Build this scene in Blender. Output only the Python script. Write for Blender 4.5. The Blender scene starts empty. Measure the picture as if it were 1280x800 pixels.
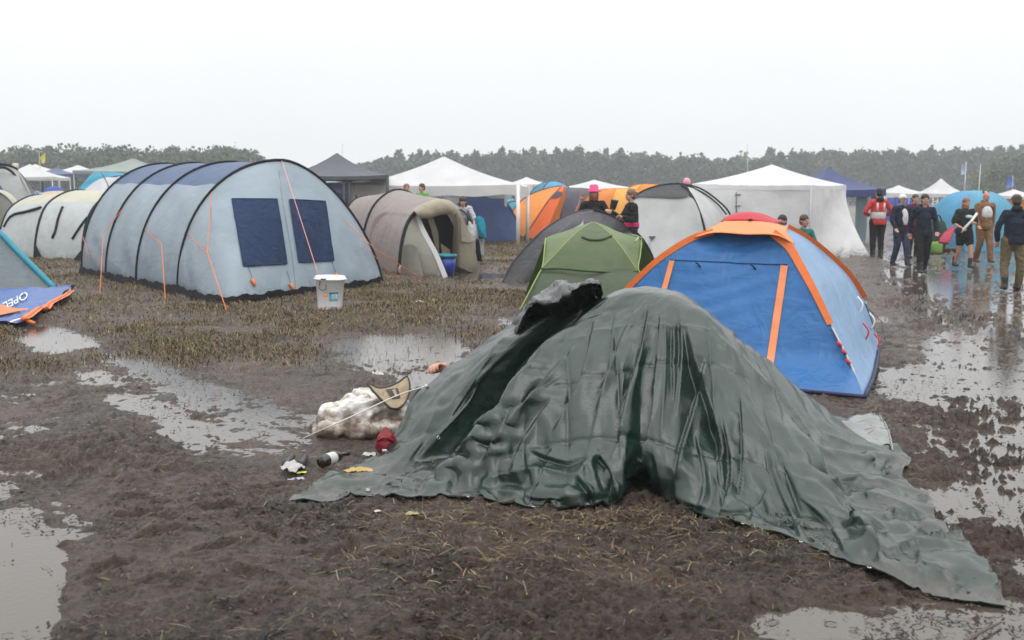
import bpy, bmesh, math, random
import numpy as np
from mathutils import Vector
from mathutils.bvhtree import BVHTree

random.seed(7)
RNG = np.random.default_rng(11)
SC = bpy.context.scene
COL = SC.collection
R = math.radians

# ------------------------------------------------------------------ camera
H = 1.65                      # eye height
PITCH = R(7.0)
FPX = 1280 * 35.0 / 36.0      # focal length in photo pixels
cam_d = bpy.data.cameras.new('camera')
cam_d.lens = 35.0
cam_d.sensor_width = 36.0
cam_d.clip_start = 0.05
cam_d.clip_end = 3000.0
cam_d.dof.use_dof = True
cam_d.dof.focus_distance = 8.0
cam_d.dof.aperture_fstop = 3.5
cam = bpy.data.objects.new('camera', cam_d)
COL.objects.link(cam)
cam.location = (0, 0, H)
cam.rotation_euler = (R(90) - PITCH, 0, 0)
SC.camera = cam

# ------------------------------------------------------------------ sky and sun (rainy overcast)
SUN_EL, SUN_ROT = R(58), R(150)
world = bpy.data.worlds.new('World')
SC.world = world
world.use_nodes = True
nt = world.node_tree
nt.nodes.clear()
out = nt.nodes.new('ShaderNodeOutputWorld')
bg_sky = nt.nodes.new('ShaderNodeBackground')
bg_sky.inputs['Strength'].default_value = 0.05
sky = nt.nodes.new('ShaderNodeTexSky')
sky.sky_type = 'NISHITA'
sky.sun_disc = False
sky.sun_elevation = SUN_EL
sky.sun_rotation = SUN_ROT
hs = nt.nodes.new('ShaderNodeHueSaturation')
hs.inputs['Saturation'].default_value = 0.25
nt.links.new(sky.outputs[0], hs.inputs['Color'])
nt.links.new(hs.outputs[0], bg_sky.inputs['Color'])
# the cloud deck: brighter overhead than at the horizon, like any overcast sky
tc = nt.nodes.new('ShaderNodeTexCoord')
sep = nt.nodes.new('ShaderNodeSeparateXYZ')
nt.links.new(tc.outputs['Generated'], sep.inputs[0])
ramp = nt.nodes.new('ShaderNodeMapRange')
ramp.inputs['From Min'].default_value = 0.0
ramp.inputs['From Max'].default_value = 1.0
ramp.inputs['To Min'].default_value = 0.97
ramp.inputs['To Max'].default_value = 2.35
pw = nt.nodes.new('ShaderNodeMath'); pw.operation = 'POWER'; pw.inputs[1].default_value = 1.4; pw.use_clamp = True
nt.links.new(sep.outputs['Z'], pw.inputs[0])
nt.links.new(pw.outputs[0], ramp.inputs['Value'])
cl = nt.nodes.new('ShaderNodeTexNoise')
cl.inputs['Scale'].default_value = 2.2
cl.inputs['Detail'].default_value = 4
nt.links.new(tc.outputs['Generated'], cl.inputs['Vector'])
clr = nt.nodes.new('ShaderNodeMapRange')
clr.inputs['To Min'].default_value = 0.94
clr.inputs['To Max'].default_value = 1.06
nt.links.new(cl.outputs[0], clr.inputs['Value'])
mul = nt.nodes.new('ShaderNodeMath'); mul.operation = 'MULTIPLY'
nt.links.new(ramp.outputs[0], mul.inputs[0]); nt.links.new(clr.outputs[0], mul.inputs[1])
bg_cl = nt.nodes.new('ShaderNodeBackground')
bg_cl.inputs['Color'].default_value = (0.965, 0.985, 1.0, 1)
nt.links.new(mul.outputs[0], bg_cl.inputs['Strength'])
mix = nt.nodes.new('ShaderNodeMixShader')
mix.inputs[0].default_value = 0.92
nt.links.new(bg_sky.outputs[0], mix.inputs[1])
nt.links.new(bg_cl.outputs[0], mix.inputs[2])
nt.links.new(mix.outputs[0], out.inputs['Surface'])

sun_d = bpy.data.lights.new('sun', 'SUN')
sun_d.energy = 0.7
sun_d.angle = R(40)
sun_d.color = (1.0, 0.97, 0.93)
sun = bpy.data.objects.new('sun', sun_d)
COL.objects.link(sun)
sd = Vector((math.sin(SUN_ROT) * math.cos(SUN_EL), math.cos(SUN_ROT) * math.cos(SUN_EL), math.sin(SUN_EL)))
sun.rotation_euler = sd.to_track_quat('Z', 'Y').to_euler()

SC.view_settings.view_transform = 'Standard'
SC.view_settings.look = 'None'
SC.view_settings.exposure = 0.08
SC.view_settings.gamma = 1.0
SC.cycles.max_bounces = 8
SC.cycles.diffuse_bounces = 3
SC.cycles.glossy_bounces = 3
SC.cycles.transmission_bounces = 4
SC.cycles.volume_bounces = 1
SC.cycles.caustics_reflective = False
SC.cycles.caustics_refractive = False

# ------------------------------------------------------------------ survey helpers: photo pixel -> place in the field
SP, CP = math.sin(PITCH), math.cos(PITCH)


def P(px, py, Y):
    """the point at distance Y seen at photo pixel (px, py)"""
    dx, dy = (px - 640) / FPX, (400 - py) / FPX
    t = Y / (CP + dy * SP)
    return np.array((dx * t, Y, H + t * (-SP + dy * CP)))


def G(px, py, z=0.0):
    """the ground point seen at photo pixel (px, py)"""
    dx, dy = (px - 640) / FPX, (400 - py) / FPX
    t = (H - z) / (SP - dy * CP)
    return np.array((dx * t, t * (CP + dy * SP), z))


def pix(X, Y, Z):
    """world -> photo pixel (arrays)"""
    zc = Y * CP - (Z - H) * SP
    yc = Y * SP + (Z - H) * CP
    return 640 + FPX * X / zc, 400 - FPX * yc / zc


PT_Z = 0.0       # height of 'on the ground' for two-number points


def PT(p):
    return G(p[0], p[1], PT_Z) if len(p) == 2 else P(*p)


# ------------------------------------------------------------------ noise
def _hash(ix, iy, iz, seed):
    h = (ix * 374761393 + iy * 668265263 + iz * 2147483647 + seed * 1274126177) & 0xFFFFFFFF
    h = ((h ^ (h >> 13)) * 1274126177) & 0xFFFFFFFF
    h = h ^ (h >> 16)
    return (h & 0xFFFF) / 65535.0 * 2 - 1


def vnoise(x, y, seed=0, z=None):
    x = np.asarray(x, float); y = np.asarray(y, float)
    ix = np.floor(x).astype(np.int64); iy = np.floor(y).astype(np.int64)
    fx = x - ix; fy = y - iy
    ux = fx * fx * fx * (fx * (fx * 6 - 15) + 10); uy = fy * fy * fy * (fy * (fy * 6 - 15) + 10)
    if z is None:
        a = _hash(ix, iy, 0, seed); b = _hash(ix + 1, iy, 0, seed)
        c = _hash(ix, iy + 1, 0, seed); d = _hash(ix + 1, iy + 1, 0, seed)
        return (a + (b - a) * ux) * (1 - uy) + (c + (d - c) * ux) * uy
    z = np.asarray(z, float); iz = np.floor(z).astype(np.int64); fz = z - iz
    uz = fz * fz * (3 - 2 * fz)
    r = []
    for k in (0, 1):
        a = _hash(ix, iy, iz + k, seed); b = _hash(ix + 1, iy, iz + k, seed)
        c = _hash(ix, iy + 1, iz + k, seed); d = _hash(ix + 1, iy + 1, iz + k, seed)
        r.append((a + (b - a) * ux) * (1 - uy) + (c + (d - c) * ux) * uy)
    return r[0] * (1 - uz) + r[1] * uz


def fbm(x, y, octv=4, seed=0, z=None, gain=0.5):
    s = 0; a = 1.0; t = 0
    for k in range(octv):
        s = s + a * vnoise(x * 2 ** k, y * 2 ** k, seed + 17 * k, None if z is None else z * 2 ** k)
        t += a; a *= gain
    return s / t


def sstep(a, b, x):
    t = np.clip((x - a) / (b - a), 0, 1)
    return t * t * (3 - 2 * t)


# ------------------------------------------------------------------ materials
def lin(c):
    return tuple(((v / 255) / 12.92 if v / 255 <= 0.04045 else ((v / 255 + 0.055) / 1.055) ** 2.4) for v in c)


_M = {}


def nodes_of(name):
    m = bpy.data.materials.new(name)
    m.use_nodes = True
    t = m.node_tree
    b = t.nodes['Principled BSDF']
    return m, t, b


def N(t, typ, **kw):
    n = t.nodes.new(typ)
    for k, v in kw.items():
        if k in n.inputs:
            n.inputs[k].default_value = v
        else:
            setattr(n, k, v)
    return n


def plain(name, rgb, rough=0.6, spec=0.5, var=0.12, scale=8.0, metal=0.0, bump=0.0):
    """painted / plastic / cloth surface with a little procedural unevenness"""
    if name in _M:
        return _M[name]
    m, t, b = nodes_of(name)
    co = N(t, 'ShaderNodeTexCoord')
    n = N(t, 'ShaderNodeTexNoise', Scale=scale, Detail=4.0)
    t.links.new(co.outputs['Object'], n.inputs['Vector'])
    mr = N(t, 'ShaderNodeMapRange'); mr.inputs['To Min'].default_value = 1 - var; mr.inputs['To Max'].default_value = 1 + var
    t.links.new(n.outputs[0], mr.inputs['Value'])
    mx = N(t, 'ShaderNodeMix', data_type='RGBA', blend_type='MULTIPLY')
    mx.inputs['Factor'].default_value = 1
    mx.inputs['A'].default_value = (*rgb, 1)
    t.links.new(mr.outputs[0], mx.inputs['B'])
    t.links.new(mx.outputs['Result'], b.inputs['Base Color'])
    b.inputs['Roughness'].default_value = rough
    b.inputs['Metallic'].default_value = metal
    b.inputs['Specular IOR Level'].default_value = spec
    if bump:
        bp = N(t, 'ShaderNodeBump', Strength=bump, Distance=0.02)
        t.links.new(n.outputs[0], bp.inputs['Height'])
        t.links.new(bp.outputs[0], b.inputs['Normal'])
    _M[name] = m
    return m


def fabric(name, rgb, rough=0.5, trans=0.25, wrinkle=0.5, mud=0.0, scale=1.6, spec=0.45):
    """thin wet tent cloth: lets some light through, wrinkled, mud splashed near the ground"""
    if name in _M:
        return _M[name]
    m, t, b = nodes_of(name)
    co = N(t, 'ShaderNodeTexCoord')
    # wrinkles: stretched noise in two directions
    mp = N(t, 'ShaderNodeMapping'); mp.inputs['Scale'].default_value = (1.0, 1.0, 0.35)
    t.links.new(co.outputs['Object'], mp.inputs['Vector'])
    w1 = N(t, 'ShaderNodeTexNoise', Scale=scale * 2.2, Detail=3.0, Distortion=0.8)
    t.links.new(mp.outputs[0], w1.inputs['Vector'])
    mp2 = N(t, 'ShaderNodeMapping'); mp2.inputs['Scale'].default_value = (0.4, 0.4, 1.2); mp2.inputs['Rotation'].default_value = (0.5, 0.4, 0.3)
    t.links.new(co.outputs['Object'], mp2.inputs['Vector'])
    w2 = N(t, 'ShaderNodeTexNoise', Scale=scale * 4.5, Detail=3.0, Distortion=0.5)
    t.links.new(mp2.outputs[0], w2.inputs['Vector'])
    ad = N(t, 'ShaderNodeMath', operation='MULTIPLY_ADD'); ad.inputs[1].default_value = 0.35
    t.links.new(w2.outputs[0], ad.inputs[0]); t.links.new(w1.outputs[0], ad.inputs[2])
    bp = N(t, 'ShaderNodeBump', Strength=wrinkle, Distance=0.06)
    t.links.new(ad.outputs[0], bp.inputs['Height'])
    # colour: slight damp patches
    n = N(t, 'ShaderNodeTexNoise', Scale=scale * 1.3, Detail=6.0, Roughness=0.6)
    t.links.new(co.outputs['Object'], n.inputs['Vector'])
    mr = N(t, 'ShaderNodeMapRange'); mr.inputs['From Min'].default_value = 0.3; mr.inputs['From Max'].default_value = 0.7
    mr.inputs['To Min'].default_value = 0.88; mr.inputs['To Max'].default_value = 1.06
    t.links.new(n.outputs[0], mr.inputs['Value'])
    mx = N(t, 'ShaderNodeMix', data_type='RGBA', blend_type='MULTIPLY')
    mx.inputs['Factor'].default_value = 1; mx.inputs['A'].default_value = (*rgb, 1)
    t.links.new(mr.outputs[0], mx.inputs['B'])
    colr = mx.outputs['Result']
    if mud:
        geo = N(t, 'ShaderNodeNewGeometry')
        sx = N(t, 'ShaderNodeSeparateXYZ'); t.links.new(geo.outputs['Position'], sx.inputs[0])
        ns = N(t, 'ShaderNodeTexNoise', Scale=9.0, Detail=5.0, Roughness=0.65)
        t.links.new(geo.outputs['Position'], ns.inputs['Vector'])
        m1 = N(t, 'ShaderNodeMapRange'); m1.inputs['From Min'].default_value = 0.02; m1.inputs['From Max'].default_value = 0.45
        m1.inputs['To Min'].default_value = 0.75; m1.inputs['To Max'].default_value = 0.1
        t.links.new(sx.outputs['Z'], m1.inputs['Value'])
        m2 = N(t, 'ShaderNodeMath', operation='SUBTRACT'); t.links.new(m1.outputs[0], m2.inputs[0]); t.links.new(ns.outputs[0], m2.inputs[1])
        m3 = N(t, 'ShaderNodeMapRange'); m3.inputs['From Min'].default_value = -0.1; m3.inputs['From Max'].default_value = 0.25
        m3.inputs['To Max'].default_value = mud
        t.links.new(m2.outputs[0], m3.inputs['Value'])
        mm = N(t, 'ShaderNodeMix', data_type='RGBA')
        t.links.new(m3.outputs[0], mm.inputs['Factor']); t.links.new(colr, mm.inputs['A'])
        mm.inputs['B'].default_value = (0.10, 0.075, 0.055, 1)
        colr = mm.outputs['Result']
    t.links.new(colr, b.inputs['Base Color'])
    b.inputs['Roughness'].default_value = rough
    b.inputs['Specular IOR Level'].default_value = spec
    t.links.new(bp.outputs[0], b.inputs['Normal'])
    if trans > 0:
        tr = N(t, 'ShaderNodeBsdfTranslucent')
        t.links.new(colr, tr.inputs['Color'])
        ms = N(t, 'ShaderNodeMixShader'); ms.inputs[0].default_value = trans
        t.links.new(b.outputs[0], ms.inputs[1]); t.links.new(tr.outputs[0], ms.inputs[2])
        t.links.new(ms.outputs[0], t.nodes['Material Output'].inputs['Surface'])
    _M[name] = m
    return m


# ------------------------------------------------------------------ objects
def tag(o, label=None, cat=None, group=None, kind=None):
    if label: o['label'] = label
    if cat: o['category'] = cat
    if group: o['group'] = group
    if kind: o['kind'] = kind
    return o


def thing(name, loc, label, cat, group=None):
    o = bpy.data.objects.new(name, None)
    COL.objects.link(o)
    o.empty_display_size = 0.2
    o.location = tuple(float(v) for v in loc)
    return tag(o, label, cat, group)


def origin(p):
    while p is not None:
        if p.parent is None:
            return np.array(p.location)
        p = p.parent
    return np.zeros(3)


class MB:
    """collects shapes in world space, becomes ONE mesh object"""
    def __init__(s):
        s.v = []; s.f = []; s.mi = []; s.n = 0; s.uv = {}

    def add(s, verts, faces, mi=0):
        verts = np.asarray(verts, float).reshape(-1, 3)
        s.v.append(verts)
        for k, f in enumerate(faces):
            s.f.append(tuple(int(i) + s.n for i in f))
            s.mi.append(mi if isinstance(mi, int) else mi[k])
        s.n += len(verts)
        return s

    def grid(s, g, mi=0, close=False, mifun=None):
        g = np.asarray(g, float); a, b = g.shape[:2]
        fs = []; ms = []
        for i in range(a - 1):
            for j in range(b - (0 if close else 1)):
                j2 = (j + 1) % b
                fs.append((i * b + j, i * b + j2, (i + 1) * b + j2, (i + 1) * b + j))
                ms.append(mifun(i / (a - 1), j / (b - 1)) if mifun else mi)
        return s.add(g.reshape(-1, 3), fs, ms)

    def tube(s, pts, r, n=6, mi=0, cap=True):
        pts = np.asarray(pts, float); k = len(pts)
        rr = np.broadcast_to(np.asarray(r, float), (k,))
        tg = np.gradient(pts, axis=0)
        tg /= np.linalg.norm(tg, axis=1)[:, None] + 1e-9
        ref = np.array((0, 0, 1.0)) if abs(tg[:, 2]).mean() < 0.85 else np.array((1.0, 0, 0))
        g = np.zeros((k, n, 3))
        for i in range(k):
            a = np.cross(tg[i], ref); a /= np.linalg.norm(a) + 1e-9
            b = np.cross(tg[i], a)
            for j in range(n):
                w = 2 * math.pi * j / n
                g[i, j] = pts[i] + rr[i] * (a * math.cos(w) + b * math.sin(w))
        base = s.n
        s.grid(g, mi, close=True)
        if cap:
            s.f.append(tuple(base + j for j in reversed(range(n)))); s.mi.append(mi)
            s.f.append(tuple(base + (k - 1) * n + j for j in range(n))); s.mi.append(mi)
        return s

    def box(s, c, size, rz=0.0, mi=0, taper=1.0):
        c = np.asarray(c, float); x, y, z = np.asarray(size, float) / 2
        co, si = math.cos(rz), math.sin(rz)
        vs = []
        for dz in (-1, 1):
            k = taper if dz > 0 else 1.0
            for dx, dy in ((-1, -1), (1, -1), (1, 1), (-1, 1)):
                px, py = dx * x * k, dy * y * k
                vs.append(c + np.array((px * co - py * si, px * si + py * co, dz * z)))
        return s.add(vs, [(3, 2, 1, 0), (4, 5, 6, 7), (0, 1, 5, 4), (1, 2, 6, 5), (2, 3, 7, 6), (3, 0, 4, 7)], mi)

    def lathe(s, prof, c, n=20, mi=0, axis=None):
        c = np.asarray(c, float)
        ax = np.array((0, 0, 1.0)) if axis is None else np.asarray(axis, float) / np.linalg.norm(axis)
        a = np.cross(ax, (0, 1, 0) if abs(ax[1]) < 0.8 else (1, 0, 0)); a /= np.linalg.norm(a); b = np.cross(ax, a)
        g = np.zeros((len(prof), n, 3))
        for i, (r, h) in enumerate(prof):
            for j in range(n):
                w = 2 * math.pi * j / n
                g[i, j] = c + ax * h + r * (a * math.cos(w) + b * math.sin(w))
        return s.grid(g, mi, close=True)

    def ell(s, c, r, n=12, m=8, mi=0, rot=None):
        c = np.asarray(c, float); r = np.broadcast_to(np.asarray(r, float), (3,))
        g = np.zeros((m + 1, n, 3))
        for i in range(m + 1):
            th = math.pi * i / m
            for j in range(n):
                w = 2 * math.pi * j / n
                g[i, j] = (math.sin(th) * math.cos(w) * r[0], math.sin(th) * math.sin(w) * r[1], -math.cos(th) * r[2])
        if rot is not None:
            g = g @ np.asarray(rot).T
        return s.grid(g + c, mi, close=True)

    def build(s, name, mats, parent=None, smooth=True, solid=0.0, uv=None, sub=0):
        V = np.concatenate(s.v) - (origin(parent) if parent is not None else 0)
        me = bpy.data.meshes.new(name)
        me.from_pydata(V.tolist(), [], s.f)
        if not isinstance(mats, (list, tuple)):
            mats = [mats]
        for m in mats:
            me.materials.append(m)
        me.polygons.foreach_set('material_index', s.mi)
        me.polygons.foreach_set('use_smooth', [smooth] * len(s.f))
        if uv is not None:
            lay = me.uv_layers.new(name='uv')
            li = np.zeros(len(me.loops), np.int32); me.loops.foreach_get('vertex_index', li)
            lay.data.foreach_set('uv', np.asarray(uv, float)[li].ravel())
        me.update()
        o = bpy.data.objects.new(name, me)
        COL.objects.link(o)
        if parent is not None:
            o.parent = parent
        if solid:
            md = o.modifiers.new('thickness', 'SOLIDIFY'); md.thickness = solid; md.offset = 0
        if sub:
            md = o.modifiers.new('smooth', 'SUBSURF'); md.levels = sub; md.render_levels = sub
        return o


def rs(pts, n):
    """smooth curve through pts, n samples"""
    pts = np.asarray(pts, float)
    if len(pts) == 2:
        t = np.linspace(0, 1, n)[:, None]
        return pts[0] * (1 - t) + pts[1] * t
    d = np.sqrt(np.linalg.norm(np.diff(pts, axis=0), axis=1)) + 1e-6
    k = np.concatenate([[0], np.cumsum(d)]); k /= k[-1]
    ext = np.vstack([2 * pts[0] - pts[1], pts, 2 * pts[-1] - pts[-2]])
    ke = np.concatenate([[-k[1]], k, [2 - k[-2]]])
    o = np.zeros((n, pts.shape[1]))
    for a, t in enumerate(np.linspace(0, 1, n)):
        i = min(max(np.searchsorted(k, t, 'right') - 1, 0), len(k) - 2)
        t0, t1, t2, t3 = ke[i:i + 4]
        p0, p1, p2, p3 = ext[i:i + 4]
        h = t2 - t1
        m1 = ((p2 - p1) / (t2 - t1) - (p2 - p0) / (t2 - t0) + (p1 - p0) / (t1 - t0)) * h
        m2 = ((p3 - p2) / (t3 - t2) - (p3 - p1) / (t3 - t1) + (p2 - p1) / (t2 - t1)) * h
        u = (t - t1) / h
        o[a] = (2 * u ** 3 - 3 * u ** 2 + 1) * p1 + (u ** 3 - 2 * u ** 2 + u) * m1 + (-2 * u ** 3 + 3 * u ** 2) * p2 + (u ** 3 - u ** 2) * m2
    return o


def ribs(lists):
    return [np.array([PT(p) for p in l]) for l in lists]


def loft(rb, n, m, smooth=False, sag=0.0):
    """rb: list of curves; n samples along each, m across (between consecutive curves when not smooth)"""
    cs = np.array([rs(r, n) for r in rb])
    if smooth:
        g = np.stack([rs(cs[:, j], m) for j in range(n)], 1)
        return g
    rows = []
    for i in range(len(cs) - 1):
        for k in range(m if i < len(cs) - 2 else m + 1):
            t = k / m
            r = cs[i] * (1 - t) + cs[i + 1] * t
            if sag:
                cen = cs[i].mean(0) * (1 - t) + cs[i + 1].mean(0) * t
                r = r + (cen - r) * sag * 4 * t * (1 - t)
            rows.append(r)
    return np.array(rows)


def gnormals(g):
    du = np.gradient(g, axis=0); dv = np.gradient(g, axis=1)
    n = np.cross(du, dv)
    return n / (np.linalg.norm(n, axis=2)[..., None] + 1e-9)


def crinkle(g, amp, freq, seed=0, edge=True):
    n = gnormals(g)
    w = fbm(g[..., 0] * freq, g[..., 1] * freq, 3, seed, g[..., 2] * freq)
    w2 = 1 - np.abs(fbm(g[..., 0] * freq * 1.7 + 9, g[..., 1] * freq * 1.7, 2, seed + 5, g[..., 2] * freq * 0.6)) * 2
    a, b = g.shape[:2]
    m = 1.0
    if edge:
        u = np.linspace(0, 1, a)[:, None]; v = np.linspace(0, 1, b)[None, :]
        m = np.clip(np.minimum(u, 1 - u) * 8, 0, 1) * np.clip(np.minimum(v, 1 - v) * 12, 0, 1)
    return g + n * (amp * (w + 0.5 * w2) * m)[..., None]


def bvh(g):
    a, b = g.shape[:2]
    fs = [(i * b + j, i * b + j + 1, (i + 1) * b + j + 1, (i + 1) * b + j) for i in range(a - 1) for j in range(b - 1)]
    t = BVHTree.FromPolygons([Vector(p) for p in g.reshape(-1, 3)], fs)
    c = g.reshape(-1, 3).mean(0)
    _CEN[id(t)] = pix(*c); _KEEP.append(t)
    return t


_CEN = {}; _KEEP = []


def onto(tree, px, py, off=0.012):
    """the point of a surface seen at photo pixel (px, py), lifted off the surface a little towards the eye"""
    o = Vector((0, 0, H)); cx, cy = _CEN[id(tree)]
    for k in range(40):          # just off the edge: step inwards until the surface is met
        u = k / 60
        d = Vector(P(px + (cx - px) * u, py + (cy - py) * u, 10.0)) - o; d.normalize()
        hit, nr, i, dist = tree.ray_cast(o, d)
        if hit is not None: break
    if hit is None:
        hit, nr, i, dist = tree.find_nearest(Vector(P(px, py, 15.0)))
    if nr.dot(d) > 0: nr = -nr
    return np.array(hit + nr * off)


def ontop(tree, quad, nu, nv, off=0.012):
    """sheet lying on a surface, its corners at 4 photo pixels"""
    q = np.asarray(quad, float); g = np.zeros((nu, nv, 3))
    for i in range(nu):
        for j in range(nv):
            u, v = i / (nu - 1), j / (nv - 1)
            p = q[0] * (1 - u) * (1 - v) + q[1] * u * (1 - v) + q[2] * u * v + q[3] * (1 - u) * v
            g[i, j] = onto(tree, p[0], p[1], off)
    return g


def strip(pts, width, up=None, n=24, thick=0.0):
    """flat ribbon along a curve"""
    c = rs(pts, n) if len(pts) > 2 else rs(pts, n)
    tg = np.gradient(c, axis=0)
    view = c - np.array((0, 0, H)) if up is None else np.broadcast_to(np.asarray(up, float), c.shape)
    s_ = np.cross(tg, view); s_ /= np.linalg.norm(s_, axis=1)[:, None] + 1e-9
    w = np.broadcast_to(np.asarray(width, float), (n,))[:, None] / 2
    return np.stack([c - s_ * w, c + s_ * w], 1)

# ================================================================== GROUND
def blob(px, py, cx, cy, rx, ry, soft=0.5):
    """1 inside an ellipse given in photo pixels on the ground"""
    d = np.sqrt(((px - cx) / rx) ** 2 + ((py - cy) / ry) ** 2)
    return 1 - sstep(1 - soft, 1 + soft, d)


PUDDLES = [  # centre and radii in the photo, depth
    (505, 440, 92, 27, 1.0), (66, 428, 60, 18, 0.95), (600, 346, 42, 7, 1.0), (225, 500, 105, 22, 0.76), (330, 545, 130, 30, 0.74),
    (6, 720, 66, 112, 1.1), (1005, 788, 85, 24, 0.9), (150, 462, 95, 24, 0.74), (30, 360, 60, 7, 0.5), (130, 372, 70, 7, 0.5),
    (1225, 640, 80, 34, 0.4), (560, 475, 60, 16, 0.95), (30, 540, 70, 70, 0.55), (420, 572, 70, 18, 0.5), (600, 300, 60, 4, .3),
    (640, 400, 25, 10, .6), (300, 412, 70, 9, 0.4), (195, 400, 60, 8, 0.45), (1190, 345, 140, 22, 0.12), (60, 640, 70, 40, .45), (1200, 780, 110, 40, .35),
]


def zones(X, Y):
    """puddle amount, path amount, grass amount at ground positions"""
    px, py = pix(X, np.maximum(Y, 0.6), np.zeros_like(X))
    wob = fbm(X * 1.1, Y * 1.1, 4, 5) * 0.9
    wob2 = fbm(X * 0.45, Y * 0.45, 3, 8)
    pud = np.zeros_like(X)
    sx = 1 + 0.35 * wob
    for cx, cy, rx, ry, k in PUDDLES:
        pud = np.maximum(pud, k * blob(px + 40 * wob, py + 0.35 * ry * wob, cx, cy, rx * sx, ry * sx))
    path = sstep(-0.35, 0.55, X - (0.37 * Y - 0.02) + 0.7 * wob2 + 0.3 * wob)
    path = path * sstep(1.0, 2.5, Y)
    gr = sstep(8.6, 10.6, Y + 1.3 * wob2) * (1 - sstep(60, 90, Y))
    edge = 0.235 * Y - 1.55                 # right limit of the stubble, left of the blue tent and the trodden lane
    gr = gr * (1 - sstep(-0.6, 0.4, X - np.maximum(edge, 0.02 * Y) + 0.8 * wob))
    gr = gr * (1 - np.clip(pud * 1.3, 0, 1)) * np.clip(0.75 + 0.9 * wob2 + 0.5 * wob, 0.05, 1)
    return pud, path, gr


def prints(X, Y, cell, seed, rot):
    """trodden boot prints: one in most cells of a jittered grid"""
    c, s_ = math.cos(rot), math.sin(rot)
    u = (X * c - Y * s_) / cell; v = (X * s_ + Y * c) / cell
    iu = np.floor(u).astype(np.int64); iv = np.floor(v).astype(np.int64)
    jx = _hash(iu, iv, 1, seed) * .16; jy = _hash(iu, iv, 2, seed) * .16; an = _hash(iu, iv, 3, seed) * 1.1 + .5; on = _hash(iu, iv, 4, seed)
    dx = (u - iu - .5 - jx) * cell; dy = (v - iv - .5 - jy) * cell
    ca, sa = np.cos(an), np.sin(an)
    a = (dx * ca + dy * sa) / .145; b = (-dx * sa + dy * ca) / (.052 + .008 * np.cos(3 * (dx * ca + dy * sa) / .145))
    d = np.sqrt(a * a + b * b)
    pit = -(1 - sstep(.75, 1.12, d)); rim = np.exp(-((d - 1.35) / .28) ** 2)
    return (pit * .9 + rim * .42) * (on > -.25)


def ground_z(X, Y, fine=True):
    X = np.asarray(X, float); Y = np.asarray(Y, float)
    pud, path, gr = zones(X, Y)
    base = 0.041 - 0.070 * pud - (0.056 + 0.013 * (1 - sstep(8, 11, Y)) - 0.012 * sstep(11, 17, Y)) * path + 0.02 * gr
    # smeared tracks run down to the right on the left side, along the lane on the right
    wx = X + 0.12 * fbm(X * 2.3, Y * 2.3, 2, 31); wy = Y + 0.12 * fbm(X * 2.3, Y * 2.3, 2, 37)
    sL = 0.58 * wx - 0.81 * wy; tL = 0.81 * wx + 0.58 * wy
    sR = 0.35 * wx + 0.94 * wy; tR = 0.94 * wx - 0.35 * wy
    rut = (1 - path) * fbm(tL * 3.4, sL * 0.8, 3, 71) + path * fbm(tR * 3.0, sR * 1.1, 3, 73)
    big = fbm(wx * 0.9, wy * 0.9, 3, 3) * (1 - .5 * path)
    mid = fbm(wx * 2.6 + 0.9 * wy, wy * 3.8, 3, 13)
    ridge = np.maximum(0, 1 - 2.6 * np.abs(fbm(wx * 4.4 + .7 * wy, wy * 6.5, 2, 23)))
    amp = 0.80 - 0.15 * np.clip(pud, 0, 1)
    rough = np.clip(0.75 + 1.7 * fbm(X * .8 + 7, Y * .8, 3, 83), 0.38, 1.4) * (1 + .5 * path)     # smooth smears between churned patches
    z = base + amp * (0.022 * big * (1 - .5 * path) + 0.040 * rut * (1 - .55 * path) + 0.022 * (1 - .3 * path) * mid + rough * (0.026 * ridge - 0.008))
    if fine:
        f1 = fbm(wx * 14 + 3 * wy, wy * 19, 3, 41)
        f2 = np.maximum(0, 1 - 3.0 * np.abs(fbm(wx * 11, wy * 15, 2, 47)))
        z = z + amp * rough * (1 + 1.1 * path) * (0.030 * f1 + 0.018 * f2 - 0.007) + rough * (0.010 + .008 * path) * vnoise(wx * 38 + 5 * wy, wy * 48, 61)
        pr = prints(X, Y, .46, 101, .3) + .8 * prints(X + 3.3, Y, .55, 107, 1.2)
        z = z + 0.034 * pr * (1 - .75 * np.clip(gr, 0, 1)) * (1 - .6 * np.clip(pud, 0, 1)) * np.clip(.55 + 1.2 * fbm(X * .6, Y * .6, 2, 109), 0, 1)
    return z


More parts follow.
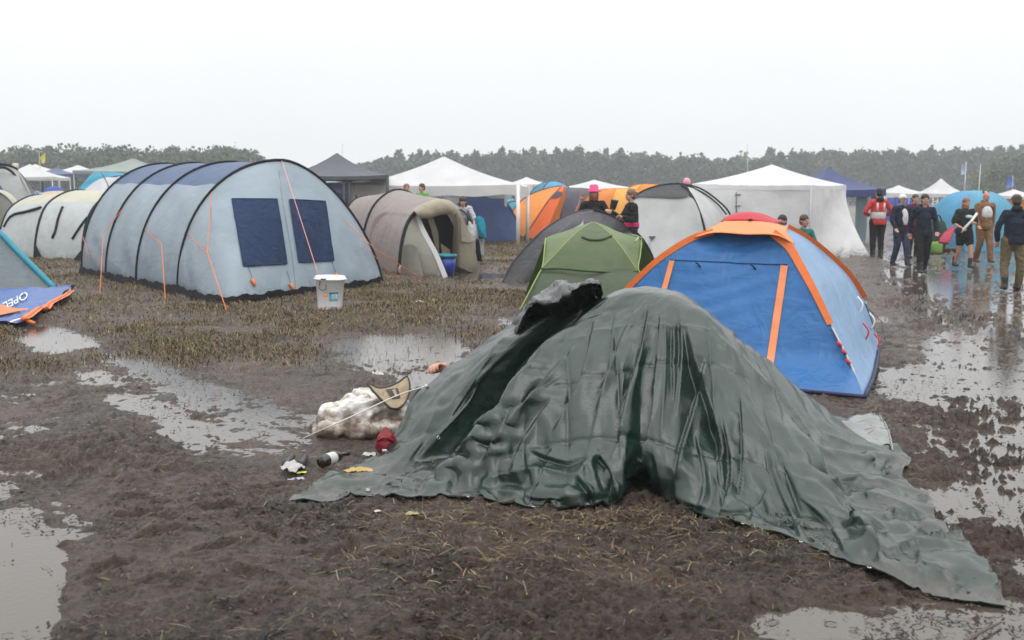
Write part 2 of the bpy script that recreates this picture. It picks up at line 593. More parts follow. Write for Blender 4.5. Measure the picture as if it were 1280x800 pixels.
def make_ground():
    A = np.radians(np.linspace(-41, 41, 1050))
    r = [2.1]
    while r[-1] < 60:
        r.append(r[-1] + max(0.009, 0.82 * r[-1] ** 2 / 1640))
    r = np.array(r)
    rr, aa = np.meshgrid(r, A, indexing='ij')
    X = rr * np.sin(aa); Y = rr * np.cos(aa)
    Z = ground_z(X, Y)
    fade = sstep(45, 60, rr)
    Z = Z * (1 - fade) + 0.03 * fade
    pud, path, gr = zones(X, Y)
    n, m = X.shape
    V = np.stack([X, Y, Z], -1).reshape(-1, 3)
    i = np.arange(n - 1)[:, None] * m + np.arange(m - 1)[None, :]
    Fq = np.stack([i, i + 1, i + m + 1, i + m], -1).reshape(-1, 4)
    # the rest of the field: coarse, out to the horizon and round behind the eye
    A2 = np.radians(np.concatenate([np.linspace(-41, 41, 42), np.linspace(41, 319, 60)[1:-1]]))
    r2 = np.array([60, 80, 120, 200, 350, 700, 1500.0])
    V2 = []; F2 = []; o = len(V)
    a3 = np.radians(np.linspace(-41, 41, 42)); k = len(a3)
    for q in r2:
        V2 += [(q * math.sin(a), q * math.cos(a), 0.03) for a in a3]
    for u in range(len(r2) - 1):
        for v in range(k - 1):
            b = o + u * k + v
            F2.append((b, b + 1, b + k + 1, b + k))
    o2 = o + len(V2); a4 = np.radians(np.linspace(41, 319, 70)); k2 = len(a4)
    r4 = [0.02, 2.1, 4, 8, 16, 30, 60, 200, 700, 1500]
    for q in r4:
        V2 += [(q * math.sin(a), q * math.cos(a), 0.03) for a in a4]
    for u in range(len(r4) - 1):
        for v in range(k2 - 1):
            b = o2 + u * k2 + v
            F2.append((b, b + 1, b + k2 + 1, b + k2))
    o3 = o2 + len(r4) * k2
    V2 += [(0, 0, 0.03)] + [(2.1 * math.sin(a), 2.1 * math.cos(a), 0.03) for a in a3]
    F3 = [(o3, o3 + 1 + v, o3 + 2 + v) for v in range(k - 1)]
    V = np.vstack([V, np.array(V2)])
    me = bpy.data.meshes.new('ground')
    nq = len(Fq) + len(F2); nl = nq * 4 + len(F3) * 3
    me.vertices.add(len(V)); me.vertices.foreach_set('co', V.ravel())
    me.loops.add(nl); me.polygons.add(nq + len(F3))
    loops = np.concatenate([Fq.ravel(), np.array(F2).ravel(), np.array(F3).ravel()]).astype(np.int32)
    st = np.concatenate([np.arange(nq) * 4, nq * 4 + np.arange(len(F3)) * 3]).astype(np.int32)
    me.loops.foreach_set('vertex_index', loops)
    me.polygons.foreach_set('loop_start', st)
    me.update(calc_edges=True)
    me.polygons.foreach_set('use_smooth', np.ones(len(me.polygons), bool))
    at = me.attributes.new('grassy', 'FLOAT', 'POINT')
    gv = np.zeros(len(V)); gv[:n * m] = gr.ravel()
    at.data.foreach_set('value', gv)
    at = me.attributes.new('lane', 'FLOAT', 'POINT')
    gv = np.zeros(len(V)); gv[:n * m] = path.ravel()
    at.data.foreach_set('value', gv)

    m_, t, b = nodes_of('churned mud')
    geo = N(t, 'ShaderNodeNewGeometry')
    sx = N(t, 'ShaderNodeSeparateXYZ'); t.links.new(geo.outputs['Position'], sx.inputs[0])
    n1 = N(t, 'ShaderNodeTexNoise', Scale=1.4, Detail=8.0, Roughness=0.65); t.links.new(geo.outputs['Position'], n1.inputs['Vector'])
    n2 = N(t, 'ShaderNodeTexNoise', Scale=42.0, Detail=8.0, Roughness=0.72); t.links.new(geo.outputs['Position'], n2.inputs['Vector'])
    cr = N(t, 'ShaderNodeValToRGB')
    cr.color_ramp.elements[0].position = 0.39; cr.color_ramp.elements[0].color = (0.019, 0.0128, 0.009, 1)
    cr.color_ramp.elements[1].position = 0.64; cr.color_ramp.elements[1].color = (0.135, 0.090, 0.062, 1)
    mxn = N(t, 'ShaderNodeMix', data_type='FLOAT'); mxn.inputs['Factor'].default_value = 0.58
    t.links.new(n1.outputs[0], mxn.inputs['A']); t.links.new(n2.outputs[0], mxn.inputs['B'])
    t.links.new(mxn.outputs['Result'], cr.inputs[0])
    ga = N(t, 'ShaderNodeAttribute', attribute_name='grassy')
    gm = N(t, 'ShaderNodeMix', data_type='RGBA')
    gmul = N(t, 'ShaderNodeMath', operation='MULTIPLY'); gmul.inputs[1].default_value = 0.8
    t.links.new(ga.outputs['Fac'], gmul.inputs[0])
    t.links.new(gmul.outputs[0], gm.inputs['Factor']); t.links.new(cr.outputs[0], gm.inputs['A'])
    gm.inputs['B'].default_value = (0.090, 0.064, 0.034, 1)
    t.links.new(gm.outputs['Result'], b.inputs['Base Color'])
    n3 = N(t, 'ShaderNodeTexNoise', Scale=11.0, Detail=7.0, Roughness=0.65); t.links.new(geo.outputs['Position'], n3.inputs['Vector'])
    rg = N(t, 'ShaderNodeMapRange'); rg.inputs['From Min'].default_value = 0.35; rg.inputs['From Max'].default_value = 0.65
    rg.inputs['To Min'].default_value = 0.10; rg.inputs['To Max'].default_value = 0.62
    t.links.new(n3.outputs[0], rg.inputs['Value'])
    gr2 = N(t, 'ShaderNodeMath', operation='MULTIPLY_ADD'); gr2.inputs[1].default_value = 0.3
    t.links.new(ga.outputs['Fac'], gr2.inputs[0]); t.links.new(rg.outputs[0], gr2.inputs[2])
    t.links.new(gr2.outputs[0], b.inputs['Roughness'])
    b.inputs['Specular IOR Level'].default_value = 0.5
    bp = N(t, 'ShaderNodeBump', Strength=1.0, Distance=0.038)
    t.links.new(n2.outputs[0], bp.inputs['Height']); t.links.new(bp.outputs[0], b.inputs['Normal'])
    me.materials.append(m_)
    g = bpy.data.objects.new('ground', me); COL.objects.link(g)
    tag(g, kind='structure')

    # standing water: one level sheet, the mud rises out of it
    w, t, b = nodes_of('muddy water')
    b.inputs['Base Color'].default_value = (0.080, 0.064, 0.050, 1)
    b.inputs['Roughness'].default_value = 0.05
    b.inputs['IOR'].default_value = 1.42
    b.inputs['Specular IOR Level'].default_value = 1.0
    geo = N(t, 'ShaderNodeNewGeometry')
    n1 = N(t, 'ShaderNodeTexNoise', Scale=30.0, Detail=2.0); t.links.new(geo.outputs['Position'], n1.inputs['Vector'])
    bp = N(t, 'ShaderNodeBump', Strength=0.11, Distance=0.012)
    t.links.new(n1.outputs[0], bp.inputs['Height']); t.links.new(bp.outputs[0], b.inputs['Normal'])
    mb = MB()
    gx = np.array([[(x, y, 0.0) for x in np.linspace(-45, 45, 10)] for y in np.linspace(0.5, 58, 8)])
    mb.grid(gx)
    o = mb.build('water', w); tag(o, kind='structure')


make_ground()
GZ = lambda x, y: float(max(0.0, ground_z(np.array([x]), np.array([y]))[0]))


# ------------------------------------------------------------------ blades, straw, trodden stems
def blades(name, X, Y, hgt, wid, lean, mats, mi, flat=False, seed=1, z0=None):
    rng = np.random.default_rng(seed)
    n = len(X)
    Z = ground_z(X, Y) if z0 is None else z0
    ang = rng.uniform(0, 2 * np.pi, n); la = rng.uniform(0, 2 * np.pi, n)
    dx = np.cos(ang) * wid / 2; dy = np.sin(ang) * wid / 2
    if flat:
        ux = np.cos(ang); uy = np.sin(ang)
        vx = -uy * wid / 2; vy = ux * wid / 2
        bend = rng.uniform(-0.15, 0.15, n)
        tilt = rng.normal(0, 0.10, n)
        zc = np.maximum(Z, 0.0) + 0.006
        a = np.stack([X - ux * hgt / 2 - vx, Y - uy * hgt / 2 - vy, zc - tilt * hgt / 2 + .002], -1)
        b = np.stack([X - ux * hgt / 2 + vx, Y - uy * hgt / 2 + vy, zc - tilt * hgt / 2 + .002], -1)
        c = np.stack([X - vx + vx * 0 + bend * vx * 8, Y - vy + bend * vy * 8, zc + .006], -1)
        d = np.stack([X + vx + bend * vx * 8, Y + vy + bend * vy * 8, zc + .006], -1)
        e = np.stack([X + ux * hgt / 2 - vx, Y + uy * hgt / 2 - vy, zc + tilt * hgt / 2 + .002], -1)
        f = np.stack([X + ux * hgt / 2 + vx, Y + uy * hgt / 2 + vy, zc + tilt * hgt / 2 + .002], -1)
    else:
        lx = np.cos(la) * lean * hgt; ly = np.sin(la) * lean * hgt
        a = np.stack([X - dx, Y - dy, Z - 0.01], -1); b = np.stack([X + dx, Y + dy, Z - 0.01], -1)
        c = np.stack([X - dx * .8 + lx * .35, Y - dy * .8 + ly * .35, Z + hgt * 0.6], -1); d = np.stack([X + dx * .8 + lx * .35, Y + dy * .8 + ly * .35, Z + hgt * 0.6], -1)
        k = np.sqrt(np.maximum(0.05, 1 - 0.6 * lean ** 2))
        e = np.stack([X - dx * .2 + lx, Y - dy * .2 + ly, Z + hgt * k], -1); f = np.stack([X + dx * .2 + lx, Y + dy * .2 + ly, Z + hgt * k], -1)
    V = np.stack([a, b, c, d, e, f], 1).reshape(-1, 3)
    o = np.arange(n)[:, None] * 6
    F = np.concatenate([o + np.array([[0, 1, 3, 2]]), o + np.array([[2, 3, 5, 4]])], 1).reshape(-1, 4)
    me = bpy.data.meshes.new(name)
    me.vertices.add(len(V)); me.vertices.foreach_set('co', V.ravel())
    me.loops.add(F.size); me.polygons.add(len(F))
    me.loops.foreach_set('vertex_index', F.ravel().astype(np.int32))
    me.polygons.foreach_set('loop_start', (np.arange(len(F)) * 4).astype(np.int32))
    for m in mats: me.materials.append(m)
    me.update(calc_edges=True)
    me.polygons.foreach_set('material_index', np.repeat(mi, 2).astype(np.int32))
    ob = bpy.data.objects.new(name, me); COL.objects.link(ob)
    return ob


GRASS = [plain('straw yellow', (0.225, 0.16, 0.075), .6, .3), plain('stubble brown', (0.15, 0.105, 0.055), .6, .3),
         plain('wet dark stem', (0.052, 0.038, 0.026), .5, .4), plain('grass green', (0.105, 0.105, 0.035), .6, .3),
         plain('pale straw', (0.33, 0.265, 0.155), .6, .3)]


def scatter_grass():
    rng = np.random.default_rng(5)
    # stubble, denser with distance so that it reads as a mat
    n = 620000
    r = 8.0 + (46 - 8.0) * rng.random(n) ** 1.55; a = np.radians(rng.uniform(-33, 20, n))
    X = r * np.sin(a); Y = r * np.cos(a)
    pud, path, gr = zones(X, Y)
    tuft = np.clip(0.55 + 1.1 * fbm(X * 1.5, Y * 1.5, 3, 77), 0, 1)
    keep = rng.random(n) < np.clip(gr * (tuft * 1.1 + .12), 0, 1)
    X, Y = X[keep], Y[keep]; n = len(X)
    h = rng.uniform(0.018, 0.070, n) * (0.75 + 0.5 * tuft[keep]); w = rng.uniform(0.006, 0.013, n) * np.sqrt(np.hypot(X, Y) / 12)
    green = np.clip(-0.03 + 0.75 * fbm(X * 0.5, Y * 0.5, 3, 91) + 0.22 * sstep(13, 17, Y), 0, .6)
    u = rng.random(n); v = rng.random(n)
    mi = np.where(u < green * 0.85, 3, np.where(v < 0.32, 0, np.where(v < 0.68, 1, np.where(v < 0.94, 2, 4))))
    o = blades('stubble_grass', X, Y, h, w, rng.uniform(0.5, 1.45, n), GRASS, mi, seed=2)
    tag(o, 'wet yellow brown stubble grass around the tents on the left', 'grass', kind='stuff')
    # trampled stems lying flat
    n = 150000
    r = 3.0 + (30 - 3.0) * rng.random(n) ** 1.35; a = np.radians(rng.uniform(-36, 36, n))
    X = r * np.sin(a); Y = r * np.cos(a)
    pud, path, gr = zones(X, Y)
    px, py = pix(X, Y, 0 * X)
    near = np.maximum.reduce([blob(px, py, 740, 690, 330, 55, .6) * 0.55, blob(px, py, 230, 440, 280, 50, .5) * .55, blob(px, py, 1130, 440, 55, 90, .6) * .7,
                              blob(px, py, 330, 580, 70, 22, .5) * .4, gr * .8])
    clump = np.clip(0.2 + 1.9 * fbm(X * 2.2, Y * 2.2, 3, 55), 0, 1)
    dens = np.clip(0.05 + near * clump, 0, 1) * (1 - 0.8 * np.clip(pud, 0, 1)) * (1 - 0.72 * path)
    keep = rng.random(n) < dens
    X, Y = X[keep], Y[keep]; near = near[keep]; n = len(X)
    L = rng.uniform(0.025, 0.14, n) * rng.uniform(.5, 1, n); w = rng.uniform(0.002, 0.0055, n) * np.sqrt(np.hypot(X, Y) / 6)
    v = rng.random(n)
    mi = np.where(v < 0.55, 2, np.where(v < 0.82, 1, np.where(v < 0.96, 0, 4)))
    o = blades('trampled_stems', X, Y, L, w, 0, GRASS, mi, flat=True, seed=3)
    tag(o, 'dark trampled stems and bits of straw pressed into the mud', 'straw litter', kind='stuff')
    # crumbs of peat and rotted stems all over the near mud
    n = 90000
    r = 3.1 + (14 - 3.1) * rng.random(n) ** 1.3; a = np.radians(rng.uniform(-36, 36, n))
    X = r * np.sin(a); Y = r * np.cos(a)
    pud, path, gr = zones(X, Y)
    keep = rng.random(n) < np.clip(.25 + 1.3 * fbm(X * 1.8, Y * 1.8, 3, 66), 0.08, 1) * (1 - .82 * np.clip(pud, 0, 1)) * (1 - .5 * path)
    X, Y = X[keep], Y[keep]; n = len(X)
    o = blades('peat_crumbs', X, Y, rng.uniform(.008, .045, n), rng.uniform(.003, .012, n), 0, [plain('peat', (.016, .011, .008), .6, .3), plain('rotted stem', (.07, .05, .034), .6, .3)], (rng.random(n) < .22).astype(int), flat=True, seed=7)
    tag(o, 'dark crumbs of peat and rotted stems trodden into the mud', 'debris', kind='stuff')
    # fresh bright straw in front of the green tarpaulin
    n = 1690
    cx = np.concatenate([rng.normal(745, 55, 500), rng.normal(640, 120, 250), rng.normal(560, 55, 160), rng.normal(880, 70, 180), rng.normal(700, 150, 400), rng.normal(1120, 25, 200)])
    cy = np.concatenate([rng.normal(662, 8, 500), rng.normal(672, 16, 250), rng.normal(655, 9, 160), rng.normal(672, 13, 180), rng.normal(705, 25, 400), rng.normal(470, 40, 200)])
    g = np.array([G(a_, b_) for a_, b_ in zip(cx, cy)])
    L = .015 + .13 * rng.random(n) ** 2.2; w = rng.uniform(0.0016, 0.0046, n)
    mi = np.where(rng.random(n) < 0.26, 0, np.where(rng.random(n) < .16, 4, np.where(rng.random(n) < .6, 1, 2)))
    o = blades('loose_straw', g[:, 0], g[:, 1], L, w, 0, GRASS, mi, flat=True, seed=4)
    tag(o, 'loose pale straw strewn on the mud before the green tarpaulin', 'straw', kind='stuff')
    # stems standing out of the puddle
    n = 110
    cx = rng.normal(500, 50, n); cy = rng.normal(440, 16, n)
    g = np.array([G(a_, b_) for a_, b_ in zip(cx, cy)])
    o = blades('puddle_stems', g[:, 0], g[:, 1], rng.uniform(0.02, 0.08, n), np.full(n, 0.006), rng.uniform(.8, 1.4, n), GRASS,
               np.where(rng.random(n) < .75, 2, 1), seed=6, z0=np.zeros(n))
    tag(o, 'dark stems poking out of the puddle beside the tarpaulin', 'stems', kind='stuff')


scatter_grass()

# ================================================================== WOODS
def leaf_mesh(crowns, trunks, seed, name, mats, size):
    """crowns: list of (cx, cy, cz, rx, ry, rz, leaves, material); leaf-sized tilted quads all through each crown, trunks as tapered posts"""
    rng = np.random.default_rng(seed)
    Vs = []; mis = []
    for (cx, cy, cz, rx, ry, rz, n, mi) in crowns:
        p = rng.normal(size=(n, 3)); p /= np.linalg.norm(p, axis=1)[:, None]
        rad = rng.uniform(0.45, 1.0, n) ** 0.6
        lump = 1 + 0.30 * vnoise(p[:, 0] * 2.6 + cx, p[:, 1] * 2.6 + cy, seed, p[:, 2] * 2.6 + cz)
        p = p * (rad * lump)[:, None] * np.array((rx, ry, rz)) + np.array((cx, cy, cz))
        t1 = rng.normal(size=(n, 3)); t1 /= np.linalg.norm(t1, axis=1)[:, None]
        t2 = np.cross(t1, rng.normal(size=(n, 3))); t2 /= np.linalg.norm(t2, axis=1)[:, None]
        s = (size * rng.uniform(.5, 1.25, n))[:, None]
        Vs.append(np.stack([p - t1 * s, p + t2 * s * .7, p + t1 * s, p - t2 * s * .7], 1).reshape(-1, 3))
        mis.append(np.full(n, mi))
    nl = sum(len(v) for v in Vs) // 4
    for (x, y, h, r0) in trunks:
        k = 6; V = []
        for z, rr in ((0, r0), (h * .5, r0 * .7), (h, r0 * .3)):
            V += [(x + rr * math.cos(2 * math.pi * j / k), y + rr * math.sin(2 * math.pi * j / k), z) for j in range(k)]
        V = np.array(V); q = []
        for u in range(2):
            for j in range(k):
                q += [V[u * k + j], V[u * k + (j + 1) % k], V[(u + 1) * k + (j + 1) % k], V[(u + 1) * k + j]]
        Vs.append(np.array(q)); mis.append(np.full(2 * k, 0))
    V = np.concatenate(Vs); mi = np.concatenate(mis)
    nf = len(V) // 4
    me = bpy.data.meshes.new(name)
    me.vertices.add(len(V)); me.vertices.foreach_set('co', V.ravel())
    me.loops.add(nf * 4); me.polygons.add(nf)
    me.loops.foreach_set('vertex_index', np.arange(nf * 4, dtype=np.int32))
    me.polygons.foreach_set('loop_start', (np.arange(nf) * 4).astype(np.int32))
    for m in mats: me.materials.append(m)
    me.update(calc_edges=True)
    me.polygons.foreach_set('material_index', mi.astype(np.int32))
    o = bpy.data.objects.new(name, me); COL.objects.link(o)
    return o


LEAF = [plain('bark', (0.07, 0.055, 0.045), .85, .2), plain('pine needles', (0.062, 0.090, 0.060), .7, .25),
        plain('dark leaves', (0.060, 0.092, 0.044), .7, .25), plain('mid leaves', (0.085, 0.118, 0.055), .7, .25),
        plain('fresh leaves', (0.13, 0.17, 0.055), .7, .25)]


def woods():
    rng = np.random.default_rng(21)
    # the long wood on the right and behind the middle of the camp; its top climbs a little to the right
    top = np.array([(440, 212), (470, 203), (500, 196), (540, 195), (600, 193), (650, 190), (700, 190), (760, 190), (820, 195), (870, 198), (930, 198),
                    (970, 191), (1010, 192), (1100, 189), (1180, 190), (1220, 187), (1300, 183), (1420, 184), (1560, 186)], float)
    crowns = []; trunks = []
    D = 230.0
    for row in range(3):
        d = D + row * 9
        x = -46.0 + row * 1.3
        while x < 170:
            px = 640 + x * FPX / d
            tp = np.interp(px, top[:, 0], top[:, 1])
            h = (H + (247.3 - tp) / FPX * d * 1.01) + rng.normal(0, 0.35) - (0.5 if row == 0 else 0) + (rng.uniform(.3, 1.3) if rng.random() < .16 else 0)
            h = max(h, 3.5)
            y = d + rng.normal(0, 2.0)
            kind = rng.random()
            w = rng.uniform(1.5, 2.5)
            if kind < 0.62:      # pine: ragged, pointed
                crowns.append((x, y, h * .62, w * 1.15, w, h * .29, 380, 1))
                crowns.append((x + rng.normal(0, .3), y, h * .86, w * .5, w * .5, h * .15, 130, 1))
                crowns.append((x, y, h * .30, w * 1.0, w, h * .28, 150, 1))
            else:
                mi = 2 if kind < 0.9 else 3
                crowns.append((x, y, h * .68, w * 1.4, w * 1.2, h * .27, 380, mi))
                crowns.append((x + rng.normal(0, 1), y, h * .42, w * 1.2, w, h * .26, 190, mi))
                crowns.append((x + rng.normal(0, .8), y - 1, h * .20, w * 1.1, w, h * .20, 130, 2))
            trunks.append((x, y, h * .9, .22))
            x += rng.uniform(1.5, 2.9)
    o = leaf_mesh(crowns, trunks, 3, 'distant_wood', LEAF, 0.5)
    tag(o, 'long dark wood fading into rain haze behind the whole camp', 'wood', kind='stuff')
    # the nearer wood on the left, ends at a rounded edge
    top = np.array([(-260, 192), (-100, 190), (0, 188), (40, 185), (80, 184), (130, 182), (170, 183), (200, 186), (240, 187), (280, 184), (312, 183), (322, 192), (327, 205)], float)
    crowns = []; trunks = []
    D = 165.0
    for row in range(3):
        d = D + row * 8
        x = -125.0 + row
        while True:
            px = 640 + x * FPX / d
            if px > 318: break
            tp = np.interp(px, top[:, 0], top[:, 1])
            h = max(3.0, H + (247.3 - tp) / FPX * d + rng.normal(0, 0.35) - (0.5 if row == 0 else 0))
            y = d + rng.normal(0, 1.6); w = rng.uniform(1.5, 2.5)
            mi = 2 if rng.random() < .6 else 3
            crowns.append((x, y, h * .70, w * 1.3, w * 1.1, h * .27, 440, mi))
            crowns.append((x + rng.normal(0, .9), y, h * .42, w * 1.25, w, h * .28, 210, mi))
            crowns.append((x + rng.normal(0, .9), y - 1, h * .2, w * 1.2, w, h * .2, 60, 2))
            trunks.append((x, y, h * .85, .2))
            x += rng.uniform(1.6, 3.0)
    o = leaf_mesh(crowns, trunks, 4, 'leafy_wood', LEAF, 0.38)
    tag(o, 'leafy green wood with a rounded right end behind the left tents', 'wood', kind='stuff')
    # lighter trees standing before the wood at the right edge
    for k, (px, tp, d, w, mi, lab) in enumerate([
            (1262, 196, 150, 4.2, 3, 'broad lighter green tree before the wood above the orange canopy'),
            (1226, 212, 152, 2.6, 4, 'small fresh green tree before the wood above the green dome tent'),
            (1300, 188, 156, 4.5, 2, 'tall dark green tree at the right edge of the picture')]):
        x = (px - 640) / FPX * d; h = H + (247.3 - tp) / FPX * d
        t = thing('broadleaf_tree', (x, d, 0), lab, 'tree', 'lighter trees before the wood')
        rt = np.random.default_rng(40 + k)
        cr = [(rt.normal(0, w * .38), rt.normal(0, w * .3), h * rt.uniform(.35, .86), w * .5, w * .5, h * .17, 170, mi) for _ in range(9)]
        o = leaf_mesh(cr, [], 50 + k, 'crown', LEAF, 0.28); o.parent = t
        mb = MB(); mb.tube([(0, 0, 0), (.05, 0, h * .4), (0, .1, h * .8)], [.24, .17, .05], 7)
        for q in range(5):
            a = q * 1.3; mb.tube([(0, 0, h * (.3 + .08 * q)), (math.cos(a) * w * .5, math.sin(a) * w * .5, h * (.5 + .08 * q))], [.09, .03], 5)
        o = mb.build('trunk', LEAF[0]); o.parent = t


woods()

# ------------------------------------------------------------------ rain haze
def haze():
    mb = MB(); mb.box((40, 140, 8.2), (520, 320, 19.6))
    m = bpy.data.materials.new('rain haze'); m.use_nodes = True
    t = m.node_tree; t.nodes.clear()
    o = N(t, 'ShaderNodeOutputMaterial'); v = N(t, 'ShaderNodeVolumePrincipled')
    v.inputs['Color'].default_value = (0.93, 0.96, 1.0, 1)
    v.inputs['Density'].default_value = HAZE
    v.inputs['Anisotropy'].default_value = 0.2
    t.links.new(v.outputs[0], o.inputs['Volume'])
    b = mb.build('haze', m, smooth=False)
    tag(b, 'thin pale rain haze over the whole field', 'haze', kind='stuff')


HAZE = 0.0013
haze()
# columns left -> right, each bottom (hem) -> top -> over the back
TARP = [
 [(362,634),(428,594,5.80),(488,548,6.28),(530,490,6.50),(590,440,6.60),(648,396,6.60),(664,386,6.62),(672,388,6.9),(660,425,7.1),(640,455)],
 [(396,638),(468,600,5.62),(528,556,5.92),(574,500,6.10),(626,444,6.25),(676,400,6.38),(700,384,6.5),(708,386,6.9),(690,430,7.2),(680,460)],
 [(462,632),(536,602,5.60),(592,562,5.94),(638,502,6.28),(678,448,6.45),(713,408,6.50),(732,384,6.52),(738,386,6.9),(722,430,7.3),(715,460)],
 [(560,634),(592,594,5.30),(616,547,5.46),(652,484,5.70),(686,438,5.90),(722,400,6.08),(752,374,6.25),(762,372,6.8),(760,420,7.3),(760,455)],
 [(650,645),(664,590,5.22),(684,530,5.42),(708,470,5.62),(735,425,5.82),(758,392,5.98),(778,366,6.12),(790,366,6.8),(800,415,7.4),(800,450)],
 [(738,649),(744,590,5.12),(752,530,5.32),(762,470,5.52),(778,425,5.72),(793,390,5.88),(808,363,6.08),(818,366,6.8),(830,410,7.4),(835,448)],
 [(772,642),(776,588,5.10),(780,530,5.28),(786,470,5.50),(798,425,5.71),(810,391,5.87),(822,365,6.07),(833,369,6.75),(846,412,7.35),(852,448)],
 [(800,606,5.36),(800,578,5.22),(800,530,5.33),(805,470,5.52),(814,425,5.71),(824,391,5.87),(835,367,6.05),(846,372,6.72),(858,414,7.35),(866,448)],
 [(834,642),(828,590,5.08),(824,530,5.28),(824,470,5.50),(830,425,5.70),(838,392,5.86),(846,371,6.02),(858,376,6.7),(870,415,7.3),(880,448)],
 [(900,667),(892,610,4.95),(886,550,5.20),(882,490,5.42),(880,442,5.62),(880,408,5.78),(880,387,5.95),(893,398,6.6),(910,430,7.1),(920,455)],
 [(1000,698),(978,640,4.78),(956,580,5.02),(938,520,5.26),(922,470,5.50),(912,432,5.68),(906,410,5.86),(922,424,6.4),(945,455,6.9),(960,480)],
 [(1108,736),(1056,664,4.62),(1014,602,4.95),(980,545,5.28),(956,500,5.52),(938,456,5.74),(926,428,5.88),(945,440,6.3),(968,470,6.7),(985,500)],
 [(1190,753),(1120,686),(1066,622,5.20),(1024,570,5.50),(990,522,5.75),(964,476,5.90),(946,444,6.00),(965,456,6.3),(985,485,6.6),(998,506)],
 [(1258,762),(1226,712),(1200,688),(1164,654),(1158,622),(1128,606),(1131,577),(1092,557),(1066,538),(1040,530),(1012,518,6.7),(985,490,6.50),(990,486,6.55),(1000,505,6.7),(1010,515)],
]


# ================================================================== THE GREEN TARPAULIN
def tarp_base(NU, NV):
    cols = [np.array([PT(p) for p in c]) for c in TARP]
    C = np.array([rs(c, NV) for c in cols])
    g = np.stack([rs(C[:, j], NU) for j in range(NV)], 1)
    g[..., 2] = np.maximum(g[..., 2], np.maximum(ground_z(g[..., 0], g[..., 1], False), 0) + 0.012)
    n = gnormals(g)
    if n[NU // 2, NV // 3, 1] > 0: n = -n
    return (g, n) + pix(g[..., 0], g[..., 1], g[..., 2])


def relax(g, n, x, exu, exv, bend, lo, hi, iters, pin, tang):
    """a sheet slightly larger than the shape it hangs on, relaxed until it buckles into folds"""
    L = lambda a, b: np.linalg.norm(a - b, axis=-1)
    Lu = L(g[1:], g[:-1]) * (1 + 0.5 * (exu[1:] + exu[:-1]))
    Lv = L(g[:, 1:], g[:, :-1]) * (1 + 0.5 * (exv[:, 1:] + exv[:, :-1]))
    ed = 0.5 * (exu + exv)
    Ld = (L(g[1:, 1:], g[:-1, :-1]) * (1 + ed[1:, 1:]), L(g[1:, :-1], g[:-1, 1:]) * (1 + ed[1:, :-1]))
    w = 1 - pin
    floor_z = np.maximum(ground_z(g[..., 0], g[..., 1], False), 0) + 0.011

    def con(A, B, La, k, wa, wb):
        d = B - A; l = np.linalg.norm(d, axis=-1) + 1e-9
        c = (k * (l - La) / l / (wa + wb + 1e-6))[..., None] * d
        return c * wa[..., None], -c * wb[..., None]
    for it in range(iters):
        for s in (0, 1):
            m = min(len(x[s:-1:2]), len(x[s + 1::2])); e = s + 2 * m
            a, b = con(x[s:e:2], x[s + 1:e + 1:2], Lu[s::2][:m], .9, w[s:e:2], w[s + 1:e + 1:2])
            x[s:e:2] += a; x[s + 1:e + 1:2] += b
            m = min(x[:, s:-1:2].shape[1], x[:, s + 1::2].shape[1]); e = s + 2 * m
            a, b = con(x[:, s:e:2], x[:, s + 1:e + 1:2], Lv[:, s::2][:, :m], .9, w[:, s:e:2], w[:, s + 1:e + 1:2])
            x[:, s:e:2] += a; x[:, s + 1:e + 1:2] += b
        for s in (0, 1):
            m = min(len(x[s:-1:2]), len(x[s + 1::2])); e = s + 2 * m
            for f in (0, 1):
                ia, ib = (slice(None, -1), slice(1, None)) if f == 0 else (slice(1, None), slice(None, -1))
                A = x[s:e:2, ia]; B = x[s + 1:e + 1:2, ib]
                a, b = con(A.copy(), B.copy(), Ld[f][s::2][:m], .35, w[s:e:2, ia], w[s + 1:e + 1:2, ib])
                A += a; B += b
        x[1:-1] += bend * .5 * (x[2:] + x[:-2] - 2 * x[1:-1]) * w[1:-1][..., None]
        x[:, 1:-1] += bend * .5 * (x[:, 2:] + x[:, :-2] - 2 * x[:, 1:-1]) * w[:, 1:-1][..., None]
        d = x - g; h = (d * n).sum(-1); x += ((np.clip(h, lo, hi) - h) * 0.5)[..., None] * n
        x -= (d - h[..., None] * n) * tang * w[..., None]
        x[..., 2] = np.maximum(x[..., 2], floor_z)
    return x


def upsample(a, n1, n2):
    i = np.linspace(0, a.shape[0] - 1, n1); j = np.linspace(0, a.shape[1] - 1, n2)
    i0 = np.minimum(i.astype(int), a.shape[0] - 2); j0 = np.minimum(j.astype(int), a.shape[1] - 2)
    fi = (i - i0)[:, None, None]; fj = (j - j0)[None, :, None]
    return (a[i0][:, j0] * (1 - fi) + a[i0 + 1][:, j0] * fi) * (1 - fj) + (a[i0][:, j0 + 1] * (1 - fi) + a[i0 + 1][:, j0 + 1] * fi) * fj


def facets(u, v, seed):
    """flat triangular facets with sharp creases, like crumpled sheet plastic"""
    s = (u + v) * 0.3660254; i = np.floor(u + s); j = np.floor(v + s)
    t = (i + j) * 0.2113249
    x0 = u - (i - t); y0 = v - (j - t)
    # barycentric weights on the skewed lattice
    a = u + s - i; b = v + s - j
    hsh = lambda p, q: _hash(p.astype(np.int64), q.astype(np.int64), 0, seed)
    up_ = a > b
    h00 = hsh(i, j); h11 = hsh(i + 1, j + 1); h10 = hsh(i + 1, j); h01 = hsh(i, j + 1)
    return np.where(up_, h00 * (1 - a) + h10 * (a - b) + h11 * b, h00 * (1 - b) + h01 * (b - a) + h11 * a)


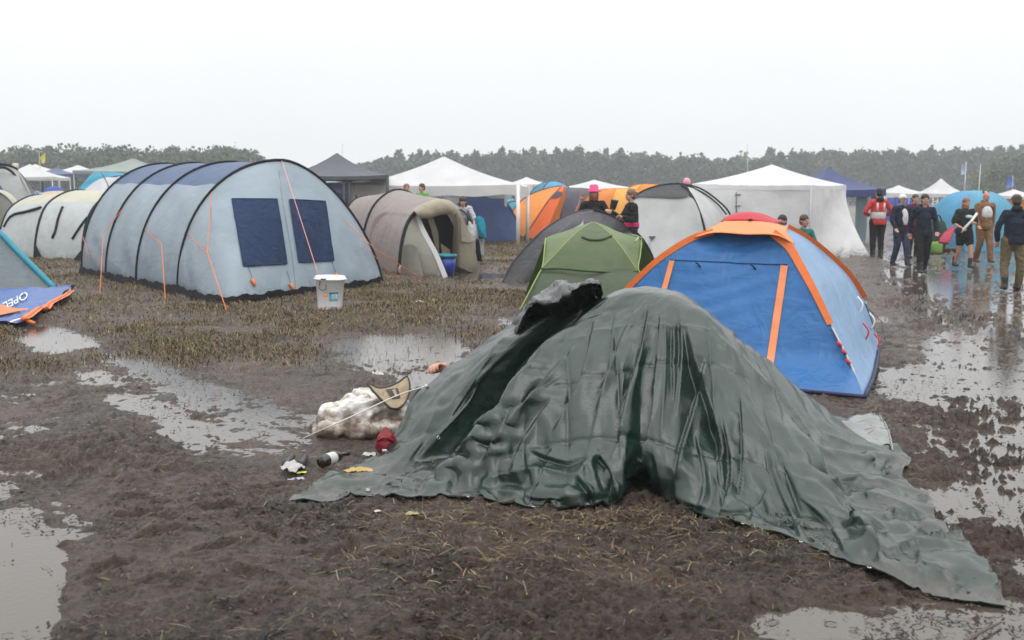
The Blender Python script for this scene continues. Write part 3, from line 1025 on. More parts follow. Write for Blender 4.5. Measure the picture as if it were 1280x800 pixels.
CREASE = [
    ([(716, 404), (664, 470), (610, 548), (560, 600)], .045, 16, 'r'), ([(700, 418), (640, 500), (590, 570)], .03, 9, 'f'), ([(690, 455), (655, 500), (640, 545)], .02, 12, 'r'), ([(640, 520), (600, 560), (530, 612)], .026, 12, 'r'),
    ([(800, 372), (770, 440), (742, 520)], .012, 8, 'f'), ([(850, 385), (852, 450), (846, 520)], .014, 8, 'f'), ([(780, 520), (770, 560), (752, 590)], .02, 8, 'f'), ([(870, 540), (880, 600), (870, 650)], .016, 8, 'f'), ([(690, 560), (676, 600), (660, 640)], .016, 9, 'f'), ([(960, 610), (940, 650), (925, 668)], .014, 8, 'f'), ([(1000, 620), (1040, 660), (1060, 700)], .014, 8, 'f'),  # photo polyline, height in m, width in px, kind (r ridge, f fold, v groove)
    ([(800, 430), (782, 508), (775, 560)], .030, 9, 'f'), ([(826, 394), (815, 533), (800, 590)], .030, 8, 'f'), ([(842, 396), (842, 500)], .018, 6, 'f'),
    ([(813, 380), (795, 461), (770, 520)], .020, 9, 'f'), ([(858, 405), (868, 455), (889, 512), (905, 570)], .040, 14, 'f'), ([(745, 400), (728, 470), (690, 545)], .030, 14, 'f'),
    ([(768, 395), (760, 460), (735, 560)], .014, 8, 'f'), ([(901, 420), (977, 510), (1031, 602), (1085, 672), (1118, 737)], .040, 12, 'r'),
    ([(883, 450), (868, 510), (851, 566), (845, 600)], .030, 10, 'f'), ([(926, 490), (930, 560), (923, 640)], .018, 8, 'f'), ([(905, 520), (915, 590), (900, 652)], .024, 10, 'f'),
    ([(960, 560), (975, 610), (1010, 690)], .016, 10, 'f'), ([(707, 470), (640, 520), (567, 577), (520, 612)], .030, 12, 'f'), ([(722, 430), (660, 505), (600, 585)], .024, 12, 'f'),
    ([(690, 500), (650, 560), (640, 600)], .016, 9, 'f'), ([(600, 600), (680, 588), (745, 600)], .026, 14, 'r'), ([(520, 626), (600, 614), (690, 622), (760, 612)], .020, 9, 'r'),
    ([(690, 640), (722, 596), (748, 560)], .034, 12, 'r'), ([(722, 596), (740, 618), (746, 640)], .030, 9, 'f'), ([(748, 566), (764, 590), (768, 640)], .034, 10, 'f'), ([(660, 560), (700, 575), (740, 570)], .02, 10, 'f'),
    ([(840, 620), (900, 640), (960, 640)], .022, 12, 'r'), ([(880, 580), (930, 640), (1000, 680)], .018, 10, 'r'),
    ([(500, 606), (430, 614), (376, 622)], .020, 6, 'f'), ([(640, 415), (590, 480), (540, 560)], .026, 10, 'r'), ([(560, 475), (540, 530), (500, 590)], .02, 10, 'r'), ([(600, 470), (585, 500), (520, 575)], .018, 9, 'f'),
    ([(1020, 540), (1070, 556), (1128, 574)], .016, 9, 'r'), ([(1030, 602), (1090, 596), (1135, 604)], .020, 6, 'r'), ([(1045, 615), (1110, 625), (1160, 648)], .018, 6, 'r'), ([(1105, 690), (1160, 676), (1200, 690)], .016, 7, 'r'), ([(1080, 565), (1100, 590)], .018, 7, 'r'), ([(1120, 650), (1150, 690), (1140, 730)], .016, 8, 'r'),
    ([(1060, 640), (1100, 660), (1130, 700)], .014, 7, 'r'), ([(1110, 700), (1170, 712), (1230, 740)], .02, 8, 'r'),
    # the lines it was folded along in its packet
    ([(707, 420), (710, 475), (708, 615)], .013, 3.2, 'v'), ([(766, 385), (771, 460), (771, 552)], .013, 3.2, 'v'), ([(828, 372), (832, 430), (826, 560)], .012, 3.2, 'r'), ([(884, 395), (893, 520), (905, 655)], .013, 3.2, 'v'),
    ([(655, 520), (652, 640)], .012, 3.2, 'r'), ([(945, 470), (985, 600), (1020, 690)], .013, 3.2, 'v'), ([(640, 500), (770, 462), (885, 453), (945, 480)], .013, 3.2, 'v'),
    ([(590, 580), (700, 552), (776, 546), (860, 562), (940, 578), (1030, 602)], .013, 3.2, 'v'), ([(690, 432), (780, 408), (900, 412)], .010, 3.2, 'r'),
]


def crease_field(px, py, mask):
    f = np.zeros_like(px)
    for line, A, wd, kind in CREASE:
        wd = wd * (.62 if kind != 'v' else 1)
        L = rs(np.array(line, float), 24)
        best = np.full(px.shape, 1e9); sg = np.zeros(px.shape); tt = np.zeros(px.shape)
        x0, y0 = L.min(0) - wd * 5; x1, y1 = L.max(0) + wd * 5
        sel = (px > x0) & (px < x1) & (py > y0) & (py < y1)
        qx, qy = px[sel], py[sel]
        b = np.full(qx.shape, 1e9); s = np.zeros_like(b); t_ = np.zeros_like(b)
        for k in range(len(L) - 1):
            d = L[k + 1] - L[k]; l2 = (d * d).sum() + 1e-9
            t = np.clip(((qx - L[k, 0]) * d[0] + (qy - L[k, 1]) * d[1]) / l2, 0, 1)
            ex = qx - L[k, 0] - t * d[0]; ey = qy - L[k, 1] - t * d[1]
            dd = np.hypot(ex, ey); c = np.sign(d[0] * ey - d[1] * ex)
            u = dd < b; b[u] = dd[u]; s[u] = c[u]; t_[u] = (k + t[u]) / (len(L) - 1)
        tap = np.clip(np.minimum(t_, 1 - t_) * 5, 0, 1) ** .7 * (0.8 + 0.4 * vnoise(t_ * 5 + A * 900, t_ * 0, 3))
        if kind == 'r':
            v = np.exp(-b / wd)
        elif kind == 'v':
            v = -np.exp(-b / wd)
        else:
            sd_ = b * s
            v = np.where(sd_ < 0, np.exp(sd_ / (1.3 * wd)), np.where(sd_ < .5 * wd, 1 - 3.6 * sd_ / wd, -0.8 * np.exp(-(sd_ - .5 * wd) / (1.6 * wd))))
        r = np.zeros_like(f); r[sel] = A * v * tap * np.exp(-np.maximum(0, b - wd * 4) / wd)
        f += r
    return 1.35 * f * mask


def tarp_material():
    m, t, b = nodes_of('green tarpaulin')
    uv = N(t, 'ShaderNodeUVMap'); geo = N(t, 'ShaderNodeNewGeometry')
    n1 = N(t, 'ShaderNodeTexNoise', Scale=2.2, Detail=6.0, Roughness=.6); t.links.new(uv.outputs[0], n1.inputs['Vector'])
    cr = N(t, 'ShaderNodeValToRGB')
    cr.color_ramp.elements[0].position = .3; cr.color_ramp.elements[0].color = (0.006, 0.018, 0.0125, 1)
    cr.color_ramp.elements[1].position = .75; cr.color_ramp.elements[1].color = (0.015, 0.037, 0.026, 1)
    t.links.new(n1.outputs[0], cr.inputs[0])
    # mud film low down
    sx = N(t, 'ShaderNodeSeparateXYZ'); t.links.new(geo.outputs['Position'], sx.inputs[0])
    n4 = N(t, 'ShaderNodeTexNoise', Scale=6.0, Detail=6.0, Roughness=.65); t.links.new(geo.outputs['Position'], n4.inputs['Vector'])
    m1 = N(t, 'ShaderNodeMapRange'); m1.inputs['From Min'].default_value = 0.03; m1.inputs['From Max'].default_value = 0.20; m1.inputs['To Min'].default_value = .62; m1.inputs['To Max'].default_value = .12
    t.links.new(sx.outputs['Z'], m1.inputs['Value'])
    m2 = N(t, 'ShaderNodeMath', operation='SUBTRACT'); t.links.new(m1.outputs[0], m2.inputs[0]); t.links.new(n4.outputs[0], m2.inputs[1])
    m3 = N(t, 'ShaderNodeMapRange'); m3.inputs['From Min'].default_value = -.05; m3.inputs['From Max'].default_value = .2; m3.inputs['To Max'].default_value = .75
    t.links.new(m2.outputs[0], m3.inputs['Value'])
    mm = N(t, 'ShaderNodeMix', data_type='RGBA'); t.links.new(m3.outputs[0], mm.inputs['Factor']); t.links.new(cr.outputs[0], mm.inputs['A'])
    mm.inputs['B'].default_value = (0.075, 0.062, 0.050, 1)
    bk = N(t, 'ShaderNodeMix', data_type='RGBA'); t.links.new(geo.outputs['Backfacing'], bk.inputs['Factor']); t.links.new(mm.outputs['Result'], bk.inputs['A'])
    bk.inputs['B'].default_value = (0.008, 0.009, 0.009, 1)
    t.links.new(bk.outputs['Result'], b.inputs['Base Color'])
    n2 = N(t, 'ShaderNodeTexNoise', Scale=7.0, Detail=5.0, Roughness=.7); t.links.new(uv.outputs[0], n2.inputs['Vector'])
    rg = N(t, 'ShaderNodeMapRange'); rg.inputs['From Min'].default_value = .3; rg.inputs['From Max'].default_value = .7; rg.inputs['To Min'].default_value = .19; rg.inputs['To Max'].default_value = .29
    t.links.new(n2.outputs[0], rg.inputs['Value']); t.links.new(rg.outputs[0], b.inputs['Roughness'])
    b.inputs['Specular IOR Level'].default_value = .62
    b.inputs['Coat Weight'].default_value = .10; b.inputs['Coat Roughness'].default_value = .13; b.inputs['Coat IOR'].default_value = 1.45
    # woven tape texture, fine crackle, rain drops
    mp = N(t, 'ShaderNodeMapping'); mp.inputs['Scale'].default_value = (1, 7, 1); t.links.new(uv.outputs[0], mp.inputs['Vector'])
    n3 = N(t, 'ShaderNodeTexNoise', Scale=11.0, Detail=5.0, Roughness=.7); t.links.new(mp.outputs[0], n3.inputs['Vector'])
    vo = N(t, 'ShaderNodeTexVoronoi', Scale=17.0); vo.feature = 'DISTANCE_TO_EDGE'; t.links.new(uv.outputs[0], vo.inputs['Vector'])
    vr = N(t, 'ShaderNodeMapRange'); vr.inputs['From Max'].default_value = .12; vr.inputs['To Max'].default_value = .12; t.links.new(vo.outputs['Distance'], vr.inputs['Value'])
    ad = N(t, 'ShaderNodeMath', operation='ADD'); t.links.new(n3.outputs[0], ad.inputs[0]); t.links.new(vr.outputs[0], ad.inputs[1])
    bp = N(t, 'ShaderNodeBump', Strength=.22, Distance=.006); t.links.new(ad.outputs[0], bp.inputs['Height'])
    dr = N(t, 'ShaderNodeTexVoronoi', Scale=95.0); t.links.new(uv.outputs[0], dr.inputs['Vector'])
    dm = N(t, 'ShaderNodeMapRange'); dm.inputs['From Min'].default_value = .05; dm.inputs['From Max'].default_value = .3; dm.inputs['To Min'].default_value = 1; dm.inputs['To Max'].default_value = 0
    t.links.new(dr.outputs['Distance'], dm.inputs['Value'])
    bp2 = N(t, 'ShaderNodeBump', Strength=.35, Distance=.003); t.links.new(dm.outputs[0], bp2.inputs['Height']); t.links.new(bp.outputs[0], bp2.inputs['Normal'])
    t.links.new(bp2.outputs[0], b.inputs['Normal'])
    return m


CORNER_FLIP = False


def tarpaulin():
    NU, NV = 96, 72

    def fields(px, py):
        left = sstep(720, 600, px); low = np.exp(-((py - 605) / 45) ** 2) * np.exp(-((px - 730) / 170) ** 2)
        right = sstep(960, 1090, px); top = np.exp(-((px - 800) / 120) ** 2) * sstep(470, 390, py)
        return (0.010 + 0.030 * left + 0.065 * low + 0.035 * right - 0.008 * top, 0.003 + 0.015 * left + 0.065 * low + 0.04 * right,
                -0.012 - 0.035 * left - 0.05 * low, 0.022 + 0.04 * left + 0.05 * low + 0.02 * right - 0.01 * top, left, low, right)
    g, n, px, py = tarp_base(NU, NV)
    exu, exv, lo, hi, left, low, right = fields(px, py)
    pin = np.zeros((NU, NV)); pin[:, 0] = 1; pin[:, 1] = .6; pin[:, -1] = 1; pin[0] = .9; pin[-1] = .9
    uu, vv = np.meshgrid(np.linspace(0, 1, NU), np.linspace(0, 1, NV), indexing='ij')
    x = g + n * (np.clip(vv * 7 - .3, 0, 1) * 0.02 * fbm(uu * 20 + vv * 5, vv * 3, 2, 5) + np.clip(vv * 7 - .3, 0, 1) * 0.02 * (low + .6 * right + .5 * left) * fbm(uu * 26, vv * 26, 2, 6))[..., None]
    x = relax(g, n, x, exu, exv, 0.006, lo, hi, 900, pin, .0008)
    NU, NV = 200, 150
    x = upsample(x, NU, NV)
    n = gnormals(x)
    if n[NU // 2, NV // 3, 1] > 0: n = -n
    px, py = pix(x[..., 0], x[..., 1], x[..., 2])
    exu, exv, lo, hi, left, low, right = fields(px, py)
    pin = np.zeros((NU, NV)); pin[:, 0] = .9; pin[:, -1] = 1; pin[0] = .9; pin[-1] = .9
    uu, vv = np.meshgrid(np.linspace(0, 1, NU), np.linspace(0, 1, NV), indexing='ij')
    b = x.copy()
    x = x + n * (0.004 * facets(uu * 34, vv * 20, 4))[..., None]
    x = relax(b, n, x, exu * .3, exv * .3, .003, lo * .35, hi * .35, 300, pin, .001)
    NU, NV = 520, 380
    x = upsample(x, NU, NV)
    for _ in range(2):
        x[1:-1] = .5 * x[1:-1] + .25 * (x[2:] + x[:-2]); x[:, 1:-1] = .5 * x[:, 1:-1] + .25 * (x[:, 2:] + x[:, :-2])
    n = gnormals(x)
    if n[NU // 2, NV // 3, 1] > 0: n = -n
    px, py = pix(x[..., 0], x[..., 1], x[..., 2])
    # sheet coordinates in metres
    U = np.zeros((NU, NV)); W = np.zeros((NU, NV))
    U[1:] = np.cumsum(np.linalg.norm(np.diff(x, axis=0), axis=2), axis=0); W[:, 1:] = np.cumsum(np.linalg.norm(np.diff(x, axis=1), axis=2), axis=1)
    Um = np.broadcast_to(U.mean(1)[:, None], U.shape)
    left = sstep(720, 600, px); low = np.exp(-((py - 605) / 45) ** 2) * np.exp(-((px - 730) / 170) ** 2); right = sstep(960, 1090, px)
    jj = np.broadcast_to(np.arange(NV)[None, :], U.shape)
    front = 1 - sstep(.60 * NV, .72 * NV, jj.astype(float))
    f = crease_field(px, py, front)
    cr = (.30 + .8 * low + .2 * left + .25 * right)
    f = f + cr * (0.022 * facets(Um * 3.3 + W * .8, W * 2.4 + 3, 7) + 0.0100 * facets(Um * 8.3, W * 8.0 - Um * 2, 8) + 0.0016 * facets(Um * 19, W * 16, 9))
    edge = np.clip(jj / 12.0, 0.12, 1)
    x = x + n * (f * edge)[..., None]
    x[..., 2] = np.maximum(x[..., 2], np.maximum(np.maximum(ground_z(x[..., 0], x[..., 1], False), ground_z(x[..., 0], x[..., 1]) - .004), 0) + 0.011)
    root = thing('tarpaulin', G(760, 600), 'large wet dark green tarpaulin thrown over a low tent', 'tarpaulin')
    mat = tarp_material()
    mb = MB(); mb.grid(x[::-1])
    mb.build('sheet', mat, root, uv=np.stack([Um, W], -1)[::-1].reshape(-1, 2))
    tree = bvh(x[:, :int(NV * .75)])
    # folded hem along the front and the outer edge
    hem = x[:, 0:6].copy(); nn = n[:, 0:6]
    mb = MB(); mb.grid((hem + nn * 0.004 + np.array((0, 0, .003)))[::-1]); mb.build('hem', mat, root, uv=np.stack([Um[:, :6] + 3, W[:, :6]], -1)[::-1].reshape(-1, 2))
    # the corner blown back and bunched at the upper left
    rb = ribs([[(640, 430, 7.0), (664, 410, 6.95), (700, 400, 6.9), (730, 395, 6.9), (756, 385, 6.8)],
               [(630, 420, 6.72), (658, 384, 6.68), (684, 361, 6.62), (704, 350, 6.60), (716, 357, 6.58), (736, 352, 6.50), (750, 353, 6.42)],
               [(634, 424, 6.50), (663, 378, 6.42), (676, 366, 6.46), (692, 366, 6.40), (706, 351, 6.44), (718, 360, 6.36), (738, 353, 6.34), (751, 354, 6.36)],
               [(640, 430, 6.36), (664, 381, 6.25), (688, 380, 6.20), (700, 374, 6.22), (716, 363, 6.22), (740, 354, 6.26), (752, 356, 6.34)],
               [(644, 436, 6.40), (667, 390, 6.34), (690, 389, 6.32), (704, 384, 6.34), (720, 374, 6.34), (742, 362, 6.34), (752, 360, 6.38)],
               [(650, 440, 6.55), (672, 405, 6.56), (694, 405, 6.56), (712, 400, 6.56), (728, 390, 6.56), (746, 376, 6.52), (753, 366, 6.46)]])
    cg = loft(rb, 90, 60, smooth=True)
    cu, cv = np.meshgrid(np.linspace(0, 1.6, 60), np.linspace(0, 1.9, 90), indexing='ij')
    cn = gnormals(cg)
    cg = cg + cn * (0.022 * facets(cv * 7.5, cu * 4.5, 31) + 0.010 * facets(cv * 15 + cu * 3, cu * 11, 32))[..., None]
    mb = MB(); mb.grid(cg[:, ::-1] if CORNER_FLIP else cg)
    uvc = np.stack([cv * .55 + 8, cu * .5], -1)
    mb.build('bunched_corner', mat, root, uv=(uvc[:, ::-1] if CORNER_FLIP else uvc).reshape(-1, 2))
    # eyelets
    met = plain('eyelet metal', (.50, .50, .48), .35, .5, metal=1.0)
    for (ex, ey) in [(548, 547), (460, 613), (574, 628), (664, 636), (722, 645), (838, 643), (944, 677), (1030, 707), (1117, 735), (1190, 748)]:
        p = onto(tree, ex, ey, .004); e = onto(tree, ex + 3, ey, .004); q = onto(tree, ex, ey - 3, .004)
        ax = np.cross(e - p, q - p); ax /= np.linalg.norm(ax) + 1e-9
        if ax[1] > 0 and abs(ax[2]) < .9: ax = -ax
        if abs(ax[2]) > .9 and ax[2] < 0: ax = -ax
        mb = MB(); mb.lathe([(.006, 0), (.007, .002), (.011, .002), (.012, 0)], p, 14, axis=ax)
        mb.build('eyelet', met, root)
    return root, tree, mat


TARP_ROOT, TARP_TREE, TARP_MAT = tarpaulin()


# ================================================================== TENTS
PT_Z = 0.05
F = fabric
BLACKTAPE = plain('black pole sleeve', (0.012, 0.0125, 0.015), .7, .2)
ORANGECORD = plain('orange guy line', (0.75, 0.20, 0.06), .6, .3)
STEEL = plain('grey steel', (.38, .39, .40), .4, .5, metal=.7)
WHITEPOLE = plain('white enamel pole', (.78, .78, .78), .4, .5)


def guy(root, pts, r=0.008, mat=None):
    mb = MB(); p = np.array([PT(q) if not isinstance(q, np.ndarray) else q for q in pts]); p = np.vstack([p[i] * (1 - t) + p[i + 1] * t for i in range(len(p) - 1) for t in (np.arange(4) / 4)] + [p[-1:]]); mb.tube(p, r * .62, 5)
    return mb.build('guy_line', mat or ORANGECORD, root)


def sleeve(root, curve, r=0.03, mat=None, name='pole_sleeve', n=28):
    mb = MB(); mb.tube(rs(curve, n), r, 7)
    return mb.build(name, mat or BLACKTAPE, root)


def arch(A, B, h, n=33, p=1.0, q=1.0, lean=(0, 0)):
    A = np.asarray(A, float); B = np.asarray(B, float); c = (A + B) / 2; d = (A - B) / 2
    t = np.linspace(0, math.pi, n)
    cs = np.sign(np.cos(t)) * np.abs(np.cos(t)) ** p; sn = np.abs(np.sin(t)) ** q
    g = c[None] + cs[:, None] * d[None]
    g[:, 2] += h * sn; g[:, 0] += lean[0] * sn; g[:, 1] += lean[1] * sn
    return g


# ---------------------------------------------------------------- big grey-blue tunnel tent
def big_tunnel():
    A = [np.array(v) for v in ((-9.30, 21.5, 0), (-8.15, 19.95, 0), (-6.98, 18.45, 0), (-5.66, 16.8, 0))]
    Wd = np.array((3.20, 2.05, 0))
    hh = [2.40, 2.36, 2.33, 2.30]
    root = thing('tunnel_tent', (A[0] + A[3] + Wd) / 2, 'big light grey blue tunnel tent with navy roof and two navy windows', 'tent')
    grey = F('grey blue tent cloth', (.31, .375, .43), .42, .22, .55, mud=.5, scale=1.2)
    navy = F('navy roof cloth', (.085, .15, .28), .42, .3, .5)
    navyd = F('navy blind', (.009, .026, .075), .6, .05, .8, scale=3, spec=.2)
    n = 49
    hoops = []
    for a, h in zip(A, hh):
        l_ = arch(a, a + Wd, h, n, .96, .95); r_ = arch(a, a + Wd, h, n, 1.22, 1.38)
        hoops.append(np.vstack([l_[:n // 2 + 1], r_[n // 2 + 1:]]))
    # bays
    for k in range(3):
        g = loft([hoops[k], hoops[k + 1]], n, 16, sag=0.022)
        g = crinkle(g, .024, 1.2, 20 + k)
        a_ = np.linspace(0, 1, g.shape[0])[:, None]; b_ = np.linspace(0, 1, n)[None, :]
        g = g + gnormals(g) * (.022 * np.sin(b_ * 55 + 7 * a_ + 4 * np.sin(b_ * 11 + k)) * np.sin(np.pi * a_) * (np.abs(b_ - .5) > .17))[..., None]
        lo, hi = 0.315, 0.685
        i0, i1 = int(lo * (n - 1)), int(hi * (n - 1))
        for sl, nm, mt in ((slice(0, i0 + 1), 'side_panel', grey), (slice(i0, i1 + 1), 'roof_panel', navy), (slice(i1, n), 'side_panel', grey)):
            mb = MB(); mb.grid(g[:, sl]); mb.build(nm, mt, root)
    # back end
    bl = [hoops[0][:], np.linspace(A[0] + np.array((-.45, .62, 0)), A[0] + Wd + np.array((-.45, .62, 0)), n)]
    mb = MB(); mb.grid(crinkle(loft(bl, n, 8), .03, 1.3, 5)); mb.build('back_panel', grey, root)
    for hpp in hoops:
        sleeve(root, hpp + np.array((0, 0, .012)), .028, n=40)
    # sloping front end
    base_ctrl = np.array([A[3], G(250, 380), G(287, 384), G(350, 376), G(420, 367), G(478, 358), A[3] + Wd])
    bc = rs(base_ctrl[[0, 2, 3, 4, 5]], n); bc[:, 2] = .05
    h4 = hoops[3].copy()
    fr = []
    for k in range(17):
        t = k / 16
        r = h4 * (1 - t) + bc * t
        r[:, 2] += 0.10 * math.sin(math.pi * t) * np.sin(np.linspace(0, math.pi, n))
        r[:, 1] -= 0.12 * math.sin(math.pi * t) * np.sin(np.linspace(0, math.pi, n))
        fr.append(r)
    fr = np.array(fr)
    # soft vertical folds towards the hem
    tt = np.linspace(0, 1, 17)[:, None]; ss = np.linspace(0, 1, n)[None, :]
    fr = crinkle(fr, .030, 1.6, 33)
    fr[..., 1] += 0.055 * tt ** .8 * np.sin(ss * 40 + 3 * np.sin(ss * 9) + 2 * tt) * np.sin(np.pi * ss)
    mb = MB(); mb.grid(fr); mb.build('front_panel', grey, root)
    tr = bvh(fr)
    for q in ([(290, 249.5), (346, 249.5), (358, 330), (304, 333.5)], [(361, 250), (406, 252), (416.5, 326), (373, 328.5)]):
        g = ontop(tr, q, 12, 12, .022); g = crinkle(g, .016, 5, 3, edge=True)
        mb = MB(); mb.grid(g); w = mb.build('window_blind', navyd, root)
        mb = MB(); bd = np.concatenate([g[:, 0], g[-1, 1:], g[::-1, -1][1:], g[0, ::-1][1:]]); mb.tube(bd, .009, 5); mb.build('piping', navyd, w)
    # seams: one along each side bay, one down the middle of the front
    sm = plain('grey seam', (.22, .26, .30), .6)
    cs = np.array([onto(tr, *p, .006) for p in rs(np.array([(349., 212), (352, 245), (360, 290), (367, 335), (370, 368)]), 14)]); mb = MB(); mb.tube(cs, .005, 5); mb.build('seam', sm, root)
    # muddy skirt
    skirt = F('muddy groundsheet', (.010, .010, .012), .85, 0, .5, spec=.15)
    for crv in (np.array([A[0], A[1], A[2], A[3]]), bc):
        c = rs(crv, 60)
        up_ = c.copy(); up_[:, 2] = .17 + .02 * np.sin(np.arange(60) * .9) + .015 * np.sin(np.arange(60) * 2.3)
        lo_ = c.copy(); lo_[:, 1] -= .16; lo_[:, 0] -= .03; lo_[:, 2] = .015
        mid = (up_ + lo_) / 2; mid[:, 1] -= .045
        mb = MB(); mb.grid(crinkle(np.array([up_ - np.array((0, .05, 0)), mid, lo_]), .02, 3, 7, False)); mb.build('mud_skirt', skirt, root)
    # guy lines and orange toggles
    def hp(k, px, py): return np.array(min(hoops[k], key=lambda p: (pix(p[0], p[1], p[2])[0] - px) ** 2 + (pix(p[0], p[1], p[2])[1] - py) ** 2 + (0 if p[0] < A[k][0] + 1.6 else 900)))
    guy(root, [hp(1, 178, 230), hp(1, 146, 290) + np.array((-.1, -.15, 0)), (125, 367)], .011)
    guy(root, [hp(2, 186, 290), (202, 305, 17.3), (207, 379)], .011)
    guy(root, [hp(3, 268, 238), (259, 315, 15.6), (284, 391)], .011)
    guy(root, [hp(3, 235, 297), (262, 320, 15.6)], .010)
    guy(root, [hp(0, 112, 300) + np.array((0, -.1, 0)), (112, 324, 20.9)], .010)
    top = hoops[3][n // 2] + np.array((0, -.05, 0))
    guy(root, [top, (372, 262, 15.9), (400, 350, 14.9), (404, 372)], .009, plain('pale red guy line', (.75, .33, .25), .6, .3))
    guy(root, [(430, 275, 17.9), (470, 312, 17.0), (533, 352)], .011)
    guy(root, [(455, 308, 18.3), (500, 350)], .010)
    for (px, py) in ((314, 350), (362, 355), (418, 342)):
        p = onto(tr, px, py, .03); mb = MB()
        mb.tube([p, p + np.array((.05, -.03, -.10))], [.030, .022], 6); mb.build('toggle', ORANGECORD, root)
        guy(root, [onto(tr, px - 4, py - 16, .015), p], .005, BLACKTAPE)
    return root


big_tunnel()


# ---------------------------------------------------------------- tents built from hooped ribs seen in the photograph
def rib_tent(name, label, cat, loc, bays, group=None):
    """bays: list of (part name, material, rib list, across, sag, crinkle amplitude)"""
    root = thing(name, loc, label, cat, group)
    gs = []
    for k, (pn, mat, rl, m, sag, amp) in enumerate(bays):
        rb = [np.array([PT(p) for p in r]) if not isinstance(r, np.ndarray) else r for r in rl]
        g = loft(rb, 28, m, sag=sag) if len(rb) == 2 else loft(rb, 28, m, smooth=True)
        if amp: g = crinkle(g, amp, 1.4, sum(map(ord, label)) % 97 + k)
        mb = MB(); mb.grid(g); mb.build(pn, mat, root); gs.append(g)
    return root, gs


def sl(root, pts, r=.03, mat=None, n=26, name='pole_sleeve'):
    return sleeve(root, np.array([PT(p) for p in pts]), r, mat, name, n)


# cream tunnel tent left of the big one
CREAM = F('cream tent cloth', (.66, .63, .50), .5, .3, .5)
PALEG = F('pale grey tent cloth', (.52, .56, .56), .5, .25, .6, mud=.4)
hA = [(-8, 318, 28.6), (-2, 297, 28.8), (8, 267, 29.2), (19, 255, 29.6), (38, 245.5, 30), (56, 245.5, 30.5), (70, 252, 31), (82, 285, 31.5), (86, 318, 31.5)]
hB = [(43, 325, 26.4), (45, 298, 26.5), (50, 274, 26.7), (58, 257, 27), (75, 244, 27.5), (94, 238, 28), (110, 240, 28.5), (124, 250, 29), (138, 285, 29.4), (140, 318, 29.4)]
hC = [(103, 326, 25.6), (104, 302, 25.7), (109, 276, 25.9), (119, 257, 26.2), (137, 243, 26.6), (156, 237, 27), (172, 240, 27.5), (184, 252, 28), (192, 285, 28.5), (195, 320, 28.5)]


def tri_bays():
    root = thing('tunnel_tent', G(60, 322), 'cream and pale grey tunnel tent with black hoops left of the big tent', 'tent')
    for k, (a, b) in enumerate(((hA, hB), (hB, hC))):
        g = crinkle(loft([np.array([PT(p) for p in a]), np.array([PT(p) for p in b])], 36, 14, sag=.03), .03, 1.3, 60 + k)
        for s_, nm, mt in ((slice(0, 13), 'side_panel', PALEG), (slice(12, 25), 'roof_panel', CREAM), (slice(24, 36), 'side_panel', PALEG)):
            mb = MB(); mb.grid(g[:, s_]); o = mb.build(nm, mt, root)
        if k == 1:
            tr = bvh(g)
            for seam in ([(79, 259), (73, 275), (70, 289), (66, 298)], [(110, 272), (100, 285), (91, 299)]):
                c = np.array([onto(tr, *p, .02) for p in seam]); mb = MB(); mb.tube(rs(c, 8), .035, 5); mb.build('vent_strap', BLACKTAPE, root)
            for q in ([(42.5, 303, 26.3), (52, 324.5, 26.2), (41, 326, 26.2)], [(103.5, 310, 25.3), (104.5, 326, 25.2), (91, 325, 25.5)]):
                p = np.array([PT(v) for v in q]); mb = MB(); mb.add(np.vstack([p, p + np.array((0, .06, 0))]), [(0, 1, 2), (3, 5, 4), (0, 3, 4, 1), (1, 4, 5, 2), (2, 5, 3, 0)]); mb.build('corner_flap', BLACKTAPE, root, smooth=False)
        else:
            tr = bvh(g)
            c = np.array([onto(tr, *p, .02) for p in [(6, 284), (13, 272), (34, 265), (52, 260)]]); mb = MB(); mb.tube(rs(c, 10), .04, 5); mb.build('seam', BLACKTAPE, root)
    for h_ in (hA, hB, hC): sl(root, h_, .038, n=34)


tri_bays()

# dark grey tent with a turquoise edge, close on the left
TEAL = plain('turquoise edging', (.01, .22, .30), .5, .4)
r_, gs = rib_tent('ridge_tent', 'dark slate tent with a turquoise edge at the left border', 'tent', G(20, 366), [
    ('side_panel', F('slate tent cloth', (.095, .125, .135), .5, .08, .6, mud=.3),
     [[(68, 360.5, 18.2), (42, 334, 18.6), (20, 312, 18.9), (-2, 290, 19.2), (-45, 268, 19.6), (-100, 258, 20)], [(66, 362, 18.0), (40, 365, 17.6), (10, 369, 17.2), (-20, 373, 16.8), (-60, 378, 16.3), (-110, 384, 15.9)]], 14, 0, .03),
    ('back_panel', F('slate tent cloth', (.095, .125, .135)), [[(68, 360.5, 18.2), (42, 334, 18.6), (20, 312, 18.9), (-2, 290, 19.2), (-45, 268, 19.6), (-100, 258, 20)], [(69, 358, 18.5), (40, 345, 20.3), (20, 343, 20.8), (-10, 342, 21.3), (-60, 342, 21.8), (-110, 342, 22)]], 8, 0, .02)])
sl(r_, [(69, 361, 18.15), (42, 334, 18.55), (20, 312, 18.85), (-2, 290, 19.15), (-45, 268, 19.55)], .055, TEAL, name='edge_binding')
guy(r_, [(36, 322, 18.8), (62, 345)], .010)

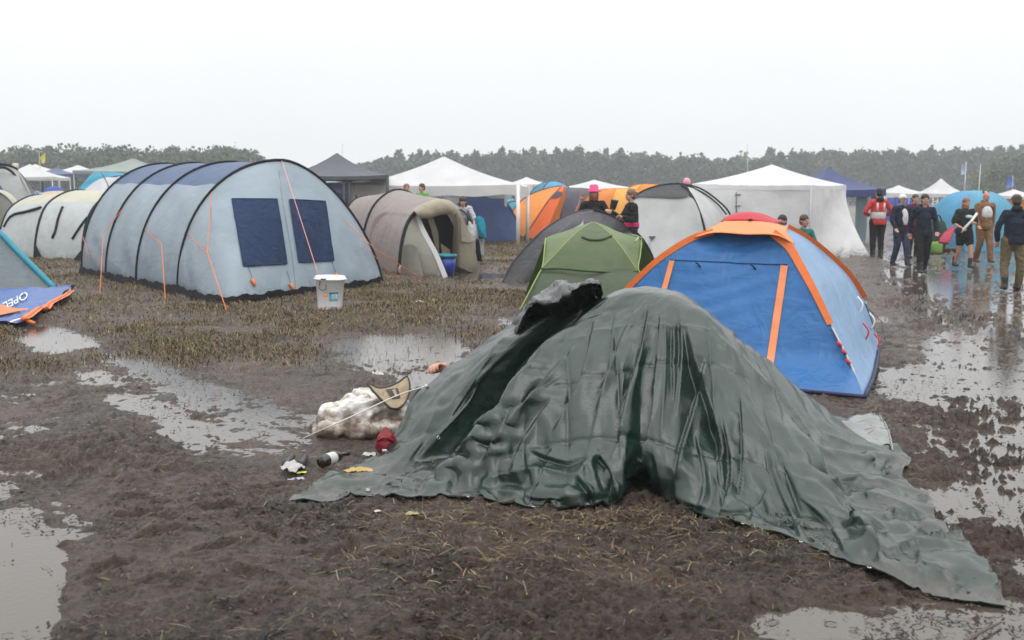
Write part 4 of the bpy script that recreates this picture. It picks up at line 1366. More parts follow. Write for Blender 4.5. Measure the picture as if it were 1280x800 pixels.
# tall grey tent and olive tent at the left border, further back
GREYT = F('mid grey tent cloth', (.30, .31, .30), .5, .2, .6)
r_, gs = rib_tent('dome_tent', 'tall mid grey dome tent at the left border behind the cream tunnel', 'tent', G(-10, 305), [
    ('front_panel', GREYT, [[(-90, 300, 33), (-80, 250, 33), (-40, 212, 33.5), (0, 205.5, 34), (14, 208, 34.3), (24, 214, 34.5)], [(46, 306, 32), (45, 270, 32), (40, 246, 32.5), (34, 232, 33), (28, 221, 33.8), (22, 213, 34.5)]], 12, 0, .04),
    ('back_panel', GREYT, [[(-90, 300, 33.2), (-80, 250, 33.2), (-40, 212, 33.7), (0, 205.5, 34.2), (14, 208, 34.5), (24, 214, 34.7)], [(52, 300, 36.5), (50, 270, 36), (46, 246, 35.8), (38, 232, 35.5), (30, 221, 35), (24, 214, 34.8)]], 8, 0, .04)])
sl(r_, [(-80, 250, 32.9), (-40, 212, 33.4), (0, 205.5, 33.9), (14, 208, 34.2), (21, 212, 34.4)], .05)
sl(r_, [(-60, 240, 32.6), (-20, 214, 33), (5, 209.5, 33.4), (15, 215, 33.5), (21, 223, 33.5)], .045)
sl(r_, [(22, 213, 34.4), (30, 228, 33), (38, 244, 32.3), (45, 268, 31.9), (46, 300, 31.9)], .03, GREYT)
mb = MB(); mb.grid(loft(ribs([[(-6, 228, 32.2), (0, 231, 32.2)], [(-6, 244, 32.0), (6, 240, 32.2)]]), 6, 6)); mb.build('blue_flap', F('strong blue cloth', (.03, .06, .32)), r_)
OLIVE = F('olive tent cloth', (.14, .14, .11), .5, .15, .5)
r_, gs = rib_tent('dome_tent', 'small olive tent with a cream top edge at the left border', 'tent', G(-20, 312), [
    ('front_panel', OLIVE, [[(-60, 312, 30.3), (-50, 270, 30.3), (-25, 244, 30.6), (0, 241, 30.8), (10, 248, 30.9), (17, 256, 31)], [(-20, 318, 29.8), (-5, 318, 29.8), (5, 316, 29.8), (12, 300, 30), (18, 275, 30.4), (22, 264, 30.9)]], 10, 0, .03),
    ('roof_panel', CREAM, [[(-25, 244, 30.5), (0, 240.5, 30.7), (10, 247, 30.8), (22, 262, 30.9)], [(-25, 240, 31.3), (0, 237, 31.5), (14, 243, 31.6), (27, 258, 31.6)]], 6, 0, .02)])


# ---------------------------------------------------------------- the collapsed blue banner tent at the lower left
def collapsed():
    blue = F('royal blue nylon', (.028, .12, .44), .32, .12, .5, mud=.25)
    org = F('orange nylon', (.80, .21, .05), .38, .15, .4)
    root = thing('collapsed_tent', G(40, 385), 'flattened royal blue and orange nylon shelter lying on the grass at left', 'collapsed tent')
    rb = ribs([[(-60, 414), (-20, 411), (0, 409.5), (20, 406), (42, 399), (60, 390), (78, 380), (89, 368)],
               [(-60, 402, 13.3), (-20, 400, 13.5), (0, 399, 13.7), (22, 394, 14.1), (44, 388, 14.6), (60, 384, 15), (76, 376, 15.7), (89, 365, 16.8)],
               [(-60, 386, 14.1), (-20, 383, 14.4), (0, 382, 14.6), (20, 381, 14.9), (44, 380, 15.2), (60, 376, 15.6), (76, 369, 16.2), (89, 362, 17.1)],
               [(-60, 377, 15.3), (-20, 374, 15.6), (0, 371, 15.8), (22, 366, 16.2), (44, 362, 16.7), (60, 361, 17.0), (76, 361, 17.3), (89, 361, 17.5)],
               [(-60, 368), (-20, 367), (0, 366), (22, 364.5), (44, 363), (60, 362), (76, 361.5), (89, 361)]])
    g = loft(rb, 60, 40, smooth=True); g = crinkle(g, .030, 1.5, 3)
    g[..., 2] = np.maximum(g[..., 2], np.maximum(ground_z(g[..., 0], g[..., 1], False), 0) + .07)
    mb = MB(); mb.grid(g); mb.build('canopy', blue, root)
    tr = bvh(g)
    # orange panel at the left and the orange border with its black tip
    q = [(-30, 386), (36, 388.2), (20, 392), (-30, 402)]
    rows = []
    for a, b in zip(rs(np.array([(-40, 384.), (0, 383.0), (8, 384.5), (16, 387.3), (36, 388.2)]), 14), rs(np.array([(-40, 400.), (0, 396.5), (12, 394), (22, 391.5), (36.5, 388.8)]), 14)):
        rows.append([onto(tr, *(a * (1 - t) + b * t), .03) for t in np.linspace(0, 1, 6)])
    mb = MB(); mb.grid(np.array(rows)); mb.build('orange_panel', org, root)
    c = np.array([onto(tr, *p, .03) for p in rs(np.array([(28, 404.), (44, 396), (58, 389.5), (72, 381), (82, 374), (88, 366)]), 16)])
    mb = MB(); mb.grid(strip(c, .15, up=(0, -.6, .8), n=30)); mb.tube(rs(c, 24), .03, 6); mb.build('orange_border', org, root)
    mb = MB(); mb.tube(rs(np.array([onto(tr, 84, 369, .03), PT((88, 361, 17.2)), PT((91, 357, 17.3))]), 8), [.05] * 4 + [.03] * 4, 6); mb.build('corner_tip', BLACKTAPE, root)
    mb = MB(); mb.grid(strip(np.array([onto(tr, *p, .025) for p in [(8, 405.5), (18, 402.5), (32, 399), (42, 395)]]), .035, up=(0, -.6, .8))); mb.build('white_tape', WHITEPOLE, root)
    mb = MB(); p_ = onto(tr, 30, 402, .02); mb.tube([p_, p_ + np.array((.16, -.05, -.05))], .025, 6); mb.build('orange_strap', org, root)
    # lettering, upside down to us
    cu = bpy.data.curves.new('lettering', 'FONT'); cu.body = 'OPEL'; cu.size = 1.0; cu.extrude = 0.0
    ob = bpy.data.objects.new('tmp', cu); COL.objects.link(ob)
    bpy.context.view_layer.update()
    dg = bpy.context.evaluated_depsgraph_get()
    me = bpy.data.meshes.new_from_object(ob.evaluated_get(dg)); bpy.data.objects.remove(ob)
    bm = bmesh.new(); bm.from_mesh(me)
    bmesh.ops.triangulate(bm, faces=bm.faces[:])
    for _ in range(2): bmesh.ops.subdivide_edges(bm, edges=[e for e in bm.edges if e.calc_length() > .12], cuts=1, use_grid_fill=False)
    bmesh.ops.triangulate(bm, faces=bm.faces[:])
    xs = [v.co.x for v in bm.verts]; x1 = max(xs)
    # photo frame of the word: starts top right, runs down to the left; letter height points down
    o_ = np.array((34.5, 365.5)); ex = np.array((-31.5, 16.0)); ey = np.array((1.2, 9.0))
    V = []
    for v in bm.verts:
        u = v.co.x / x1; w_ = v.co.y / .7
        p = o_ + ex * u + ey * w_
        V.append(onto(tr, p[0], p[1], .03))
    bm.verts.index_update()
    mb = MB(); mb.add(V, [[v.index for v in f.verts] for f in bm.faces])
    mb.build('lettering', plain('white print', (.72, .75, .82), .5, .3), root, smooth=False)
    bm.free(); bpy.data.meshes.remove(me)


collapsed()


# ---------------------------------------------------------------- taupe tunnel tent with open porch
def taupe():
    TA = F('taupe tent cloth', (.32, .265, .245), .5, .22, .6, mud=.35)
    TB = F('beige porch cloth', (.25, .225, .155), .5, .2, .6, mud=.35)
    TD = F('greenish beige mesh panel', (.26, .245, .20), .55, .25, .4, mud=.3)
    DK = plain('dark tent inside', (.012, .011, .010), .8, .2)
    hA_ = [(428, 330, 27), (427, 295, 27), (431, 268, 27), (443, 250, 27.2), (462, 246, 27.8), (482, 252, 28.5), (496, 290, 29), (500, 330, 29)]
    hB_ = [(452, 332, 24.3), (456, 288, 24.3), (468, 257, 24.4), (490, 239, 24.8), (508, 239.5, 25.2), (526, 254, 25.7), (545, 290, 26.2), (550, 330, 26.2)]
    hC_ = [(498, 349, 20.6), (503, 300, 20.8), (512, 274, 21.1), (530, 257, 21.5), (552, 249, 22.0), (568, 258, 22.4), (584, 288, 22.8), (594, 339, 22.9)]
    root = thing('tunnel_tent', G(525, 346), 'taupe tunnel tent with an open beige porch right of the big tent', 'tent')
    for k, (a, b) in enumerate(((hA_, hB_), (hB_, hC_))):
        mb = MB(); mb.grid(crinkle(loft(ribs([a, b]), 34, 14, sag=.03), .022, 1.7, 70 + k)); mb.build('fly_panel', TA, root)
    sl(root, hA_, .035); sl(root, hB_, .045); sl(root, hC_[:5], .04)
    g = loft(ribs([hB_, hC_]), 34, 14, sag=.03); tr = bvh(g)
    c = np.array([onto(tr, *p, .03) for p in [(459, 325), (463, 295), (470, 277), (482, 268), (496, 268), (512, 270)]])
    mb = MB(); mb.grid(strip(rs(c, 24), .07, n=24)); mb.build('door_piping', F('pale piping', (.5, .45, .40)), root)
    # left leaf of the porch, mesh vent and shelf flap
    mb = MB(); mb.grid(crinkle(loft(ribs([[(498, 349, 20.6), (503, 300, 20.8), (512, 275, 21.1), (519, 268, 21.3)], [(557, 347.5, 20.3), (545, 318, 20.6), (531, 292, 21.0), (521, 268, 21.35)]]), 22, 12), .015, 2, 4)); mb.build('porch_leaf', TD, root)
    mb = MB(); mb.grid(strip(ribs([[(557, 347, 20.25), (545, 318, 20.55), (531, 292, 20.95), (520, 268, 21.3)]])[0], .10, n=20)); mb.build('leaf_edge', F('pale binding', (.52, .52, .50), .5, .2), root)
    mb = MB(); mb.grid(loft(ribs([[(503, 308, 20.5), (512, 305, 20.5), (521, 309, 20.6)], [(500, 346, 20.4), (512, 346, 20.3), (530, 346, 20.3)]]), 10, 8)); mb.build('vent', F('dull taupe mesh', (.17, .15, .125)), root)
    # right leaf
    mb = MB(); mb.grid(crinkle(loft(ribs([[(565, 336, 22.2), (566, 300, 22.2), (567, 275, 22.2), (566, 262, 22.2)], [(574, 334, 21.9), (576, 300, 22), (574, 275, 22.1), (569, 258, 22.2)], [(588, 340, 22.0), (587, 305, 22.2), (580, 280, 22.4), (570, 258, 22.4)], [(599, 338, 22.6), (592, 305, 22.7), (582, 280, 22.7), (571, 257, 22.6)]]), 22, 22, smooth=True), .03, 2.2, 9)); mb.build('porch_leaf', TB, root)
    mb = MB(); mb.grid(loft(ribs([[(575, 262, 22.1), (584, 285, 22.3), (592, 300, 22.5)], [(577, 302, 21.9), (586, 303, 22.1), (594, 299, 22.4)]]), 10, 6)); mb.build('leaf_flap', TB, root)
    # bunched roll of the door over the entrance
    rb = ribs([[(516, 262, 21.3), (530, 254, 21.3), (545, 249, 21.5), (560, 250, 21.8), (571, 257, 22.1)], [(518, 264, 21.0), (530, 259, 21.0), (546, 255, 21.2), (560, 255, 21.5), (571, 263, 21.95)], [(523, 270, 21.0), (533, 269, 21.0), (547, 264, 21.2), (561, 262, 21.5), (569, 268, 21.95)], [(525, 274, 21.2), (535, 272, 21.2), (548, 269, 21.4), (561, 268, 21.7), (567, 270, 22.0)]])
    mb = MB(); mb.grid(crinkle(loft(rb, 30, 18, smooth=True), .05, 3.0, 12, True)); mb.build('rolled_door', F('pale beige roll', (.42, .36, .26), .5, .2, .7), root)
    # inside: dark inner wall with a beige panel and a groundsheet
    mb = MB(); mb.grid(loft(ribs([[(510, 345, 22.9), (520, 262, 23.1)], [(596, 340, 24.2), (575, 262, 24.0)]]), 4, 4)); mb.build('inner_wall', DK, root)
    mb = MB(); mb.grid(crinkle(loft(ribs([[(533, 269, 21.9), (540, 290, 21.9), (546, 318, 22)], [(540, 269, 21.9), (548, 292, 22), (549, 318, 22)]]), 12, 6), .02, 4, 3, False)); mb.build('inner_curtain', TB, root)
    mb = MB(); mb.grid(crinkle(loft(ribs([[(551, 304, 21.9), (553, 318, 21.9)], [(562, 312, 22.1), (565, 330, 22.1)]]), 8, 6), .02, 4, 3, False)); mb.build('inner_curtain', TB, root)
    # things in the porch
    b = thing('bucket', P(557.5, 344.5, 21.15) * np.array((1, 1, 0)), 'deep blue bucket with a turquoise rim in the porch of the taupe tent', 'bucket')
    c = np.array(b.location)
    mb = MB(); mb.lathe([(.0, .01), (.17, .01), (.215, .40), (.20, .40), (.16, .04), (0, .04)], c, 20); mb.build('body', plain('deep blue plastic', (.010, .035, .30), .35, .5), b)
    mb = MB(); mb.lathe([(.217, .40), (.235, .40), (.238, .46), (.215, .465), (.205, .41)], c, 20); mb.build('rim', plain('turquoise plastic', (.015, .24, .30), .35, .5), b)
    b = thing('bag', G(509, 347), 'small crumpled pinkish white bag before the left leaf of the taupe tent', 'bag')
    c = np.array(b.location)
    sph = MB(); th = np.linspace(0, math.pi, 16)[:, None]; ph = np.linspace(0, 2 * math.pi, 24)[None, :]
    gg = np.stack([.22 * np.sin(th) * np.cos(ph), .16 * np.sin(th) * np.sin(ph), .15 - .15 * np.cos(th) + 0 * ph], -1)
    gg = gg * (1 + .25 * fbm(gg[..., 0] * 7, gg[..., 1] * 7, 3, 4, gg[..., 2] * 7))[..., None] + c
    sph.grid(gg); sph.build('body', plain('pinkish white plastic', (.62, .36, .34), .45, .5, bump=.4), b)
    k = MB(); k.ell(c + np.array((.02, -.05, .27)), (.06, .05, .05), 8, 6); k.build('knot', plain('pinkish white plastic', (.62, .36, .34)), b)


taupe()


# ---------------------------------------------------------------- charcoal tent and green tent behind the tarpaulin
def charcoal():
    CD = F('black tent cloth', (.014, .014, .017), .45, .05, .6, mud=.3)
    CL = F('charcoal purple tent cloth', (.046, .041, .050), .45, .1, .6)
    root = thing('dome_tent', G(722, 350), 'charcoal dome tent just behind the green tent', 'tent')
    L = [(627, 355.5, 19.0), (640, 330, 19.2), (660, 306, 19.5), (684, 284, 19.9), (712, 268, 20.3), (735, 262, 20.6)]
    M = [(640, 357, 18.7), (665, 330, 19.0), (690, 302, 19.4), (712, 282, 19.8), (726, 268, 20.3), (738, 262, 20.6)]
    Rr = [(818, 330, 20.2), (814, 318, 20.3), (803, 299, 20.4), (786, 283, 20.5), (765, 270, 20.6), (742, 262, 20.6)]
    B = [(790, 352, 22.6), (785, 330, 22.5), (775, 300, 22.3), (765, 283, 22), (755, 270, 21.4), (744, 262, 20.7)]
    lo = loft(ribs([L, M, Rr]), 28, 12); lo = crinkle(lo, .025, 1.8, 5)
    a = lo.shape[0]
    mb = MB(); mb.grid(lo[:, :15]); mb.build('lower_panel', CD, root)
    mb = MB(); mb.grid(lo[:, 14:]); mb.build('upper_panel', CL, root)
    mb = MB(); mb.grid(loft(ribs([Rr, B, L]), 28, 8)); mb.build('back_panel', CD, root)
    sl(root, Rr, .03); sl(root, L, .022, CD)
    mb = MB(); mb.grid(loft(ribs([[(713, 287, 19.3), (726, 280, 19.4), (729, 274.5, 19.5)], [(715, 288, 19.3), (728, 283, 19.4), (729.5, 279, 19.5)]]), 6, 4)); mb.build('vent_flap', F('pale vent', (.5, .5, .5)), root)


charcoal()


def green_tent():
    GL = F('light green tent cloth', (.145, .20, .078), .45, .22, .45)
    GM = F('mid green tent cloth', (.072, .115, .036), .45, .2, .45)
    GD = F('dark green tent cloth', (.034, .056, .018), .5, .12, .5, mud=.2)
    LI = plain('lime piping', (.26, .34, .09), .5, .3)
    root = thing('dome_tent', G(735, 388), 'moss green dome tent right behind the tarpaulin', 'tent')
    ap = (742, 277, 15.9)
    # upper flysheet: left wing, centre, right wing down to the horizontal seam
    cenL = [(676, 336, 15.0), (690, 322, 15.1), (708, 303, 15.3), (728, 285, 15.7), (741, 277.3, 15.9)]
    cenR = [(796, 338, 15.0), (786, 322, 15.1), (772, 303, 15.3), (756, 286, 15.7), (743, 277.3, 15.9)]
    wl = [(679, 331, 15.1), (680.5, 313, 15.4), (682, 298, 15.7), (710, 288, 15.9), (740.5, 277, 16.0)]
    wr = [(798, 337, 15.1), (800.5, 318, 15.4), (802, 297, 15.7), (775, 289, 15.9), (743.5, 277, 16.0)]
    mb = MB(); mb.grid(crinkle(loft(ribs([wl, cenL]), 22, 10), .012, 2, 3)); mb.build('left_wing', GL, root)
    g = loft(ribs([cenL, [(736, 338.5, 14.7), (737, 322, 14.9), (739, 303, 15.2), (741, 287, 15.6), (742, 277.2, 15.9)], cenR]), 22, 24, smooth=True)
    g = crinkle(g, .014, 2, 4); mb = MB(); mb.grid(g); mb.build('front_panel', GM, root)
    tr = bvh(g)
    mb = MB(); mb.grid(crinkle(loft(ribs([cenR, wr]), 22, 10), .012, 2, 5)); mb.build('right_wing', GL, root)
    # crease of the vent on the front
    mb = MB(); mb.tube(rs(np.array([onto(tr, *p, .01) for p in [(728, 297), (738, 300.5), (752, 300), (764, 295.5)]]), 14), .022, 6); mb.build('vent_seam', GD, root)
    # rolled lower edge of the flysheet
    sm = ribs([[(677, 336, 14.95), (700, 335.5, 14.75), (736, 338.5, 14.55), (770, 340, 14.75), (797, 339, 14.95)]])[0]
    mb = MB(); mb.tube(rs(sm, 26), .022, 6); mb.build('fly_hem', GM, root)
    # inner tent below
    low = [[(648, 391, 14.3), (660, 368, 14.5), (672, 345, 14.8), (677, 336, 15.1)], [(690, 398, 13.9), (695, 370, 14.2), (702, 345, 14.6), (706, 335, 14.9)], [(740, 400, 13.8), (740, 370, 14.1), (738, 345, 14.5), (737, 336, 14.85)],
           [(800, 400, 13.9), (800, 370, 14.2), (785, 345, 14.6), (780, 336, 14.9)], [(838, 392, 14.4), (826, 368, 14.6), (806, 345, 14.9), (797, 337, 15.1)]]
    mb = MB(); mb.grid(crinkle(loft(ribs(low), 16, 34, smooth=True), .014, 2, 6)); mb.build('lower_panel', GD, root)
    sl(root, [(648, 391, 14.25), (660, 368, 14.45), (672, 345, 14.75), (678, 333, 15.05), (680.5, 313, 15.35), (682, 298, 15.65)], .010, LI, name='piping')
    sl(root, [(838, 392, 14.35), (826, 368, 14.55), (808, 348, 14.8), (798, 337, 15.05), (800.5, 318, 15.35), (802, 297, 15.65)], .010, LI, name='piping')
    sl(root, cenL, .007, LI, name='piping'); sl(root, cenR, .007, LI, name='piping')
    mb = MB(); mb.grid(loft(ribs([[(803, 298, 15.6), (840, 385, 15.4)], [(742, 277, 16.1), (742, 300, 18)], [(682, 298, 15.8), (652, 380, 16)]]), 8, 10)); mb.build('back_panel', GM, root)
    mb = MB(); mb.tube(ribs([[(793.5, 303, 15.2), (798, 297, 15.25)]])[0], .016, 5); mb.build('tag', F('pale yellow tape', (.55, .58, .40)), root)


green_tent()


# ---------------------------------------------------------------- blue and orange dome tent
def blue_tent():
    BF = F('blue tent cloth', (.018, .135, .37), .38, .1, .5, mud=.15, scale=2)
    BS = F('pale blue side cloth', (.24, .40, .62), .38, .2, .4, mud=.1)
    OR = F('bright orange cloth', (.86, .195, .035), .45, .15, .3)
    ORP = F('pale orange roof cloth', (.90, .34, .11), .45, .25, .3)
    RED = F('red roof cloth', (.55, .020, .035), .42, .2, .4)
    root = thing('dome_tent', G(900, 480), 'blue dome tent with orange pole sleeves and a red cap beside the tarpaulin', 'tent')
    c0 = (700, 455); c1 = (1081, 498); c2 = (1098, 436)
    TL, TR, TB = (892, 289.5, 9.55), (973, 292.5, 9.25), (985, 285, 10.1)
    left = [c0, (735, 408, 9.75), (768, 378, 9.62), (790, 355, 9.58), (822, 325, 9.55), (855, 303, 9.55), TL]
    mid = [(885, 479), (893, 440, 8.85), (905, 400, 9.0), (917, 360, 9.15), (925, 328, 9.28), (930, 305, 9.4), (932, 291.5, 9.45)]
    right = [c1, (1063, 455, 8.40), (1040, 409, 8.6), (1018, 364, 8.8), (1000, 331, 8.98), (986, 308, 9.12), TR]
    back = [c2, (1094, 415, 10.95), (1082, 380, 10.85), (1062, 346, 10.65), (1035, 319, 10.45), (1010, 299, 10.25), TB]
    far = [(770, 420), (790, 400, 12.1), (815, 370, 12), (840, 340, 11.8), (870, 312, 11.4), (890, 295, 11), (905, 283, 10.6)]
    g = crinkle(loft(ribs([left, mid, right]), 40, 40, smooth=True), .013, 2.2, 3)
    # taut horizontal pulls across the face
    vv_ = np.linspace(0, 1, 40)[None, :]; uu_ = np.linspace(0, 1, 40)[:, None]
    g = g + gnormals(g) * (0.008 * np.sin(vv_ * 60 + 5 * np.sin(uu_ * 6)) * np.sin(np.pi * uu_) * np.sin(np.pi * vv_))[..., None]
    mb = MB(); mb.grid(g); mb.build('front_panel', BF, root)
    tr = bvh(g)
    gs_ = crinkle(loft(ribs([right, [(1092, 470), (1080, 437, 9.5), (1063, 397, 9.65), (1043, 355, 9.7), (1018, 325, 9.7), (997, 303, 9.7), (979, 289, 9.68)], back]), 30, 24, smooth=True), .014, 2, 8)
    mb = MB(); mb.grid(gs_); mb.build('side_panel', BS, root)
    tr2 = bvh(gs_)
    mb = MB(); mb.grid(loft(ribs([back, far]), 24, 10)); mb.build('back_panel', BF, root)
    mb = MB(); mb.grid(loft(ribs([far, left]), 24, 10)); mb.build('side_panel', BS, root)
    # orange strips over the poles: wide at the top, ending above the ground
    def wide(pts, w0, w1, nm='pole_strip', off=0.02):
        c = rs(np.array([PT(p) for p in pts]), 40); d = np.array((0, 0, H)) - c; c = c + d / np.linalg.norm(d, axis=1)[:, None] * off
        mb = MB(); gg = strip(c, np.linspace(w0, w1, 40), n=40)
        mb.grid(gg); return mb.build(nm, OR, root, smooth=False, solid=.003)
    wide([(760, 386, 9.64), (790, 355, 9.58), (822, 325, 9.55), (855, 303, 9.55), (872, 295, 9.55), TL], .050, .060)
    wide([(1038, 405, 8.62), (1018, 364, 8.8), (1000, 331, 8.98), (986, 308, 9.12), (966, 291, 9.25)], .055, .08)
    wide([(1079, 373, 10.8), (1062, 346, 10.65), (1035, 319, 10.45), (1010, 299, 10.25), (984, 284.5, 10.1)], .095, .075)
    sl(root, [(1081, 498, 8.12), (1063, 455, 8.38), (1040, 409, 8.58)], .011, STEEL, name='tent_pole')
    sl(root, [(1098, 436, 10.85), (1094, 415, 10.9), (1082, 378, 10.78)], .011, STEEL, name='tent_pole')
    for (px, py, Y) in ((1055, 440, 8.45), (1060, 452, 8.38), (1049, 430, 8.5)):
        mb = MB(); mb.tube([PT((px - 2, py - 3, Y - .03)), PT((px + 2, py + 3, Y - .03))], .016, 6); mb.build('pole_clip', plain('red clip', (.6, .05, .07), .5), root)
    # roof: pale orange crown and red vent cap
    cr = ribs([[(868, 297, 9.50), (892, 291, 9.40), (932, 293, 9.28), (972, 294.5, 9.12), (994, 306, 9.1)], [(886, 286, 9.62), (905, 283.5, 9.62), (932, 283, 9.6), (962, 284, 9.55), (984, 290, 9.5)], [(905, 277, 9.85), (918, 275.5, 9.9), (936, 275, 9.9), (960, 278, 9.9), (985, 284, 9.95)], [(915, 279, 10.4), (925, 277, 10.5), (940, 276, 10.5), (960, 279, 10.4), (985, 286, 10.2)]])
    mb = MB(); mb.grid(loft(cr, 34, 20, smooth=True)); mb.build('roof_panel', ORP, root, solid=.006)
    rc = ribs([[(901, 277.5, 9.9), (915, 275.5, 9.85), (935, 275.5, 9.82), (955, 277.5, 9.86), (968, 280.5, 9.9)], [(905, 273, 9.95), (918, 269, 9.95), (935, 267.5, 9.95), (952, 270, 9.98), (972, 278.5, 10)], [(912, 269.5, 10.1), (922, 266, 10.1), (936, 265, 10.1), (952, 267, 10.1), (978, 278, 10.15)], [(915, 276, 10.5), (925, 270, 10.5), (938, 268, 10.5), (955, 271, 10.5), (980, 281, 10.4)]])
    mb = MB(); mb.grid(loft(rc, 26, 16, smooth=True)); mb.build('vent_cap', RED, root, solid=.006)
    mb = MB(); mb.box(PT((938, 275, 9.8)), (.04, .01, .02)); mb.build('cap_tag', BLACKTAPE, root)
    # door: seam line and two orange zip strips
    mb = MB(); mb.tube(rs(np.array([onto(tr, *p, .008) for p in rs(np.array([(838, 325.), (900, 328), (940, 330), (984, 331)]), 18)]), 30), .004, 5); mb.build('door_seam', plain('dark blue seam', (.008, .03, .13), .6), root)
    for q in ([(837, 326), (843.5, 326.5), (833, 366), (826, 366)], [(976.5, 332), (985.5, 333), (967, 456), (957.5, 456)]):
        mb = MB(); mb.grid(ontop(tr, q, 5, 14, .012)); mb.build('zip_strip', F('salmon orange tape', (.86, .27, .10), .5, .1, .2), root)
    for (px, py) in ((873, 331), (942, 334)):
        p = onto(tr, px, py, .02); mb = MB(); mb.tube([p, p + np.array((.02, -.01, -.03))], .008, 5); mb.tube([p, p + np.array((-.025, -.01, .01))], .006, 5); mb.build('toggle', BLACKTAPE, root)
    # ground hem
    h_ = ribs([[(700, 456), (800, 470), (885, 480), (985, 490), (1081, 499)]])[0]; h_[:, 2] = .07
    mb = MB(); mb.tube(rs(h_, 30), .018, 6); mb.tube(rs(np.array([h_[-1], G(1092, 470, .07), G(1099, 437, .07)]), 14), .018, 6); mb.build('ground_hem', F('dark hem', (.02, .035, .09)), root)
    # loose straps on the far side
    for k, (px, py) in enumerate(((1068, 372), (1075, 405), (1083, 392), (1089, 418))):
        p = onto(tr2, px, py, .03); mb = MB(); mb.tube(rs(np.array([p, p + np.array((.05, -.03, -.08)), p + np.array((.02, -.02, -.18))]), 8), .010, 5)
        mb.build('loose_strap', plain('red clip', (.6, .05, .07)) if k % 2 else WHITEPOLE, root)
    guy(root, [(1085, 385, 10.9), (1102, 402, 11.3), (1106, 425)], .006, plain('navy cord', (.02, .03, .12)))


blue_tent()


# ---------------------------------------------------------------- white dome with a black top
def white_dome():
    WH = F('off white tent cloth', (.56, .57, .56), .5, .3, .3, mud=.25)
    BK = F('black roof cloth', (.014, .015, .018), .5, .05, .5)
    WS = F('white side cloth', (.62, .63, .63), .5, .3, .3, mud=.2)
    root = thing('dome_tent', G(850, 335), 'off white dome tent with a black top panel before the white pavilion', 'tent')
    # arched front face
    topf = [(760, 334, 24.6), (770, 290, 24.8), (786, 256, 25), (797, 246, 25.1), (812, 246, 25.0), (838, 247, 24.9), (863, 246, 24.8), (873, 262, 24.5), (881, 288, 24.2), (885, 334, 24)]
    bas = [(762, 334, 24.4), (780, 336, 24.2), (800, 337, 24.1), (815, 337, 24), (830, 337, 24), (845, 337, 24), (858, 337, 23.95), (870, 337, 23.9), (880, 336, 23.9), (885, 335, 23.95)]
    mb = MB(); g = crinkle(loft(ribs([topf, bas]), 34, 14), .02, 1.5, 6); mb.grid(g); mb.build('front_panel', WH, root)
    tr = bvh(g)
    ridge = [(782, 258, 25.0), (797, 243, 25.3), (815, 234.5, 25.5), (835, 230.5, 25.6), (850, 230, 25.6), (856, 232, 25.5), (861, 239, 25.1), (864, 247, 24.8)]
    lowr = [(783, 259, 24.95), (797, 246, 25.05), (812, 246, 24.95), (838, 247, 24.85), (850, 247, 24.8), (857, 246.6, 24.8), (861, 246.4, 24.8), (864, 247, 24.78)]
    mb = MB(); mb.grid(crinkle(loft(ribs([ridge, lowr]), 30, 10), .02, 2, 7)); mb.build('roof_panel', BK, root)
    sp1 = [(852, 231, 25.5), (861, 239, 25.1), (872, 259, 24.6), (881, 288, 24.2), (885, 336, 23.95)]
    sp2 = [(852, 230, 25.7), (875, 236, 26.2), (897, 251, 26.6), (912, 268, 26.9), (930, 334, 27.2)]
    sp3 = [(852, 230, 25.8), (880, 240, 27), (902, 258, 28), (922, 285, 28.6), (935, 330, 29)]
    mb = MB(); mb.grid(crinkle(loft(ribs([sp1, sp2]), 26, 12), .03, 1.2, 8)); mb.build('side_panel', WS, root)
    mb = MB(); mb.grid(loft(ribs([sp2, sp3, [(852, 230.5, 25.9), (830, 232, 27), (800, 250, 28), (780, 290, 28.5), (770, 330, 28.5)], ridge[::-1]]), 20, 8)); mb.build('back_panel', WH, root)
    sl(root, sp1, .03); sl(root, sp2, .035); sl(root, ridge, .03)
    sl(root, [(858, 231, 25.6), (882, 243, 26.0), (898, 256, 26.2), (908, 268, 26.3)], .022)
    # vent flap with its stay
    p = [onto(tr, *q, .03) for q in [(811.5, 296), (819.5, 296), (815, 301.5)]]
    mb = MB(); mb.add([p[0], p[1], p[2], p[0] + np.array((0, .05, 0)), p[1] + np.array((0, .05, 0)), p[2] + np.array((0, .05, 0))], [(0, 1, 2), (3, 5, 4), (0, 3, 4, 1), (1, 4, 5, 2), (2, 5, 3, 0)]); mb.build('vent_flap', BK, root, smooth=False)
    mb = MB(); mb.tube([onto(tr, 812.5, 301, .02), onto(tr, 811.5, 325, .02)], .012, 5); mb.build('stay', STEEL, root)


white_dome()


